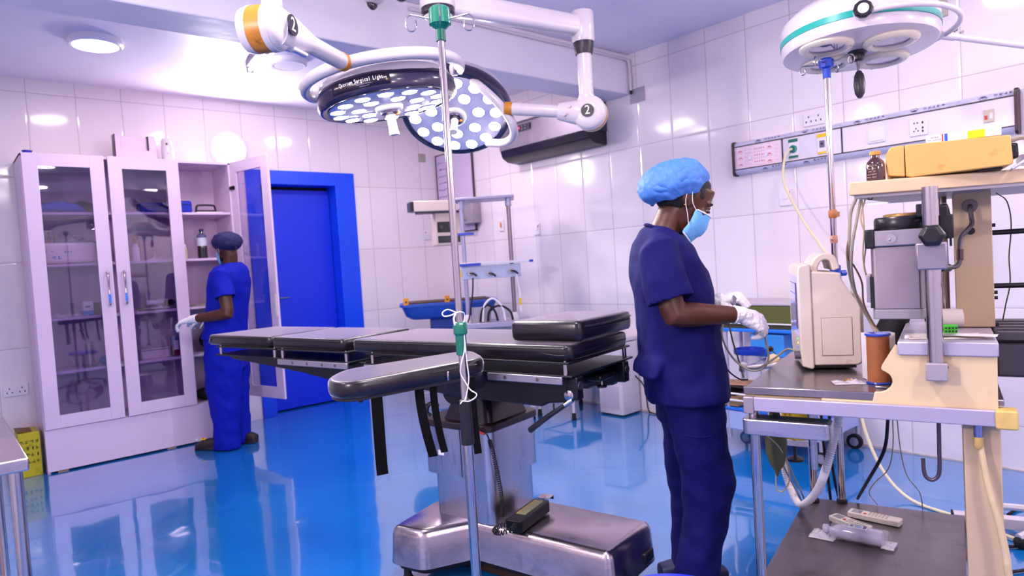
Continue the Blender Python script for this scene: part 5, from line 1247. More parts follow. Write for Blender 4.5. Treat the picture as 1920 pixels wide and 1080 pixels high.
# top of the deck plate: papers, green plug, white cap, cuff roll
pl = empty('paper_sheet', cw(.50, .10, .9805), rz=CRZ+R(8), label='crumpled white papers under the green connector on the trolley deck', cat='paper')
crumple(.17, .11, .006, seed=7).build('paper', mat('paper_cream', '#e2d6cf', .7), pl, ang=180, solid=.0005)
pl2 = empty('paper_sheet', cw(.55, .075, .987), rz=CRZ-R(10), label='torn paper sleeve reaching the right edge of the trolley deck', cat='paper')
crumple(.13, .05, .005, seed=9).build('paper', mat('paper_white', '#e6dfe0', .7), pl2, ang=180, solid=.0005)
gc = empty('green_connector', cw(.512, .065, .994), rz=CRZ+R(6), label='bright green multi-pin connector on the papers', cat='connector')
MB().b2(-.022, .018, -.014, .014, 0, .022).build('housing', mat('bright_green', '#38a81c', .4), gc, bevel=.003); MB().b2(-.045, -.028, -.008, .008, .003, .016).build('plug', mat('bright_green', '#38a81c', .4), gc, bevel=.002)
mb = MB()
for i in range(4):
    for j in range(2): MB().cyl((-.008+i*.0075, -.0145, .006+j*.008), (-.008+i*.0075, -.0125, .006+j*.008), .0026, seg=8).build('pin_hole', M_black, gc)
mb.b.free()
wc = empty('white_stopper', cw(.418, .045, .981), label='tiny white stopper at the left end of the trolley deck', cat='stopper'); MB().lathe([(.006, 0), (.0065, .003), (.0055, .009), (0, .010)]).build('cap', M_sw, wc)
rc = empty('paper_roll', cw(.50, .30, 1.008), rz=CRZ+R(12), label='white recorder paper roll lying on the deck behind the steel post', cat='paper roll')
MB().lathe([(.008, -.045), (.027, -.045), (.0275, -.04), (.0275, .04), (.027, .045), (.008, .045)], axis=(1, 0, 0), seg=32).build('paper_roll', mat('paper_cream', '#e2d6cf', .7), rc); MB().cyl((-.047, 0, 0), (.047, 0, 0), .009).build('roll_core', M_black, rc)
# black cloth bag behind
bb = empty('black_pouch', cw(.335, .44, .84), rz=CRZ, label='black cloth pouch slumped behind the plaster roll', cat='pouch')
MB().loft([((0.01, 0, .004), .050, .06, (1, 0, 0), (0, 1, 0)), ((.012, 0, .06), .052, .06, (1, 0, 0), (0, 1, 0)), ((.02, 0, .12), .050, .045, (1, 0, .2), (0, 1, 0)), ((.045, 0, .18), .045, .03, (1, 0, .2), (0, 1, 0)), ((.060, 0, .225), .035, .02, (1, 0, 0), (0, 1, 0))], seg=24).build('cloth', mat('black_cloth', '#0d0b14', .8, bump=.5, bscale=24), bb, disp=(.01, .04))
# top shelf load: yellow beige recorder, vial, cartons
ux = Vector((u_.x, u_.y)); yb = Vector((.395, .035))+ux*.0; ang_ = math.atan2(u_.y, u_.x)
yy = cw(.392, .093, 1.409)
ye = empty('syringe_pump', yy, rz=CRZ+R(4), label='long yellowed beige device lying on top of the trolley shelf', cat='medical device')
M_yb = mat('yellowed_beige', '#dca55c', .42, var=.05, vscale=6, dirt='#b9823f', dscale=14, dlo=.62, dhi=.78)
prs([(-.006, .010), (.034, .004), (.034, .088), (.002, .086), (-.008, .070), (-.010, .04)], 0, .20, 'front_cap', M_yb, ye, bevel=.003)
prs([(.036, .004), (.05, .0), (.262, .006), (.270, .010), (.266, .082), (.036, .088)], 0, .20, 'casing', M_yb, ye, bevel=.003)
MB().b2(.0, .06, .02, .19, -.0005, .004).build('grey_foot', M_grey, ye); MB().b2(.20, .25, .02, .18, -.0005, .006).build('rear_foot', M_black, ye)
MB().box((.272, .06, .045), (.03, .05, .04)).build('power_plug', M_black, ye, bevel=.006)
MB().tube([(.27, .03, .07), (.295, .03, .075), (.315, .03, .06), (.32, .04, .03), (.33, .06, .01)], .006).build('plug_cable', mat('grey_cable', '#9c9080', .45), ye)
wt = empty('white_wedge', cw(.690, .150, 1.409), rz=CRZ+R(-2), label='white plastic flap leaning at the right end of the beige device', cat='plastic part')
MB().box((.02, -.0, .03), (.12, .05, .006), (0, R(-32), 0)).build('flap', M_sw, wt, bevel=.002); MB().cyl((-.005, .03, .022), (-.005, .06, .022), .014).build('roller', M_sw, wt)
cx = empty('medicine_box', yy+ca_*.085+cb_*.05+Vector((0, 0, .0895)), rz=CRZ+R(4), label='white carton with red, blue and yellow bands on the beige device', cat='box')
MB().b2(0, .165, 0, .04, 0, .020).build('carton', M_sw, cx, bevel=.0008)
for x0, x1, c_ in ((.035, .038, '#c02838'), (.041, .048, '#2458c0'), (.092, .130, '#f0d010')): MB().b2(x0, x1, -.0004, .0404, -.0001, .0204).build('printed_band', mat('band'+c_, c_, .5), cx)
smudge('@@@@@', .006, (.018, -.0008, .0135), face_m((0, -1, 0)), M_ink2, cx, 'printed_letters'); smudge('@@@ @@@@@@', .005, (.018, -.0008, .007), face_m((0, -1, 0)), M_ink2, cx, 'printed_letters')
vi = empty('medicine_vial', cw(.357, .092, 1.4085), label='brown glass medicine bottle with orange cap left of the beige device', cat='bottle')
MB().lathe([(0, 0), (.0185, 0), (.0195, .003), (.0195, .036), (.0175, .044), (.009, .053), (.0085, .06), (.0095, .061), (.0095, .064), (0, .064)], seg=28).build('bottle_glass', mat('amber_glass', '#3a120a', .06, coat=1, spec=.8), vi)
MB().lathe([(.0, .068), (.0108, .068), (.0112, .0665), (.0112, .060), (.0105, .0595), (.0, .0595)], seg=28).build('bottle_cap', mat('orange_cap', '#e08a24', .35), vi)
vi.scale = (1.2, 1.2, 1.18); tm = vi.location; nv = -cb_*.94-ca_*.3; nv.normalize()
for k, wd in enumerate(('@@@@@@ @@', '@@ @@@', '@@@ @@', '@@@@@@@@', '@@@ @@@@')): smudge(wd, .0052, tuple(nv*.0199+Vector((0, 0, .034-k*.0065))), face_m(nv), mat('pale_label_print', '#c9a898', .5), vi, 'printed_letters', sx=.8)

# ---------------------------------------------------------------- things on the lower shelf
def remote(p, rz, label, s=1.0, L_=.155):
    e = empty('remote_control', p, rz=rz, label=label, cat='remote control')
    MB().prism(rrect(-L_/2, L_/2, -.024, .024, .008), .020, Matrix.Translation((0, 0, .001))).build('body', mat('remote_ivory', '#d3c8c0', .4, dirt='#a08a74', dscale=20, dlo=.68, dhi=.8), e, bevel=.003)
    MB().b2(-L_/2+.012, -L_/2+.045, -.016, .016, .0208, .0216).build('display', mat('remote_lcd', '#8f8792', .2), e)
    MB().cyl((-L_/2+.058, -.008, .020), (-L_/2+.058, -.008, .0228), .0055).build('red_button', M_red, e)
    for i in range(6):
        for j in range(3): MB().box((-L_/2+.072+i*.0115, -.014+j*.014, .0215), (.0075, .0075, .002)).build('button', mat('remote_keys', '#a9a396', .4), e, bevel=.0008)
    return e
a1 = math.atan2(-.06, .17)
remote(cw(.262, .715, .221), CRZ+R(-12), 'grey white remote control lying at the far side of the lower shelf', L_=.175)
remote(cw(.192, .625, .221), CRZ+R(-32), 'whiter remote control half under the clear bottle on the lower shelf', L_=.15)
bo = empty('infusion_bottle', cw(.185, .50, .2475), rz=CRZ+R(-6), label='clear plastic infusion bottle in crinkled wrap on the lower shelf', cat='bottle')
M_bot = mat('bottle_milk', '#c9c0dc', .12, alpha=.72, coat=.8)
MB().lathe([(0, -.02), (.018, -.02), (.024, -.012), (.026, .0), (.026, .112), (.024, .12), (0, .12)], axis=(1, 0, 0), seg=28, sx=.9).build('bottle_body', M_bot, bo)
MB().lathe([(.026, 0), (.022, -.02), (.011, -.034), (.010, -.045), (.016, -.05), (.015, -.065), (0, -.068)], axis=(1, 0, 0), seg=24, sx=.9).build('bottle_neck', M_bot, bo)
lbm = MB(); a_ = []
for x in (.018, .075):
    a_.append(lbm.ring([(x, math.sin(R(q))*.0268, math.cos(R(q))*.0278) for q in range(-30, 31, 6)]))
lbm.skin(a_[0], a_[1], closed=False); o = lbm.build('bottle_label', mat('label_white', '#e9e4f2', .5), bo, solid=.0004)
MB().b2(.062, .073, -.011, .011, .0276, .0284).build('label_block', mat('label_navy', '#3b2a6a', .5), o)
for k in range(6): MB().b2(.022+k*.0017, .0227+k*.0017, -.009, .009, .0276, .0284).build('barcode_bar', M_ink2, o)
for k in range(5): MB().b2(.036, .058, -.009+k*.0042, -.0075+k*.0042, .0276, .0284).build('label_line', mat('label_blue', '#6d8ccf', .5), o)
w1 = crumple(.085, .085, .030, nx=22, ny=20, seed=21).xf(Matrix.Translation((-.065, 0, -.026))).build('wrap_end', mat('film_white', '#efe8f4', .12, alpha=.45, coat=.6), bo, ang=180, solid=.0005)
mb = MB(); rr = []
for i in range(17):
    x = -.035+.175*i/16; rr.append(mb.ring([(x, math.cos(a)*(.030+.003*noise.noise(Vector((x*60, a*2, 5)))), math.sin(a)*(.0295+.002*noise.noise(Vector((x*70, a*3, 9))))) for a in [2*PI*k/28 for k in range(28)]]))
for a, b in zip(rr, rr[1:]): mb.skin(a, b)
mb.build('wrap_film', mat('film_thin', '#f2ecf8', .1, alpha=.16, coat=.6), bo, ang=180)
crumple(.04, .075, .022, nx=12, ny=16, seed=31).xf(Matrix.Translation((.138, 0, -.020))).build('wrap_end', mat('film_white', '#efe8f4', .12, alpha=.45, coat=.6), bo, ang=180, solid=.0005)

# ================================================================== CONTENTS OF THE WHITE CABINET
S1, S2, S3, S4 = .687, 1.057, 1.432, 1.792
def th(name, loc, label, cat, rz=0, group=None): return empty(name, loc, rz=rz, label=label, cat=cat, group=group)
M_film2 = mat('wrap_film_lilac', '#d8d0e6', .15, alpha=.5, coat=.6)
M_grime = mat('dark_cloth', '#1a1218', .7)
# top shelf
e = th('wrapped_linen', (.73, 5.72, S4), 'blue linen pack in shiny plastic on the top left cabinet shelf', 'linen')
MB().loft([((-.17, 0, .001), .02, .09, (0, 0, 1), (0, 1, 0)), ((-.15, 0, .03), .028, .11, (0, 0, 1), (0, 1, 0)), ((0, 0, .045), .044, .12, (0, 0, 1), (0, 1, 0)), ((.1, 0, .036), .034, .11, (0, 0, 1), (0, 1, 0)), ((.15, 0, .02), .018, .09, (0, 0, 1), (0, 1, 0))], p=3).build('linen', mat('blue_linen', '#3f66c8', .6), e)
crumple(.34, .2, .03, seed=41).xf(Matrix.Translation((0, 0, .07))).build('wrap', M_film2, e, ang=180)
e = th('dark_bag', (.90, 5.74, S4), 'dark brown bag slumped beside the wrapped linen', 'bag')
MB().loft([((-.10, 0, .03), .028, .05, (0, 0, 1), (0, 1, 0)), ((-.04, 0, .05), .05, .08, (0, 0, 1), (0, 1, 0)), ((.05, 0, .04), .038, .08, (0, 0, 1), (0, 1, 0))]).build('bag', M_grime, e, disp=(.015, .04))
e = th('blue_pouch', (1.37, 5.74, S4), 'dark blue zip pouch behind the middle glass door', 'pouch')
MB().prism(rrect(-.13, .085, -.07, .07, .03), .085).build('pouch', mat('navy_cloth', '#16309a', .55), e, bevel=.02, seg=3); MB().tube([(-.11, -.071, .055), (0, -.0725, .058), (.07, -.071, .055)], .003).build('zip', M_black, e)
e = th('blue_pouch', (1.553, 5.73, S4), 'royal blue pouch at the left of the open top shelf', 'pouch')
MB().prism(rrect(-.045, .06, -.07, .07, .02), .10).build('pouch', mat('royal_cloth', '#0d2ac0', .5), e, bevel=.02, seg=3); MB().tube([(-.03, -.071, .07), (.05, -.071, .068)], .003).build('zip', M_black, e)
e = th('wrapped_packet', (1.24, 5.70, S4), 'small light blue wrapped packet on the top middle shelf', 'packet'); crumple(.14, .12, .03, seed=44).build('packet', mat('pale_blue_film', '#8fb4ee', .3), e, ang=180, solid=.001)
e = th('carry_case', (1.73, 5.72, S4), 'black carry handle case on the open top shelf', 'case')
MB().b2(-.09, .11, -.07, .07, .0, .012).build('case_base', M_sw, e, bevel=.003)
MB().tube([(-.075, 0, .01), (-.07, 0, .055), (-.05, 0, .07), (.05, 0, .07), (.07, 0, .055), (.075, 0, .01)], .008, seg=8).build('handle', M_black, e); MB().b2(-.08, .08, -.02, .02, .012, .03).build('handle_block', M_black, e, bevel=.004)
# second shelf
e = th('wrapped_pads', (.765, 5.70, S3), 'large white plastic wrapped pack with blue print on the second left shelf', 'packet')
MB().prism(rrect(-.165, .16, -.10, .10, .03), .145, Matrix.Translation((0, 0, .004))).build('pack', mat('pack_white', '#efe6e4', .4, bump=.3, bscale=14, coat=.5), e, bevel=.02, seg=3)
smudge('@ @   @@@', .030, (-.07, -.1015, .085), face_m((0, -1, 0)), mat('blue_print', '#2f6ad0', .5), e, 'printed_letters'); smudge('@@', .050, (-.085, -.1015, .045), face_m((0, -1, 0)), mat('blue_print', '#2f6ad0', .5), e, 'printed_letters')
e = th('plastic_bag', (.82, 5.72, S3+.152), 'grey plastic bag lying on top of the white wrapped pack', 'plastic bag'); crumple(.26, .16, .07, nx=20, ny=14, seed=52).build('bag_film', mat('grey_film', '#9c93b0', .3), e, ang=180, solid=.001)
for i, (x, h) in enumerate(((.64, .07), (.675, .09), (.71, .08))):
    e = th('glass_ampoule', (x, 5.85, S3+.150), ('left', 'middle', 'right')[i]+' of the three small glass ampoules behind the white pack', 'ampoule')
    MB().lathe([(0, 0), (.012, 0), (.012, h*.6), (.005, h*.75), (.006, h), (0, h)], seg=12).build('glass', mat('ampoule_glass', '#c9a8b0', .1, alpha=.6), e)
def jar(x, y, z, r, h, m, mc, label, neck=.6, name='plastic_bottle', caph=.02, cat='bottle'):
    e = th(name, (x, y, z), label, cat)
    MB().lathe([(0, 0), (r, 0), (r*1.02, .004), (r, h*.7), (r*.9, h*.78), (r*neck, h*.84), (r*neck, h-caph), (0, h-caph)], seg=20).build('bottle_body', m, e)
    MB().lathe([(r*neck*1.15, h-caph), (r*neck*1.15, h-.002), (r*neck, h), (0, h)], seg=20).build('bottle_cap', mc, e); return e
M_wb = mat('white_bottle', '#ece6ee', .3)
jar(1.115, 5.68, S3, .03, .145, mat('jar_lilac', '#b9b4cc', .2, alpha=.9), M_wb, 'translucent white jar at the left of the middle second shelf', .8)
jar(1.185, 5.66, S3, .027, .13, M_wb, M_wb, 'white plastic bottle with orange print beside the jar')

jar(1.215, 5.78, S3, .028, .19, mat('clear_amber', '#c9a05a', .1, alpha=.55), mat('orange_cap', '#e08a24', .35), 'clear bottle with orange cap behind the white bottle')
e = th('plastic_bag', (1.36, 5.72, S3), 'pale crumpled bag of small items on the middle second shelf', 'plastic bag'); crumple(.22, .16, .085, nx=20, ny=14, seed=61).build('bag_film', mat('pale_film', '#cdbfc6', .3), e, ang=180, solid=.001)
jar(1.53, 5.66, S3, .017, .115, mat('beige_bottle', '#d9cba8', .3), M_wb, 'small beige bottle behind the stile of the open bay')
e = jar(1.668, 5.68, S3, .036, .235, mat('dark_drink', '#150a16', .08, coat=.8), mat('navy_cap', '#1a1c5a', .35), 'dark drink bottle with blue cap and white label on the open second shelf', .38)
MB().lathe([(.0372, .10), (.0372, .165), (.0368, .165)], seg=24).build('bottle_label', mat('drink_label', '#cfd0e0', .4), e); MB().lathe([(.0364, .165), (.034, .185), (.018, .20)], seg=24).build('empty_top', mat('clear_top', '#5c5a80', .1), e)
# third shelf
e = th('medicine_box', (.845, 5.66, S2), 'upright white and blue medicine carton on the third left shelf', 'box', rz=R(8)); MB().b2(-.033, .033, -.02, .02, 0, .10).build('carton', M_sw, e, bevel=.001); MB().b2(-.0335, .0335, -.0205, .0205, 0, .035).build('blue_band', mat('band_blue', '#2f86d8', .4), e); MB().b2(-.02, .012, -.0212, -.020, .055, .068).build('printed_band', M_ink2, e)
e = th('paper_pile', (.71, 5.72, S2), 'crumpled white papers on the third left shelf', 'paper'); crumple(.26, .16, .05, seed=71).build('paper', mat('paper_lilac', '#cfc4d8', .6), e, ang=180, solid=.001)
e = th('dark_box', (.93, 5.78, S2), 'dark flat box behind the medicine carton', 'box'); MB().b2(-.05, .04, -.05, .05, 0, .085).build('carton', mat('dark_box', '#3f2c38', .5), e, bevel=.002)
for i, (x, w_, c_) in enumerate(((1.12, .10, '#d6cbd6'), (1.20, .12, '#8a8c7c'), (1.30, .14, '#cfc2d2'), (1.40, .12, '#6d7262'))):
    e = th('sterile_pouch', (x, 5.68+.03*(i % 2), S2+.004*i), ('white sterile pouch at the left end of the middle third shelf', 'olive sterile pouch under the white roll', 'pale pouch in the centre of the middle third shelf', 'dark olive pouch at the right end of the middle third shelf')[i], 'packet', rz=R(12*i-20)); crumple(w_+.04, .13, .025, seed=80+i).build('pouch', mat('pouch'+str(i), c_, .5), e, ang=180, solid=.002)
e = th('gauze_roll', (1.30, 5.72, S2+.052), 'white roll lying on the pouches of the middle third shelf', 'roll'); MB().cyl((-.06, 0, 0), (.06, 0, 0), .022, seg=20).build('gauze', mat('gauze_white', '#e0d4e4', .7), e, bevel=.004)
e = th('dark_tube', (1.41, 5.75, S2+.045), 'small dark cylinder right of the white roll', 'tube'); MB().sph((0, 0, 0), (.045, .03, .025)).build('tube', M_grime, e)
for i, (x, c_) in enumerate(((1.62, '#8c9080'), (1.74, '#d2c9d6'))):
    e = th('sterile_pouch', (x, 5.67, S2), ('olive', 'white')[i]+' sterile pouch on the open third shelf', 'packet', rz=R(9-20*i)); crumple(.15, .13, .03, seed=90+i).build('pouch', mat('pouchb'+str(i), c_, .5), e, ang=180, solid=.002)
# fourth shelf
e = th('forceps_jar', (.835, 5.66, S1), 'tall steel forceps jar with forceps standing in it', 'jar')
MB().lathe([(0, 0), (.045, 0), (.045, .004), (.028, .010), (.026, .17), (.028, .172), (.024, .172), (.022, .02), (0, .02)], seg=28).build('jar', M_chrome, e)
for s_ in (-1, 1): MB().tube([(0, 0, .03), (-.008+.004*s_, 0, .18), (-.03+.008*s_, 0, .25), (-.052+.010*s_, 0, .275), (-.062+.006*s_, 0, .262), (-.055, 0, .245)], .004, seg=6).build('forceps_arm', M_chrome, e)
e = th('blue_bottle', (.935, 5.70, S1), 'small blue item beside the forceps jar', 'bottle'); MB().sph((0, 0, .03), (.04, .03, .03)).build('bottle_body', mat('mid_blue', '#1c58c8', .3), e)
e = th('white_carton', (1.27, 5.70, S1), 'long white carton on the fourth middle shelf', 'box', rz=R(5)); MB().b2(-.11, .09, -.05, .05, 0, .075).build('carton', mat('carton_lilac', '#d3c3d6', .5), e, bevel=.002); MB().b2(-.11, .09, -.0515, -.05, .062, .066).build('lid_line', M_grime, e)
e = th('pump_bottle', (1.425, 5.66, S1), 'clear pump bottle with red liquid at the right of the fourth shelf', 'bottle')
MB().prism(rrect(-.05, .05, -.035, .035, .015), .075).build('red_liquid', mat('red_liquid', '#7a1620', .1, coat=.6), e, bevel=.006); MB().prism(rrect(-.05, .05, -.035, .035, .015), .075, Matrix.Translation((0, 0, .076))).build('bottle_body', mat('blue_clear', '#5c70b8', .1, alpha=.7), e, bevel=.01)
MB().b2(-.035, -.005, -.037, -.035, .05, .12).build('bottle_label', M_sw, e); MB().cyl((0, 0, .15), (0, 0, .185), .008).box((-.02, 0, .19), (.06, .012, .008)).build('pump', mat('pump_lilac', '#b5aec8', .3), e)
e = th('dark_bag', (1.72, 5.72, S1), 'black bag on the fourth shelf behind the far nurse', 'bag'); MB().sph((0, 0, .09), (.12, .08, .09)).build('bag', M_grime, e, disp=(.03, .06))
e = th('dark_bag', (1.645, 5.70, .302), 'black cloth heap at the bottom of the open bay', 'bag'); MB().sph((0, 0, .05), (.13, .08, .05)).sph((.1, 0, .09), (.07, .06, .09)).build('bag', M_grime, e, remesh=.01, disp=(.03, .06))
# on top of the cabinet
e = th('blue_lid', (.565, 5.60, 2.186), 'small blue round lid on the top left corner of the cabinet', 'dish'); MB().lathe([(0, 0), (.022, 0), (.028, .004), (.028, .020), (.031, .022), (.031, .026), (0, .026)], seg=28).build('lid', mat('deep_blue_lid', '#1a12b0', .3), e)  # a loose blue lid lying on the cabinet
e = th('wall_box', (1.27, 5.78, 2.186), 'white open drawer-like box standing on the cabinet top', 'box')
mb = MB(); mb.b2(-.14, .14, -.02, .0, .0, .10).b2(-.14, -.10, -.02, .06, .10, .215).b2(.09, .14, -.02, .06, .10, .215).b2(-.10, .09, .0, .012, .10, .205)
mb.build('box_frame', M_white, e, bevel=.001); MB().b2(-.146, -.14, -.02, .06, 0, .215).build('dark_side', M_black, e); MB().b2(.08, .09, -.012, .05, .10, .21).build('dark_strip', mat('dark_box', '#3f2c38', .5), e)
e = th('air_freshener', (1.49, 5.76, 2.186), 'tall white air freshener dispenser on the cabinet top', 'dispenser')
MB().loft([((0, 0, 0), .042, .035, (1, 0, 0), (0, 1, 0)), ((0, 0, .10), .045, .038, (1, 0, 0), (0, 1, 0)), ((-.005, 0, .18), .036, .032, (1, 0, 0), (0, 1, 0)), ((-.01, 0, .20), .024, .022, (1, 0, 0), (0, 1, 0))], p=3).build('housing', M_enamel, e, ang=60); MB().cyl((-.012, -.038, .155), (-.012, -.030, .155), .008).build('nozzle', M_black, e)
smudge('@@', .014, (-.008, -.0395, .08), face_m((0, -1, 0)), mat('blue_print', '#2f6ad0', .5), e, 'printed_letters')

# ================================================================== THINGS ROUND THE ROOM
e = th('sharps_box', (.43, 5.70, 0), 'yellow cardboard sharps box on the floor left of the cabinet', 'box')
MB().b2(-.06, .06, -.13, .12, 0, .30).build('carton', mat('sharps_yellow', '#b8ae14', .5, dirt='#7c8410', dscale=20), e, bevel=.003); MB().box((-.02, 0, .305), (.09, .2, .004), (0, R(8), 0)).build('flap', mat('flap_brown', '#6e4a18', .6), e)
for k in range(4): smudge('@@@@', .045, (0, -.1312, .24-k*.045), face_m((0, -1, 0)), mat('sharps_print', '#5c6a10', .6), e)
for k in range(5): smudge('@@@@', .045, (.0612, -.02, .24-k*.045), face_m((1, 0, 0)), mat('sharps_print', '#5c6a10', .6), e)
# stainless table, bottom left corner
st_ = th('steel_table', (.15, 2.0, 0), 'stainless steel instrument table cut by the left edge', 'table')
MB().b2(-.70, 0, 0, .98, .818, .85).build('table_top', M_steelh, st_, bevel=.004)
for x, y in ((-.025, .045), (-.67, .045), (-.025, .94), (-.67, .94)): MB().cyl((x, y, .02), (x, y, .82), .0145, seg=24).build('leg', M_chrome, st_); MB().lathe([(.016, 0), (.018, .02), (.015, .025), (0, .025)], c=(x, y, 0)).build('foot', M_rubber, st_)
MB().b2(-.68, -.01, .03, .95, .22, .24).build('lower_shelf', M_steelh, st_, bevel=.003)
# air purifier
e = th('air_purifier', (4.06, 3.467, 0), 'tall white air purifier with perforated grille on the floor by the right wall', 'air purifier')
MB().prism(rrect(-.11, .115, -.122, .122, .02), .56, Matrix.Translation((0, 0, .012))).build('housing', M_enamel, e, bevel=.004); MB().prism(rrect(-.11, .115, -.122, .122, .02), .03, Matrix.Translation((0, 0, .578))).build('top_panel', M_enamel, e, bevel=.006)
MB().prism(rrect(-.10, .105, -.112, .112, .02), .012).build('foot', M_rubber, e)
MB().b2(-.1115, -.110, -.095, .085, .05, .24).build('grille', mat('grille_lilac', '#cbbfd0', .5), e)
mb = MB()
for i in range(14):
    for j in range(16): mb.b2(-.1125, -.1113, -.088+i*.0125, -.081+i*.0125, .056+j*.0115, .062+j*.0115)
o = mb.build('grille_hole', mat('hole_grey', '#8d8298', .6), e, flat=True); o['kind'] = 'stuff'
e2 = MB().tube([(4.12, 3.345, .30), (4.17, 3.30, .2), (4.175, 3.28, .03), (4.16, 3.22, .008), (4.15, 3.05, .006), (4.17, 2.9, .008)], .005).build('power_cable', M_rubber); tag(e2, 'black cable on the floor beside the air purifier', 'cable')
# foot stool with white legs
e = th('foot_stool', (3.88, 3.80, 0), 'low white framed foot stool with black rubber feet by the right wall', 'stool')
MB().b2(-.27, .25, -.20, .17, .222, .240).build('seat', M_enamel, e, bevel=.004)
for x, y in ((-.25, .14), (-.20, -.19), (.24, .15), (.24, -.16)): o = MB().cyl((x, y, .05), (x*.96, y*.96, .225), .012).build('leg', M_enamel, e); MB().lathe([(.018, 0), (.019, .005), (.014, .055), (0, .055)], c=(x, y, 0), seg=16).build('rubber_foot', M_rubber, o)
MB().cyl((-.235, .13, .12), (-.19, -.18, .12), .008).cyl((-.235, .13, .12), (.23, .14, .12), .008).build('brace', M_enamel, e)
# blue tray trolley in the far corner
A0, A1 = Vector((3.08, 5.04, 0)), Vector((3.80, 4.59, 0)); axx = (A1-A0).normalized(); ayy = Vector((-axx.y, axx.x, 0)); LA = (A1-A0).length
bt = empty('blue_tray_trolley', A0, rz=math.atan2(axx.y, axx.x), label='blue plastic tray trolley with orange corner tags in the far corner', cat='trolley')
M_bt = mat('tray_blue', '#2452b4', .35, var=.06)
MB().loft([((LA/2, .24, .79), LA*.40, .18, (1, 0, 0), (0, 1, 0)), ((LA/2, .24, .82), LA*.46, .22, (1, 0, 0), (0, 1, 0)), ((LA/2, .24, .905), LA*.50, .245, (1, 0, 0), (0, 1, 0)), ((LA/2, .24, .908), LA*.52, .255, (1, 0, 0), (0, 1, 0)), ((LA/2, .24, .93), LA*.52, .255, (1, 0, 0), (0, 1, 0)), ((LA/2, .24, .932), LA*.50, .24, (1, 0, 0), (0, 1, 0))], seg=48, p=6).build('tray', M_bt, bt, ang=50)
MB().b2(.06, LA-.06, .05, .43, .932, .942).build('mat_pad', mat('brown_pad', '#4f3226', .6), bt, bevel=.003)
for x in (.0, .36): o = MB().b2(x+.02, x+.065, .005, .012, .925, .99).build('orange_tag', mat('orange_tag', '#e8951c', .45), bt, bevel=.003); MB().cyl((x+.043, .002, .955), (x+.043, .006, .955), .008).build('tag_hole', M_black, o)
MB().b2(.25, LA-.25, .12, .36, .30, .80).build('pedestal', mat('pedestal_blue', '#1d3f92', .4), bt, bevel=.01)
for x, y in ((.1, .05), (LA-.1, .05), (.1, .43), (LA-.1, .43)): MB().cyl((x-.012, y, .05), (x+.012, y, .05), .05, seg=20).build('caster', M_rubber, bt)
MB().b2(.08, LA-.08, .03, .07, .10, .14).b2(.08, LA-.08, .41, .45, .10, .14).b2(.3, LA-.3, .05, .43, .10, .30).build('base_frame', M_alu, bt)
# grey machine frame with control unit
d_ = 5.4
p1 = on(872, 500, d=d_); p2 = on(960, 500, d=d_); gx = (p2-p1); gx.z = 0; GL = gx.length; gx.normalize()
gf = empty('resuscitation_frame', (p1.x, p1.y, 0), rz=math.atan2(gx.y, gx.x), label='tall grey two-post equipment frame with rails before the whiteboard wall', cat='medical stand')
M_fr = mat('frame_grey', '#aaa4c0', .35, .3); M_frd = mat('frame_dull', '#8a7c84', .35, .6)
MB().cyl((0, 0, .80), (0, 0, 1.74), .017, seg=20).build('post', M_fr, gf); MB().cyl((GL, 0, .80), (GL, 0, 1.74), .017, seg=20).build('post', M_frd, gf)
for x in (0, GL): MB().cyl((x, 0, 1.70), (x, 0, 1.765), .026, .022).build('post_cap', M_fr, gf)
MB().b2(-.06, GL+.05, -.05, .26, 1.765, 1.785).build('top_shelf', M_fr, gf, bevel=.004)
MB().b2(-.05, GL+.17, -.06, .20, 1.242, 1.262).build('mid_shelf', M_sw, gf, bevel=.003); MB().b2(-.05, .13, -.062, -.058, 1.236, 1.258).build('blue_edge', M_bp, gf); MB().b2(GL+.14, GL+.172, -.062, -.05, 1.24, 1.26).build('blue_edge', M_bp, gf)
MB().b2(-.03, GL+.07, -.03, .01, 1.13, 1.235).build('valve_panel', mat('panel_pale', '#b9bfda', .3), gf, bevel=.004)
for x, z in ((.04, 1.18), (.19, 1.17), (GL-.01, 1.18)): MB().cyl((x, -.032, z), (x, -.06, z), .018).build('valve_knob', M_chrome, gf); MB().tube([(x, -.06, z), (x+.03, -.075, z-.005), (x+.055, -.08, z-.025)], .008).build('valve_lever', M_black, gf)
MB().b2(-.05, -.03, -.032, -.03, 1.15, 1.21).build('yellow_tag', M_yel, gf)
MB().b2(-.08, .09, -.03, -.01, 1.485, 1.505).build('blue_clamp', mat('clamp_blue', '#3350c0', .3), gf, bevel=.002)
for x in (0, GL): MB().lathe([(.03, .78), (.032, .80), (.024, .84), (.017, .845)], c=(x, 0, 0)).build('post_foot', M_sw, gf)
MB().b2(-.1, GL+.12, -.12, .28, .74, .78).build('work_plate', M_fr, gf, bevel=.004); MB().b2(.02, GL, -.02, .22, .18, .74).build('machine_body', M_cream, gf, bevel=.01)
for x in (-.08, GL+.1): MB().b2(x-.02, x+.02, -.16, .30, .07, .10).build('base_bar', M_alu, gf); MB().cyl((x-.01, -.14, .035), (x+.01, -.14, .035), .035).cyl((x-.01, .28, .035), (x+.01, .28, .035), .035).build('caster', M_rubber, gf)
MB().b2(.01, GL-.01, .0, .2, .10, .18).b2(-.08, GL+.1, .05, .1, .08, .11).build('base_frame', M_alu, gf)
MB().tube([(.06, -.05, 1.14), (.055, -.07, 1.05), (.04, -.08, .95), (.02, -.09, .85), (.0, -.10, .79)], .006).build('black_hose', M_rubber, gf)
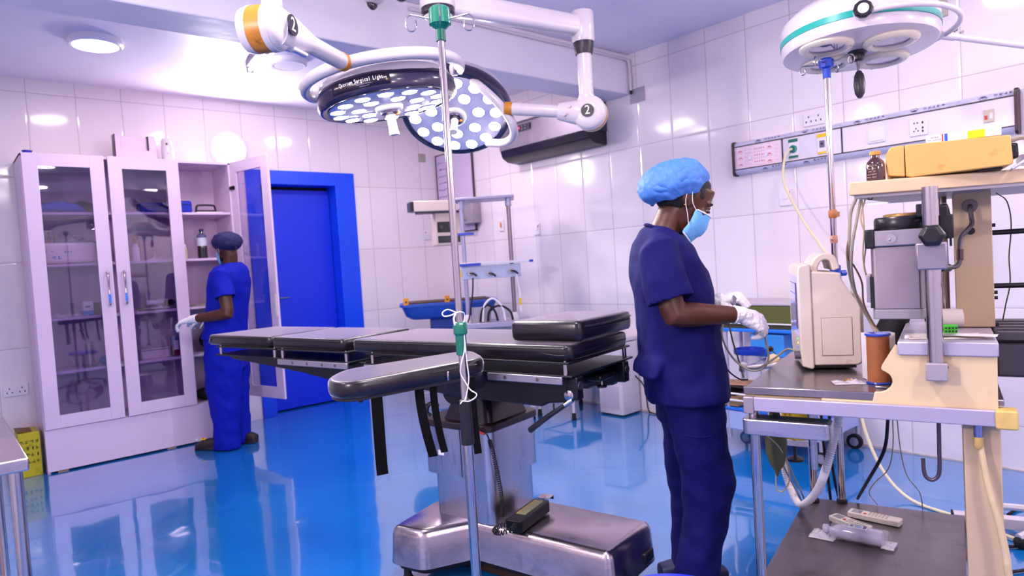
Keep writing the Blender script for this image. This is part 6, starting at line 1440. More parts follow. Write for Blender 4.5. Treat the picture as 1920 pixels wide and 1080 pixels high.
for i, (x0, x1, h, m_) in enumerate(((.12, .3, .18, M_hose), (.10, .24, .13, M_rubber), (.16, .36, .12, M_rubber))):
    MB().tube([(x0, -.10, .79), (x0+.02, -.10, .79+h*.7), ((x0+x1)/2, -.10, .79+h), (x1-.02, -.10, .79+h*.6), (x1, -.10, .79)], .009).build('looped_hose', m_, gf)
MB().tube([(GL+.03, -.04, 1.15), (GL+.05, -.05, 1.0), (GL+.05, -.06, .85)], .008).build('white_hose', M_hose, gf); MB().cyl((GL+.05, -.055, .90), (GL+.05, -.058, .96), .0095).build('yellow_band', M_yel, gf)
MB().loft([((.11, -.03, .78), .07, .05, (1, 0, 0), (0, 1, 0)), ((.11, -.03, .87), .08, .055, (1, 0, 0), (0, 1, 0)), ((.11, -.03, .90), .085, .06, (1, 0, 0), (0, 1, 0))], p=3).build('grey_canister', mat('canister', '#aaa0aa', .4), gf)
# control unit on its left
cu_ = empty('warmer_unit', on(838, 455, d=5.75), rz=math.atan2(gx.y, gx.x)+R(20), label='cream control unit with two dark dial panels and a projecting arm', cat='medical device')
MB().b2(-.09, .16, 0, .16, -.02, .26).build('cabinet', mat('unit_cream', '#dcc8c0', .4), cu_, bevel=.006)
MB().b2(-.075, .07, -.006, 0, .09, .18).build('dial_panel', M_black, cu_, bevel=.002); MB().b2(-.075, .12, -.006, 0, .0, .06).build('display_panel', mat('disp_dark', '#1a1828', .3), cu_, bevel=.002)
for x in (-.045, .03): MB().lathe([(.018, 0), (.016, .012), (0, .012)], c=(x, -.006, .135), axis=(0, -1, 0)).build('dial', mat('dial_grey', '#3b3848', .4), cu_)
MB().b2(-.28, .16, -.04, .10, .27, .36).build('arm_housing', mat('unit_cream', '#dcc8c0', .4), cu_, bevel=.006); MB().b2(-.305, -.275, -.042, .10, .275, .355).build('arm_end', M_black, cu_, bevel=.003); MB().b2(-.24, .16, -.03, .09, .255, .27).build('arm_underside', mat('underside', '#3d3148', .4), cu_)
MB().b2(.12, .15, .16, .20, -.02, .36).build('mount', M_alu, cu_)
pq = cu_.matrix_world; 
MB().b2(.15, .30, .06, .09, .05, .08).build('mount_bracket', M_alu, cu_)
# grey box on the wall
e = th('wall_dispenser', (4.196, 5.36, 1.66), 'grey vented box with black lever on the wall under the whiteboard', 'dispenser')
MB().b2(-.11, 0, -.12, .12, 0, .235).build('housing', mat('box_grey', '#a59ba6', .35, .3), e, bevel=.004)
for k in range(3): MB().b2(-.1115, -.110, -.09, .07, .19+k*.012, .195+k*.012).build('vent_slot', mat('vent_dark', '#7a7080', .5), e)
MB().tube([(-.115, .10, .13), (-.13, .06, .09), (-.125, .0, .03)], .008).build('lever', M_black, e); MB().b2(-.1115, -.110, -.05, .0, .045, .055).build('yellow_mark', mat('olive_mark', '#b0a060', .5), e)

# blue instrument trolley by the right wall
tb = empty('blue_trolley', (3.90, 2.03, 0), label='blue shelved instrument trolley behind the nurse and the monitor', cat='trolley')
M_bl = mat('shelf_blue', '#1c6fd8', .3, coat=.3); M_clb = mat('tray_clear_blue', '#3a90e0', .2, alpha=.85)
MB().b2(-.26, .26, -.36, .42, .745, .765).build('top_shelf', M_bl, tb, bevel=.004)
MB().b2(-.26, .26, -.36, .42, .262, .280).build('lower_shelf', M_bl, tb, bevel=.004); MB().b2(-.25, .25, -.35, .41, .14, .262).build('lower_bin', mat('bin_lilac', '#a9b4e0', .3), tb, bevel=.006)
for x, y in ((-.24, -.34), (.24, -.34), (-.24, .22), (.24, .40)): MB().cyl((x, y, .09), (x, y, .75), .012).build('post', M_alu, tb)
for x, y in ((-.22, -.33), (.22, -.33), (-.22, .38), (.22, .38)): o = MB().cyl((x-.012, y, .045), (x+.012, y, .045), .045, seg=24).build('caster', M_rubber, tb); MB().cyl((x-.014, y, .045), (x+.014, y, .045), .026).build('wheel_disc', mat('wheel_grey', '#8f8ca0', .4), o)
MB().b2(-.24, .2, -.15, .06, .60, .735).build('drawer', M_clb, tb, bevel=.008)
mb = MB(); pts = [(-.36, .10, .655), (-.34, .0, .655), (-.25, -.08, .655)]
MB().lathe([(.07, 0), (.085, .0), (.088, .004), (.088, .028), (.084, .03), (.08, .028), (.078, .006), (.07, .006)], c=(-.33, .015, .63), seg=40).build('ring_holder', mat('navy_ring', '#14309c', .3), tb)
MB().tube([(-.40, .05, .64), (-.40, .05, .59), (-.35, .03, .56), (-.26, .02, .56)], .005).build('ring_stem', M_alu, tb)
for k, z_ in enumerate((.33, .37)): MB().tube([(-.28, .42, z_), (-.28, .05, z_), (-.10, .05, z_), (-.10, .42, z_)], .006, smooth=False, closed=True).build('wire_rail', M_sw, tb)
MB().cyl((-.27, .0, .56), (-.05, .0, .58), .016).build('white_arm', M_enamel, tb); 
e = th('olive_case', (3.86, 2.05, .7655), 'olive green case with pale lid on the blue trolley top', 'case')
MB().b2(-.20, .20, -.30, .26, .035, .135).build('case_body', mat('olive_case', '#57582a', .4), e, bevel=.003); MB().b2(-.205, .205, -.305, .265, .137, .150).build('case_lid', mat('lid_lilac', '#b3a5b2', .3), e, bevel=.003); MB().b2(-.205, .205, -.305, .265, .026, .034).build('white_trim', M_sw, e); MB().b2(-.19, .19, -.29, .25, 0, .026).build('case_base', mat('olive_dark', '#38391c', .5), e)
e = th('brown_folder', (3.76, 2.26, .40), 'brown card folder lying on the lower wire basket', 'folder', rz=R(14)); MB().box((0, 0, .01), (.24, .30, .006), (0, R(4), 0)).build('folder', mat('card_brown', '#b98a64', .6), e, bevel=.001)
e = th('black_folder', (3.78, 2.30, .285), 'dark papers and box in the lower wire basket', 'papers'); MB().b2(-.13, .13, -.12, .12, 0, .06).build('paper_stack', mat('kraft', '#a8805c', .6), e, bevel=.002); MB().box((.0, .02, .075), (.24, .22, .012), (0, R(-6), 0)).build('dark_sheet', M_grime, e)
e = th('round_stool', on(1264, 1132, z=.45), 'bright blue round stool seat just showing at the bottom edge', 'stool'); e.location.z = 0
MB().lathe([(0, .41), (.14, .41), (.155, .42), (.16, .435), (.152, .448), (.12, .453), (0, .453)], seg=48).build('seat', mat('stool_blue', '#2a3ae0', .35), e, ang=60)
MB().cyl((0, 0, .06), (0, 0, .41), .022).build('stem', M_chrome, e)
for k in range(5): a = R(72*k); o = MB().tube([(0, 0, .09), (.12*math.cos(a), .12*math.sin(a), .08), (.22*math.cos(a), .22*math.sin(a), .05)], .014, seg=8).build('leg', M_chrome, e); MB().sph((.22*math.cos(a), .22*math.sin(a), .024), .024, 12, 8).build('caster', M_rubber, o)
# low white bar frame and floor cables at the lower right
e = th('low_frame', (3.20, .93, 0), 'low white steel base bar on the floor at the right edge', 'base frame', rz=math.atan2(-.20, .08))
MB().b2(0, .75, -.025, .025, .03, .075).build('base_bar', M_enamel, e, bevel=.003); MB().b2(-.006, 0, -.026, .026, .03, .076).build('end_plug', M_rubber, e)
for x in (.04, .7): MB().cyl((x, -.01, .02), (x, .01, .02), .02).cyl((x, 0, .02), (x, 0, .035), .006).build('roller', M_rubber, e)
MB().b2(.35, .40, -.025, .5, .03, .075).build('cross_bar', M_enamel, e, bevel=.003); MB().cyl((.375, .47, .07), (.375, .47, .9), .018).build('upright', M_enamel, e)
for k, P_ in enumerate(([(1890, 965), (1905, 955), (1925, 948)], [(1870, 1023), (1895, 1025), (1925, 1024)], [(1880, 1078), (1900, 1072), (1925, 1068)])):
    w_ = [on(a, b, z=.008) for a, b in P_]; w_.append(w_[-1]+(w_[-1]-w_[0])*2)
    e2 = MB().tube(w_, .006).build('floor_cable', M_rubber); tag(e2, ('uppermost', 'middle', 'lowest')[k]+' of the black floor cables at the right edge', 'cable')

# ================================================================== PEOPLE
M_skin1 = mat('dark_brown_skin', '#4c2616', .40, bump=.08, bscale=120, var=.06, vscale=20, sss=.06)
M_scrub1 = mat('navy_scrub_cloth', '#090850', .8, bump=.9, bscale=9, spec=.25, var=.08, vscale=9, stretch=(1, 1, .45))
M_scrub2 = mat('royal_scrub_cloth', '#0516a4', .75, bump=.9, bscale=9, spec=.25, stretch=(1, 1, .45))
M_glove = mat('latex_glove', '#e9e2e6', .42, bump=.55, bscale=75)
M_capb = mat('pale_blue_cap', '#3f74c2', .6, bump=.5, bscale=26)
M_mask = mat('mask_blue', '#62a4dc', .6, bump=.3, bscale=40); M_maskw = mat('mask_white', '#e4e2ee', .6)
M_hair = mat('black_hair', '#0c090c', .6, bump=.6, bscale=160)
class Fig:
    def __init__(s, px, D, f):
        s.f = Vector((f[0], f[1], 0)).normalized(); s.l = Vector((-s.f.y, s.f.x, 0)); s.o = on(px, 700, d=D); s.o.z = 0
    def M(s):
        m = Matrix((s.f, s.l, Vector((0, 0, 1)))).transposed().to_4x4(); return Matrix.Translation(s.o) @ m
    def L(s, px, py, y=0.0):
        "local point seen at picture position, in the body's own plane y (her left = +y)"
        v = on(px, py, d=1)-CO; k = ((s.o+s.l*y-CO).dot(s.l))/v.dot(s.l); p = CO+v*k-s.o
        return Vector((p.dot(s.f), p.dot(s.l), p.z))
def ell(c, rx, ry, tilt=0):
    "horizontal-ish section; tilt leans the plane forward"
    return (c, rx, ry, (math.cos(tilt), 0, -math.sin(tilt)), (0, 1, 0))
def limb(mb, P, r, seg=20, flat=1.0, cup=0.0, side=(0, 1, 0)):
    "tapering limb through P with radii r; cup>0 leaves a hollow end of that depth"
    P = [Vector(p) for p in P]; n = len(P); secs = []
    for i, p in enumerate(P):
        t = (P[min(i+1, n-1)]-P[max(i-1, 0)]).normalized(); a = Vector(side); a = (a-t*a.dot(t)).normalized(); b = t.cross(a)
        secs.append((p, r[i], r[i]*flat, b, a))
    if cup:
        t = (P[-1]-P[-2]).normalized(); c, a_, b_, x, y = secs[-1]
        secs.append((c-t*.002, a_-.008, b_-.008, x, y)); secs.append((c-t*cup, a_-.012, b_-.012, x, y))
    mb.loft(secs, seg=seg)
def hand(mb, wrist, d, dors, thumb_side=1, curls=(35, 45, 50, 55), s=1.0, thumb_curl=30, spread=1.0, glove=True):
    "palm, four unequal bent fingers and a thumb; d along the hand, dors = back-of-hand normal"
    x = Vector(d).normalized(); z = Vector(dors); z = (z-x*z.dot(x)).normalized(); y = z.cross(x)*thumb_side
    O = Vector(wrist)
    def W(a, b, c): return O+(x*a+y*b+z*c)*s
    mb.loft([(W(-.02, 0, 0), .021*s, .026*s, z, y), (W(.0, 0, 0), .021*s, .028*s, z, y), (W(.03, .002, 0), .022*s, .037*s, z, y), (W(.06, .002, .0), .020*s, .042*s, z, y), (W(.085, 0, -.002), .016*s, .040*s, z, y), (W(.094, 0, -.005), .009*s, .034*s, z, y)], seg=24, p=2.4)
    bases = [(.088, .030), (.093, .010), (.090, -.011), (.082, -.030)]; lens = [(.042, .026, .020), (.046, .029, .021), (.043, .027, .020), (.034, .021, .018)]
    for k in range(4):
        a, b = bases[k]; p = W(a-.012, b, -.003); pts = [p]; ang = 0; rad = [.0135, .0128, .0118, .0108, .0085]
        p = W(a, b, -.003); pts.append(p); c = R(curls[k])
        for j, Ls in enumerate(lens[k]):
            ang += c*(.75, 1.05, .8)[j]
            dv = x*math.cos(ang)-z*math.sin(ang)+y*(.10*(1.5-k)*spread*(1 if j == 0 else -.9)); p = p+dv.normalized()*Ls*s; pts.append(p)
        limb(mb, pts, [q*s for q in rad], seg=12, side=y); mb.sph(pts[-1], .0090*s, 12, 8)
    p = W(.018, .026, -.006); pts = [p]; ang = R(30)
    for j, Ls in enumerate((.042, .034, .026)):
        a2 = R(thumb_curl)*(j*.6)
        dv = x*math.cos(ang-a2*.5)+y*math.sin(ang-a2*.6)-z*(.35+.25*j); p = p+dv.normalized()*Ls*s; pts.append(p)
    limb(mb, pts, [q*s for q in (.017, .0145, .0125, .0098)], seg=12, side=z); mb.sph(pts[-1], .0100*s, 12, 8)
def finish(mb, name, m, F_, parent=None, vox=.006, sm=6, disp=None, label=None):
    mb.b.verts.ensure_lookup_table()
    o = mb.build(name, m, parent, remesh=vox, smooth=sm, disp=disp, label=label, ang=180)
    return o

# ---------------------------------------------------------------- near nurse
N1 = Fig(1288, 2.42, (.80, -.60))
L = N1.L
def lx(a, b, py, y=0):
    p, q = L(a, py, y), L(b, py, y); return (p+q)/2, (q-p).length/2
# body: head, neck, arms as one mesh
mb = MB()
hc_ = L(1284, 373)                          # centre of the skull
tl = R(30)                                   # head bent forward
def H(x, y, z): return hc_+Vector((x*math.cos(tl)+z*math.sin(tl), y, -x*math.sin(tl)+z*math.cos(tl)))
mb.sph(H(-.012, 0, .018), (.090, .074, .088), 28, 18)
mb.loft([(H(.012, 0, .05), .078, .064, (1, 0, -.3), (0, 1, 0)), (H(.018, 0, .0), .076, .064, (1, 0, -.3), (0, 1, 0)), (H(.020, 0, -.04), .068, .058, (1, 0, -.3), (0, 1, 0)), (H(.028, 0, -.08), .055, .046, (1, 0, -.3), (0, 1, 0)), (H(.040, 0, -.108), .034, .032, (1, 0, -.3), (0, 1, 0)), (H(.045, 0, -.118), .016, .018, (1, 0, -.3), (0, 1, 0))], seg=28)
mb.loft([(H(.086, 0, .0), .010, .008, (1, 0, 0), (0, 1, 0)), (H(.096, 0, -.022), .011, .011, (1, 0, 0), (0, 1, 0)), (H(.106, 0, -.038), .013, .015, (1, 0, 0), (0, 1, 0)), (H(.096, 0, -.048), .010, .016, (1, 0, 0), (0, 1, 0))], seg=14)   # nose
mb.sph(H(.088, 0, -.068), (.012, .022, .008), 14, 8); mb.sph(H(.087, 0, -.078), (.012, .019, .008), 14, 8)      # lips
for s_ in (-1, 1):
    mb.sph(H(.072, .030*s_, .012), (.018, .022, .008), 14, 8)      # brow
    mb.sph(H(.060, .038*s_, -.03), (.024, .022, .022), 14, 8)     # cheek
    # ear
    ec = H(-.012, .066*s_, -.008)
    mb.sph(ec, (.018, .009, .031), 16, 10); mb.sph(ec+Vector((-.002, .006*s_, .004)), (.017, .006, .026), 14, 8); mb.sph(ec+Vector((.002, .003*s_, -.026)), (.009, .006, .010), 10, 8)
nb = L(1238, 452); nt = H(-.02, 0, -.055)
mb.loft([(nb+Vector((.0, 0, -.05)), .075, .085, (1, 0, 0), (0, 1, 0)), (nb, .056, .058, (1, 0, -.3), (0, 1, 0)), ((nb+nt)/2+Vector((-.002, 0, 0)), .050, .050, (1, 0, -.5), (0, 1, 0)), (nt, .052, .050, (1, 0, -.5), (0, 1, 0))], seg=24)
# arms
shR = L(1236, 468, -.165); elR = L(1262, 590, -.215); wrR = L(1384, 590, -.17)
shL = L(1236, 465, .165); elL = L(1262, 588, .205); wrL = L(1340, 566, .10)
for sh, el, wr in ((shR, elR, wrR), (shL, elL, wrL)):
    limb(mb, [sh, sh.lerp(el, .5), el+(sh-el)*.08, el, el+(wr-el)*.12, el+(wr-el)*.35, el+(wr-el)*.7, wr, wr+(wr-el).normalized()*.02], [.050, .046, .041, .041, .043, .041, .033, .026, .025], seg=20)
body1 = finish(mb, 'person', M_skin1, N1, vox=.0045, sm=5)
body1.matrix_world = N1.M()
tag(body1, 'nurse in navy scrubs, pale blue bouffant cap and mask, handling cables beside the trolley', 'person')
# eyes, lashes, brow, hair, earring
for s_ in (-1, 1):
    e_ = MB().sph(H(.079, .030*s_, -.006), (.0115, .013, .010), 16, 10).build('eye', mat('eye_white', '#9c8c88', .2), body1)
    MB().sph(H(.086, .031*s_, -.009), (.0055, .0065, .0065), 12, 8).build('iris', mat('iris_dark', '#1a0e0a', .1), e_)
    MB().sph(H(.0785, .030*s_, -.0022), (.0132, .0145, .0100), 18, 12).build('eyelid', M_skin1, body1)
    MB().tube([H(.088, .018*s_, -.008), H(.095, .030*s_, -.012), H(.089, .044*s_, -.010)], .0014, seg=6).build('eyelashes', M_hair, body1)
    MB().tube([H(.090, .014*s_, .014), H(.091, .030*s_, .020), H(.078, .047*s_, .015)], .0028, seg=6).build('eyebrow', M_hair, body1)
mb = MB(); mb.sph(H(-.020, 0, .014), (.0915, .0765, .082), 28, 18); mb.sph(H(-.046, 0, -.030), (.048, .058, .034), 24, 14)
mb.sph(H(.004, 0, .045), (.070, .070, .043), 24, 14)
for s_ in (-1, 1): mb.sph(H(.030, .056*s_, .030), (.016, .012, .026), 14, 10)
hair1 = finish(mb, 'hair', M_hair, N1, body1, vox=.006, sm=4)
MB().sph(H(-.012, -.078, -.036), .0028, 10, 8).build('earring', mat('gold_stud', '#d8a850', .25, 1), body1)
# bouffant cap
mb = MB(); cc = L(1262, 345); ct = R(-6)
secs = []
NR, NS = 13, 96; rings = []
capc = L(1266, 349)
ax_u = Vector((-.20, 0, .97)).normalized(); ax_f = Vector((ax_u.z, 0, -ax_u.x))
for i in range(NR):
    t = i/(NR-1); a = t*R(118)
    rr_ = math.sin(a)**.75*(1 if a < R(90) else 1-.16*((a-R(90))/R(28)))
    h = math.cos(a)*.092
    row = []
    for j in range(NS):
        b = 2*PI*j/NS; w_ = 1+.010*math.sin(b*24)*(t**2)*1.4+.022*noise.noise(Vector((math.cos(b)*2.4, math.sin(b)*2.4, t*3)))+.012*math.sin(b*9+t*6)*t
        x_ = .134*rr_*w_*math.cos(b)*(1.0 if math.cos(b) < 0 else .90); y_ = .104*rr_*w_*math.sin(b)
        row.append(capc+ax_f*x_+Vector((0, 1, 0))*y_+ax_u*(h+.004*math.sin(b*7)*t))
    rings.append(mb.ring(row) if i else mb.ring([capc+ax_u*.092]))
for a, b in zip(rings, rings[1:]):
    if len(a) == 1:
        for j in range(NS): mb.face((a[0], b[j], b[(j+1) % NS]))
    else: mb.skin(a, b)
c_ = mb.build('bouffant_cap', M_capb, body1, ang=180, solid=.002); q = c_.modifiers.new('sub', 'SUBSURF'); q.levels = q.render_levels = 1
t_ = bpy.data.textures.new('cap_creases', 'CLOUDS'); t_.noise_scale = .03; t_.noise_depth = 1
q = c_.modifiers.new('d', 'DISPLACE'); q.texture = t_; q.strength = .013; q.mid_level = .5
# mask
mb = MB(); rows = []
for i in range(9):
    t = i/8; row = []
    for j in range(17):
        u = (j/16-.5)*2; ang_ = u*R(74)
        zz = .002-.118*t; fwd_ = .100+.020*math.sin(PI*min(1, t*1.15))-(.018*t) + (.006 if i == 0 else 0)
        rad_y = .066-.006*t
        x_ = fwd_*math.cos(ang_)**.9 if abs(u) < .999 else fwd_*.27
        zj = zz*(1-.22*abs(u)**2)-.010*abs(u)+(.004*math.sin(t*PI*6)*(1-abs(u)))
        row.append(H(x_+.006, rad_y*math.sin(ang_)*1.02, zj-.020))
    rows.append(mb.ring(row))
for a, b in zip(rows, rows[1:]): mb.skin(a, b, closed=False)
mk_ = mb.build('face_mask', M_mask, body1, ang=180, solid=.0015)
for r_ in (0, 8):
    pts = []
    for j in range(17):
        u = (j/16-.5)*2; t = r_/8; ang_ = u*R(74); zz = .002-.118*t; fwd_ = .100+.020*math.sin(PI*min(1, t*1.15))-(.018*t)+(.006 if r_ == 0 else 0)
        pts.append(H((fwd_*math.cos(ang_)**.9)+.007, (.066-.006*t)*math.sin(ang_)*1.02, zz*(1-.22*abs(u)**2)-.010*abs(u)-.020))
    MB().tube(pts, .0028, seg=6, n=2).build('mask_edge', M_maskw, mk_)
for s_ in (-1, 1):
    MB().tube([H(.040, .068*s_, -.035), H(.010, .077*s_, -.015), H(-.014, .082*s_, .024), H(-.022, .080*s_, .004), H(-.012, .079*s_, -.028), H(.012, .074*s_, -.058), H(.036, .066*s_, -.090)], .0012, seg=6).build('ear_loop', M_maskw, mk_)
# scrub top
mb = MB(); secs = []
for py, a, b, ry, tt in ((428, 1212, 1262, .075, .35), (440, 1203, 1276, .125, .3), (456, 1195, 1290, .165, .2), (480, 1188, 1302, .182, .1), (510, 1186, 1319, .176, 0), (545, 1188, 1328, .170, 0), (590, 1194, 1335, .166, 0), (635, 1199, 1343, .175, 0), (680, 1206, 1350, .195, 0), (715, 1212, 1354, .205, 0), (742, 1216, 1355, .208, -.05)):
    c, rx = lx(a, b, py); secs.append((c, rx, ry, (math.cos(tt), 0, -math.sin(tt)), (0, 1, 0)))
c, rx, ry, ax, ay = secs[-1]
secs.append((c, rx-.012, ry-.012, ax, ay)); secs.append((c+Vector((0, 0, .06)), rx-.018, ry-.018, ax, ay))
mb.loft(secs, seg=44, p=2.25)
for sh, el, s_ in ((shR, elR, -1), (shL, elL, 1)):
    hem = sh.lerp(el, .80)+Vector((.004, 0, 0)); d0 = (el-sh)
    limb(mb, [sh+Vector((-.012, -.045*s_, .012)), sh+Vector((-.004, 0, 0)), sh.lerp(el, .35), sh.lerp(el, .6), hem], [.055, .070, .073, .074, .077], seg=28, flat=.86, cup=.05)
# back tail of the hem, lifted
tp = L(1203, 700, -.02)
mb.loft([(tp+Vector((.06, 0, .07)), .05, .12, (1, 0, 0), (0, 1, 0)), (tp+Vector((.03, 0, .03)), .045, .13, (1, 0, 0), (0, 1, 0)), (tp+Vector((.015, 0, -.005)), .035, .13, (1, 0, 0), (0, 1, 0))], seg=24)
top1 = finish(mb, 'scrub_top', M_scrub1, N1, body1, vox=.0065, sm=5, disp=(.022, .11, 1))
MB().tube([L(1216, 425, -.05)+Vector((0, 0, .006)), L(1238, 430, -.078), L(1262, 442, -.055), L(1278, 460, 0), L(1262, 442, .055), L(1238, 430, .078), L(1216, 425, .05)+Vector((0, 0, .006)), L(1210, 424, 0)+Vector((0, 0, .004))], .0055, seg=8, closed=True).build('neck_band', M_scrub1, top1)
# chest pocket / lower pocket edges and side slit
pk = [L(1295, 622, -.172), L(1318, 614, -.160), L(1338, 612, -.12)]
MB().tube(pk, .0028, seg=6).build('pocket_edge', M_scrub1, top1)
# trousers
mb = MB(); secs = []
for py, a, b, ry in ((690, 1228, 1340, .165), (745, 1236, 1347, .172), (790, 1240, 1350, .168)):
    c, rx = lx(a, b, py); secs.append((c, rx, ry, (1, 0, 0), (0, 1, 0)))
mb.loft(secs, seg=36, p=2.3)
def leg(y, rows, cup=.03, flat=1.0, seg=28):
    secs = []
    for py, a, b, ry in rows:
        c, rx = lx(a, b, py, y); secs.append((c, rx, ry, (1, 0, 0), (0, 1, 0)))
    if cup:
        c, rx, ry, ax, ay = secs[-1]; secs.append((c, rx-.008, ry-.008, ax, ay)); secs.append((c+Vector((0, 0, cup)), rx-.012, ry-.012, ax, ay))
    mb.loft(secs, seg=seg, p=2.1)
leg(-.088, ((750, 1245, 1352, .088), (800, 1256, 1358, .088), (850, 1268, 1366, .085), (900, 1282, 1376, .083), (945, 1284, 1370, .082), (1000, 1280, 1358, .082), (1050, 1270, 1345, .083), (1100, 1262, 1335, .085), (1130, 1260, 1333, .086)))
leg(.088, ((750, 1240, 1345, .088), (800, 1244, 1335, .086), (850, 1248, 1330, .083), (900, 1254, 1326, .080), (960, 1262, 1322, .078), (1010, 1262, 1318, .078), (1060, 1262, 1318, .080)))
pan1 = finish(mb, 'scrub_trousers', M_scrub1, N1, body1, vox=.0075, sm=5, disp=(.022, .10, 1))
MB().tube([L(1283, 818, -.178), L(1320, 820, -.178), L(1352, 812, -.165)], .003, seg=6).build('pocket_edge', M_scrub1, pan1)
# gloves
for nm, wr, el, dd, dor, ts, cu_s, lab in (('glove', wrR, elR, None, (.25, -.75, .6), 1, (40, 44, 48, 54), None), ('glove', wrL, elL, None, (.1, -.45, .9), -1, (78, 84, 88, 92), None)):
    mb = MB(); dv = (wr-el).normalized()
    if ts == 1: dv = (dv+Vector((.12, .02, -.36))).normalized()
    else: dv = (dv+Vector((.3, -.1, .0))).normalized()
    hand(mb, wr+dv*.012, dv, dor, ts, cu_s, s=(.94 if ts == 1 else .9), thumb_curl=35, spread=.1)
    v0 = (wr-el).normalized()
    limb(mb, [wr-v0*.020, wr-v0*.008, wr+v0*.014, wr+dv*.035], [.0325, .0300, .0285, .028], seg=20)
    g_ = finish(mb, nm, M_glove, N1, body1, vox=.003, sm=1, disp=(.004, .018, 1), label='white latex glove')
# shoes below the frame
for y_, px_ in ((-.088, 1296), (.088, 1288)):
    c = L(px_, 1120, y_); c.z = 0
    mb = MB(); mb.loft([((c.x-.10, y_, .04), .035, .04, (0, 0, 1), (0, 1, 0)), ((c.x-.04, y_, .045), .042, .045, (0, 0, 1), (0, 1, 0)), ((c.x+.05, y_, .038), .036, .05, (0, 0, 1), (0, 1, 0)), ((c.x+.13, y_, .028), .026, .048, (0, 0, 1), (0, 1, 0)), ((c.x+.16, y_, .022), .018, .03, (0, 0, 1), (0, 1, 0))], seg=20, p=2.6)
    finish(mb, 'shoe', mat('navy_clog', '#16224a', .5), N1, body1, vox=.006, sm=3)
# cables held in her hands
W1 = N1.M()
def w1(p): return W1 @ p
tipR = L(1432, 612, -.15); tipL = L(1362, 575, .08)
e_ = MB().tube([w1(tipR), on(1436, 640, d=2.32), on(1441, 668, d=2.34), on(1432, 690, d=2.36), on(1405, 694, d=2.38), on(1375, 672, d=2.40), on(1355, 635, d=2.42), on(1356, 600, d=2.44)], .0035, seg=8, n=8).build('probe_cable', mat('grey_cable', '#9c9080', .45)); tag(e_, 'grey monitor cable looping down from the near gloved hand', 'cable')
e_ = MB().tube([on(1352, 600, d=2.45), on(1348, 650, d=2.45), on(1362, 690, d=2.43), on(1385, 710, d=2.40), on(1402, 712, d=2.36)], .0028, seg=8, n=8).build('probe_cable', M_rubber); tag(e_, 'dark thin cable hanging lowest between the nurse and the trolley', 'cable')
e_ = MB().tube([on(1366, 602, d=2.45), on(1374, 640, d=2.43), on(1385, 675, d=2.42), on(1394, 708, d=2.40)], .0032, seg=8, n=8).build('probe_cable', mat('olive_cable', '#5f5a44', .45)); tag(e_, 'olive cable running straight down from the far gloved hand', 'cable')
e_ = MB().tube([cw(*cl(1400, 690, t=.5))+Vector((0, 0, .0)), on(1425, 688, d=2.36), on(1452, 672, d=2.3), on(1475, 655, d=2.25), F+Vector((0, .02, .06))], .0035, seg=8, n=8).build('probe_cable', mat('grey_cable', '#9c9080', .45)); tag(e_, 'grey lead running into the front of the patient monitor', 'cable')
e_ = MB().b2(-.012, .012, -.003, .003, -.035, .0).build('sensor_clip', mat('sensor_grey', '#8d8590', .3, .4), bevel=.002); e_.matrix_world = Matrix.Translation(on(1378, 556, d=2.43)) @ Matrix.Rotation(R(35), 4, 'Y'); tag(e_, 'small grey sensor held between the far glove fingers', 'sensor')

# ---------------------------------------------------------------- far nurse at the cabinet
N2 = Fig(424, 5.02, (-.56, .83))
L = N2.L
mb = MB()
hc_ = L(424, 462); tl = R(14)
ya = R(-20)     # head turned slightly towards the shelves
def H2(x, y, z):
    x, y = x*math.cos(ya)-y*math.sin(ya), x*math.sin(ya)+y*math.cos(ya)
    return hc_+Vector((x*math.cos(tl)+z*math.sin(tl), y, -x*math.sin(tl)+z*math.cos(tl)))
mb.sph(H2(-.01, 0, .012), (.088, .074, .086), 24, 16)
mb.loft([(H2(.014, 0, .04), .074, .062, (1, 0, -.2), (0, 1, 0)), (H2(.020, 0, -.02), .072, .060, (1, 0, -.2), (0, 1, 0)), (H2(.028, 0, -.08), .054, .046, (1, 0, -.2), (0, 1, 0)), (H2(.038, 0, -.115), .026, .028, (1, 0, -.2), (0, 1, 0))], seg=24)
mb.loft([(H2(.088, 0, .0), .009, .008, (1, 0, 0), (0, 1, 0)), (H2(.102, 0, -.034), .013, .014, (1, 0, 0), (0, 1, 0)), (H2(.094, 0, -.046), .010, .015, (1, 0, 0), (0, 1, 0))], seg=12)
for s_ in (-1, 1): mb.sph(H2(-.008, .070*s_, -.012), (.017, .009, .030), 14, 10); mb.sph(H2(.072, .028*s_, .010), (.014, .018, .008), 10, 8)
nb = L(432, 500)
mb.loft([(nb+Vector((0, 0, -.05)), .07, .085, (1, 0, 0), (0, 1, 0)), (nb, .052, .054, (1, 0, 0), (0, 1, 0)), (H2(-.025, 0, -.07), .048, .048, (1, 0, 0), (0, 1, 0)), (H2(-.02, 0, -.04), .052, .05, (1, 0, 0), (0, 1, 0))], seg=20)
sL = L(414, 515, .175); eL = L(428, 588, .22); wL = L(360, 599, .22)
sR = L(440, 515, -.175); eR = L(425, 585, -.19); wR = L(398, 592, -.12)
for sh, el, wr in ((sL, eL, wL), (sR, eR, wR)):
    limb(mb, [sh, sh.lerp(el, .5), el+(sh-el)*.08, el, el+(wr-el)*.12, el+(wr-el)*.35, el+(wr-el)*.7, wr, wr+(wr-el).normalized()*.02], [.048, .046, .041, .041, .043, .041, .033, .026, .025], seg=18)
body2 = finish(mb, 'person', M_skin1, N2, vox=.006, sm=4); body2.matrix_world = N2.M()
tag(body2, 'nurse in royal blue scrubs and navy cap reaching into the cabinet', 'person')
mb = MB(); mb.sph(H2(-.028, 0, .028), (.115, .098, .076), 28, 18); mb.sph(H2(-.075, 0, .0), (.06, .07, .05), 20, 12); mb.sph(H2(.02, 0, .035), (.085, .08, .045), 20, 12)
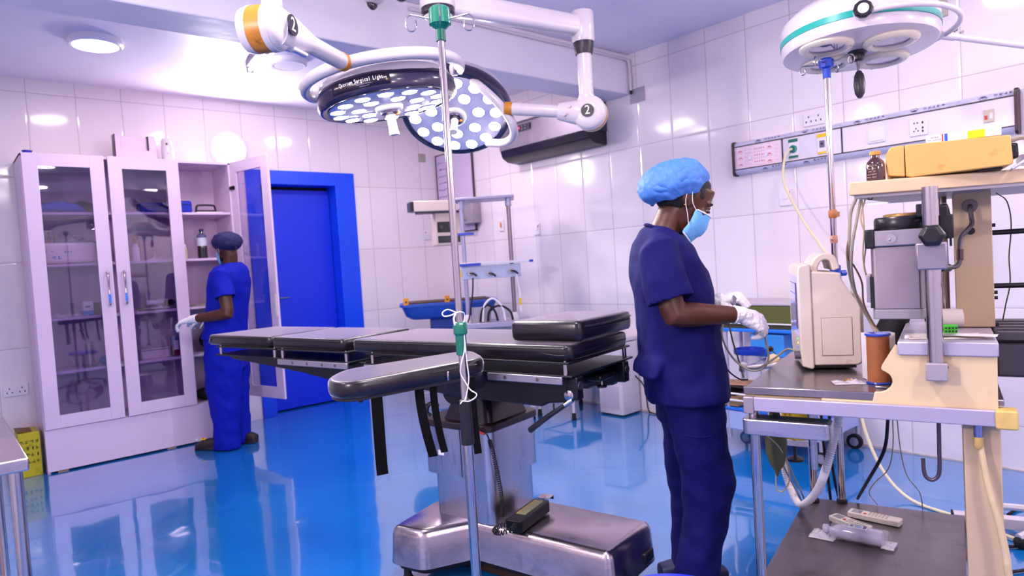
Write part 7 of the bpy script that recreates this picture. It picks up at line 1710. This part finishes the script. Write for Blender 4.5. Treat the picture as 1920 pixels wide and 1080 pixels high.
cp = finish(mb, 'surgical_cap', mat('navy_cap_cloth', '#12124e', .7, bump=.5, bscale=30), N2, body2, vox=.006, sm=4, disp=(.012, .04, 1))
MB().tube([H2(-.11, .0, -.02), H2(-.125, .01, -.045), H2(-.12, .015, -.065)], .004).build('cap_tie', M_hair, cp)
for s_ in (-1, 1):
    e_ = MB().sph(H2(.078, .029*s_, -.008), (.011, .012, .009), 12, 8).build('eye', mat('eye_white', '#d9cfcf', .2), body2); MB().sph(H2(.086, .029*s_, -.009), (.005, .006, .006), 10, 8).build('iris', mat('iris_dark', '#1a0e0a', .1), e_)
    MB().tube([H2(.088, .013*s_, .014), H2(.089, .029*s_, .019), H2(.076, .046*s_, .014)], .0028, seg=6).build('eyebrow', M_hair, body2)
mb = MB(); rows = []
for i in range(7):
    t = i/6; row = []
    for j in range(13):
        u = (j/12-.5)*2; a = u*R(78); fw_ = .100+.018*math.sin(PI*t)-.02*t; row.append(H2(fw_*max(.12, math.cos(a))+.004, .068*math.sin(a), -.025-.105*t*(1-.2*u*u)-.008*abs(u)))
    rows.append(mb.ring(row))
for a, b in zip(rows, rows[1:]): mb.skin(a, b, closed=False)
mk_ = mb.build('face_mask', M_mask, body2, ang=180, solid=.0015)
for s_ in (-1, 1): MB().tube([H2(.03, .068*s_, -.035), H2(-.01, .080*s_, .015), H2(-.02, .08*s_, -.02), H2(.01, .072*s_, -.07), H2(.03, .064*s_, -.10)], .0013, seg=6).build('ear_loop', M_maskw, mk_)
mb = MB(); secs = []
for py, a, b, ry, tt in ((493, 418, 452, .08, 0), (500, 404, 460, .14, 0), (510, 396, 466, .180, 0), (525, 391, 469, .186, 0), (550, 389, 468, .172, 0), (580, 387, 466, .168, 0), (610, 383, 464, .178, 0), (632, 378, 463, .185, 0)):
    # seen partly from behind: picture width mixes depth and breadth
    c, rx = lx(a, b, py); rx = rx*.74; secs.append((c, rx, ry*.93, (1, 0, 0), (0, 1, 0)))
c, rx, ry, ax, ay = secs[-1]; secs.append((c, rx-.012, ry-.012, ax, ay)); secs.append((c+Vector((0, 0, .06)), rx-.018, ry-.018, ax, ay))
mb.loft(secs, seg=40, p=2.2)
for sh, el, s_ in ((sL, eL, 1), (sR, eR, -1)):
    limb(mb, [sh+Vector((0, -.05*s_, .01)), sh, sh.lerp(el, .35), sh.lerp(el, .6)], [.055, .068, .072, .075], seg=24, flat=.9, cup=.05)
top2 = finish(mb, 'scrub_top', M_scrub2, N2, body2, vox=.008, sm=5, disp=(.022, .11, 1))
mb = MB(); secs = []
for py, a, b, ry in ((620, 384, 462, .165), (660, 384, 464, .17), (690, 386, 466, .165)):
    c, rx = lx(a, b, py); secs.append((c, rx*.8, ry*.9, (1, 0, 0), (0, 1, 0)))
mb.loft(secs, seg=32)
leg(.085, ((665, 384, 452, .088), (710, 388, 450, .085), (750, 394, 448, .08), (790, 402, 446, .074), (820, 404, 446, .074), (842, 404, 448, .076)))
leg(-.085, ((665, 412, 466, .088), (710, 416, 464, .085), (750, 424, 464, .08), (790, 430, 466, .074), (815, 434, 468, .074), (829, 436, 469, .076)))
finish(mb, 'scrub_trousers', M_scrub2, N2, body2, vox=.008, sm=5, disp=(.022, .10, 1))
for wr, el, ts, lab in ((wL, eL, -1, 1), (wR, eR, 1, 0)):
    mb = MB(); dv = (wr-el).normalized(); hand(mb, wr+dv*.01, dv+Vector((0, 0, -.05)), (0, .2, 1), ts, (20, 26, 34, 40), s=.95, spread=.3)
    limb(mb, [wr-dv*.05, wr-dv*.02, wr+dv*.02], [.034, .031, .029], seg=18)
    finish(mb, 'glove', M_glove, N2, body2, vox=.004, sm=3, label='white latex glove')
def clog(c, d, ch):
    d = Vector(d).normalized(); sd = Vector((-d.y, d.x, 0)); c = Vector(c)
    mb = MB()
    mb.loft([(c-d*.115+Vector((0, 0, .035)), .032, .034, (0, 0, 1), sd), (c-d*.07+Vector((0, 0, .042)), .040, .042, (0, 0, 1), sd), (c+Vector((0, 0, .042)), .040, .044, (0, 0, 1), sd), (c+d*.06+Vector((0, 0, .042)), .040, .050, (0, 0, 1), sd), (c+d*.11+Vector((0, 0, .034)), .032, .048, (0, 0, 1), sd), (c+d*.145+Vector((0, 0, .026)), .022, .034, (0, 0, 1), sd)], seg=22, p=2.7)
    mb.loft([(c-d*.118+Vector((0, 0, .004)), .004, .036, (0, 0, 1), sd), (c+Vector((0, 0, .008)), .010, .050, (0, 0, 1), sd), (c+d*.15+Vector((0, 0, .008)), .010, .040, (0, 0, 1), sd)], seg=20, p=3)
    o = finish(mb, 'clog', mat('brown_clog', '#2e1f22', .5), N2, body2, vox=.006, sm=3, label='dark brown clog')
    if ch:
        q = c+d*.085+Vector((0, 0, .080))+sd*.012
        for k in range(5): a = 2*PI*k/5; MB().sph(q+d*.014*math.cos(a)+sd*.014*math.sin(a), (.009, .009, .007), 12, 8).build('flower_petal', mat('flower_yellow', '#f2d414', .4), o)
        MB().sph(q+Vector((0, 0, .006)), (.005, .005, .005), 10, 8).build('flower_centre', mat('orange_key', '#e0702a', .4), o)
        MB().b2(q.x+.04, q.x+.065, q.y-.01, q.y+.01, .072, .082).build('white_charm', M_sw, o, bevel=.002)
cL = L(412, 850, .085); cR = L(452, 828, -.085)
clog((cL.x+.03, .085, 0), (1, .15, 0), True); clog((cR.x-.02, -.085, 0), (1, .05, 0), False)

# ================================================================== groups for things that come several times
GROUPS = {'round_ceiling_light': 'round ceiling lights', 'round_wall_light': 'round wall lights', 'surgical_light': 'ceiling surgical lights', 'dome_camera': 'dome cameras on the ceiling',
 'blank_plate': 'blank wall plates', 'wall_switch': 'wall switches', 'double_socket': 'double wall sockets', 'hanging_cable': 'cables falling from the top shelf of the trolley',
 'thin_cable': 'thin wires round the trolley', 'sampling_tube': 'grey tubes behind the front trolley leg', 'black_cable': 'black cables behind the trolley', 'paper_sheet': 'papers on the trolley deck',
 'remote_control': 'remote controls on the lower shelf', 'blue_pouch': 'blue pouches on the top cabinet shelf', 'dark_bag': 'dark bags in the cabinet', 'plastic_bag': 'plastic bags',
 'glass_ampoule': 'ampoules behind the white pack', 'plastic_bottle': 'bottles on the second cabinet shelf', 'sterile_pouch': 'sterile pouches on the third cabinet shelf',
 'floor_cable': 'floor cables at the right edge', 'probe_cable': 'monitor cables handled by the nurse', 'power_cable': 'power cables', 'person': 'nurses in blue scrubs'}
for o in COL.objects:
    if o.parent is None and 'label' in o.keys() and 'kind' not in o.keys():
        k = o.name.split('.')[0]
        if k in GROUPS and 'group' not in o.keys(): o['group'] = GROUPS[k]
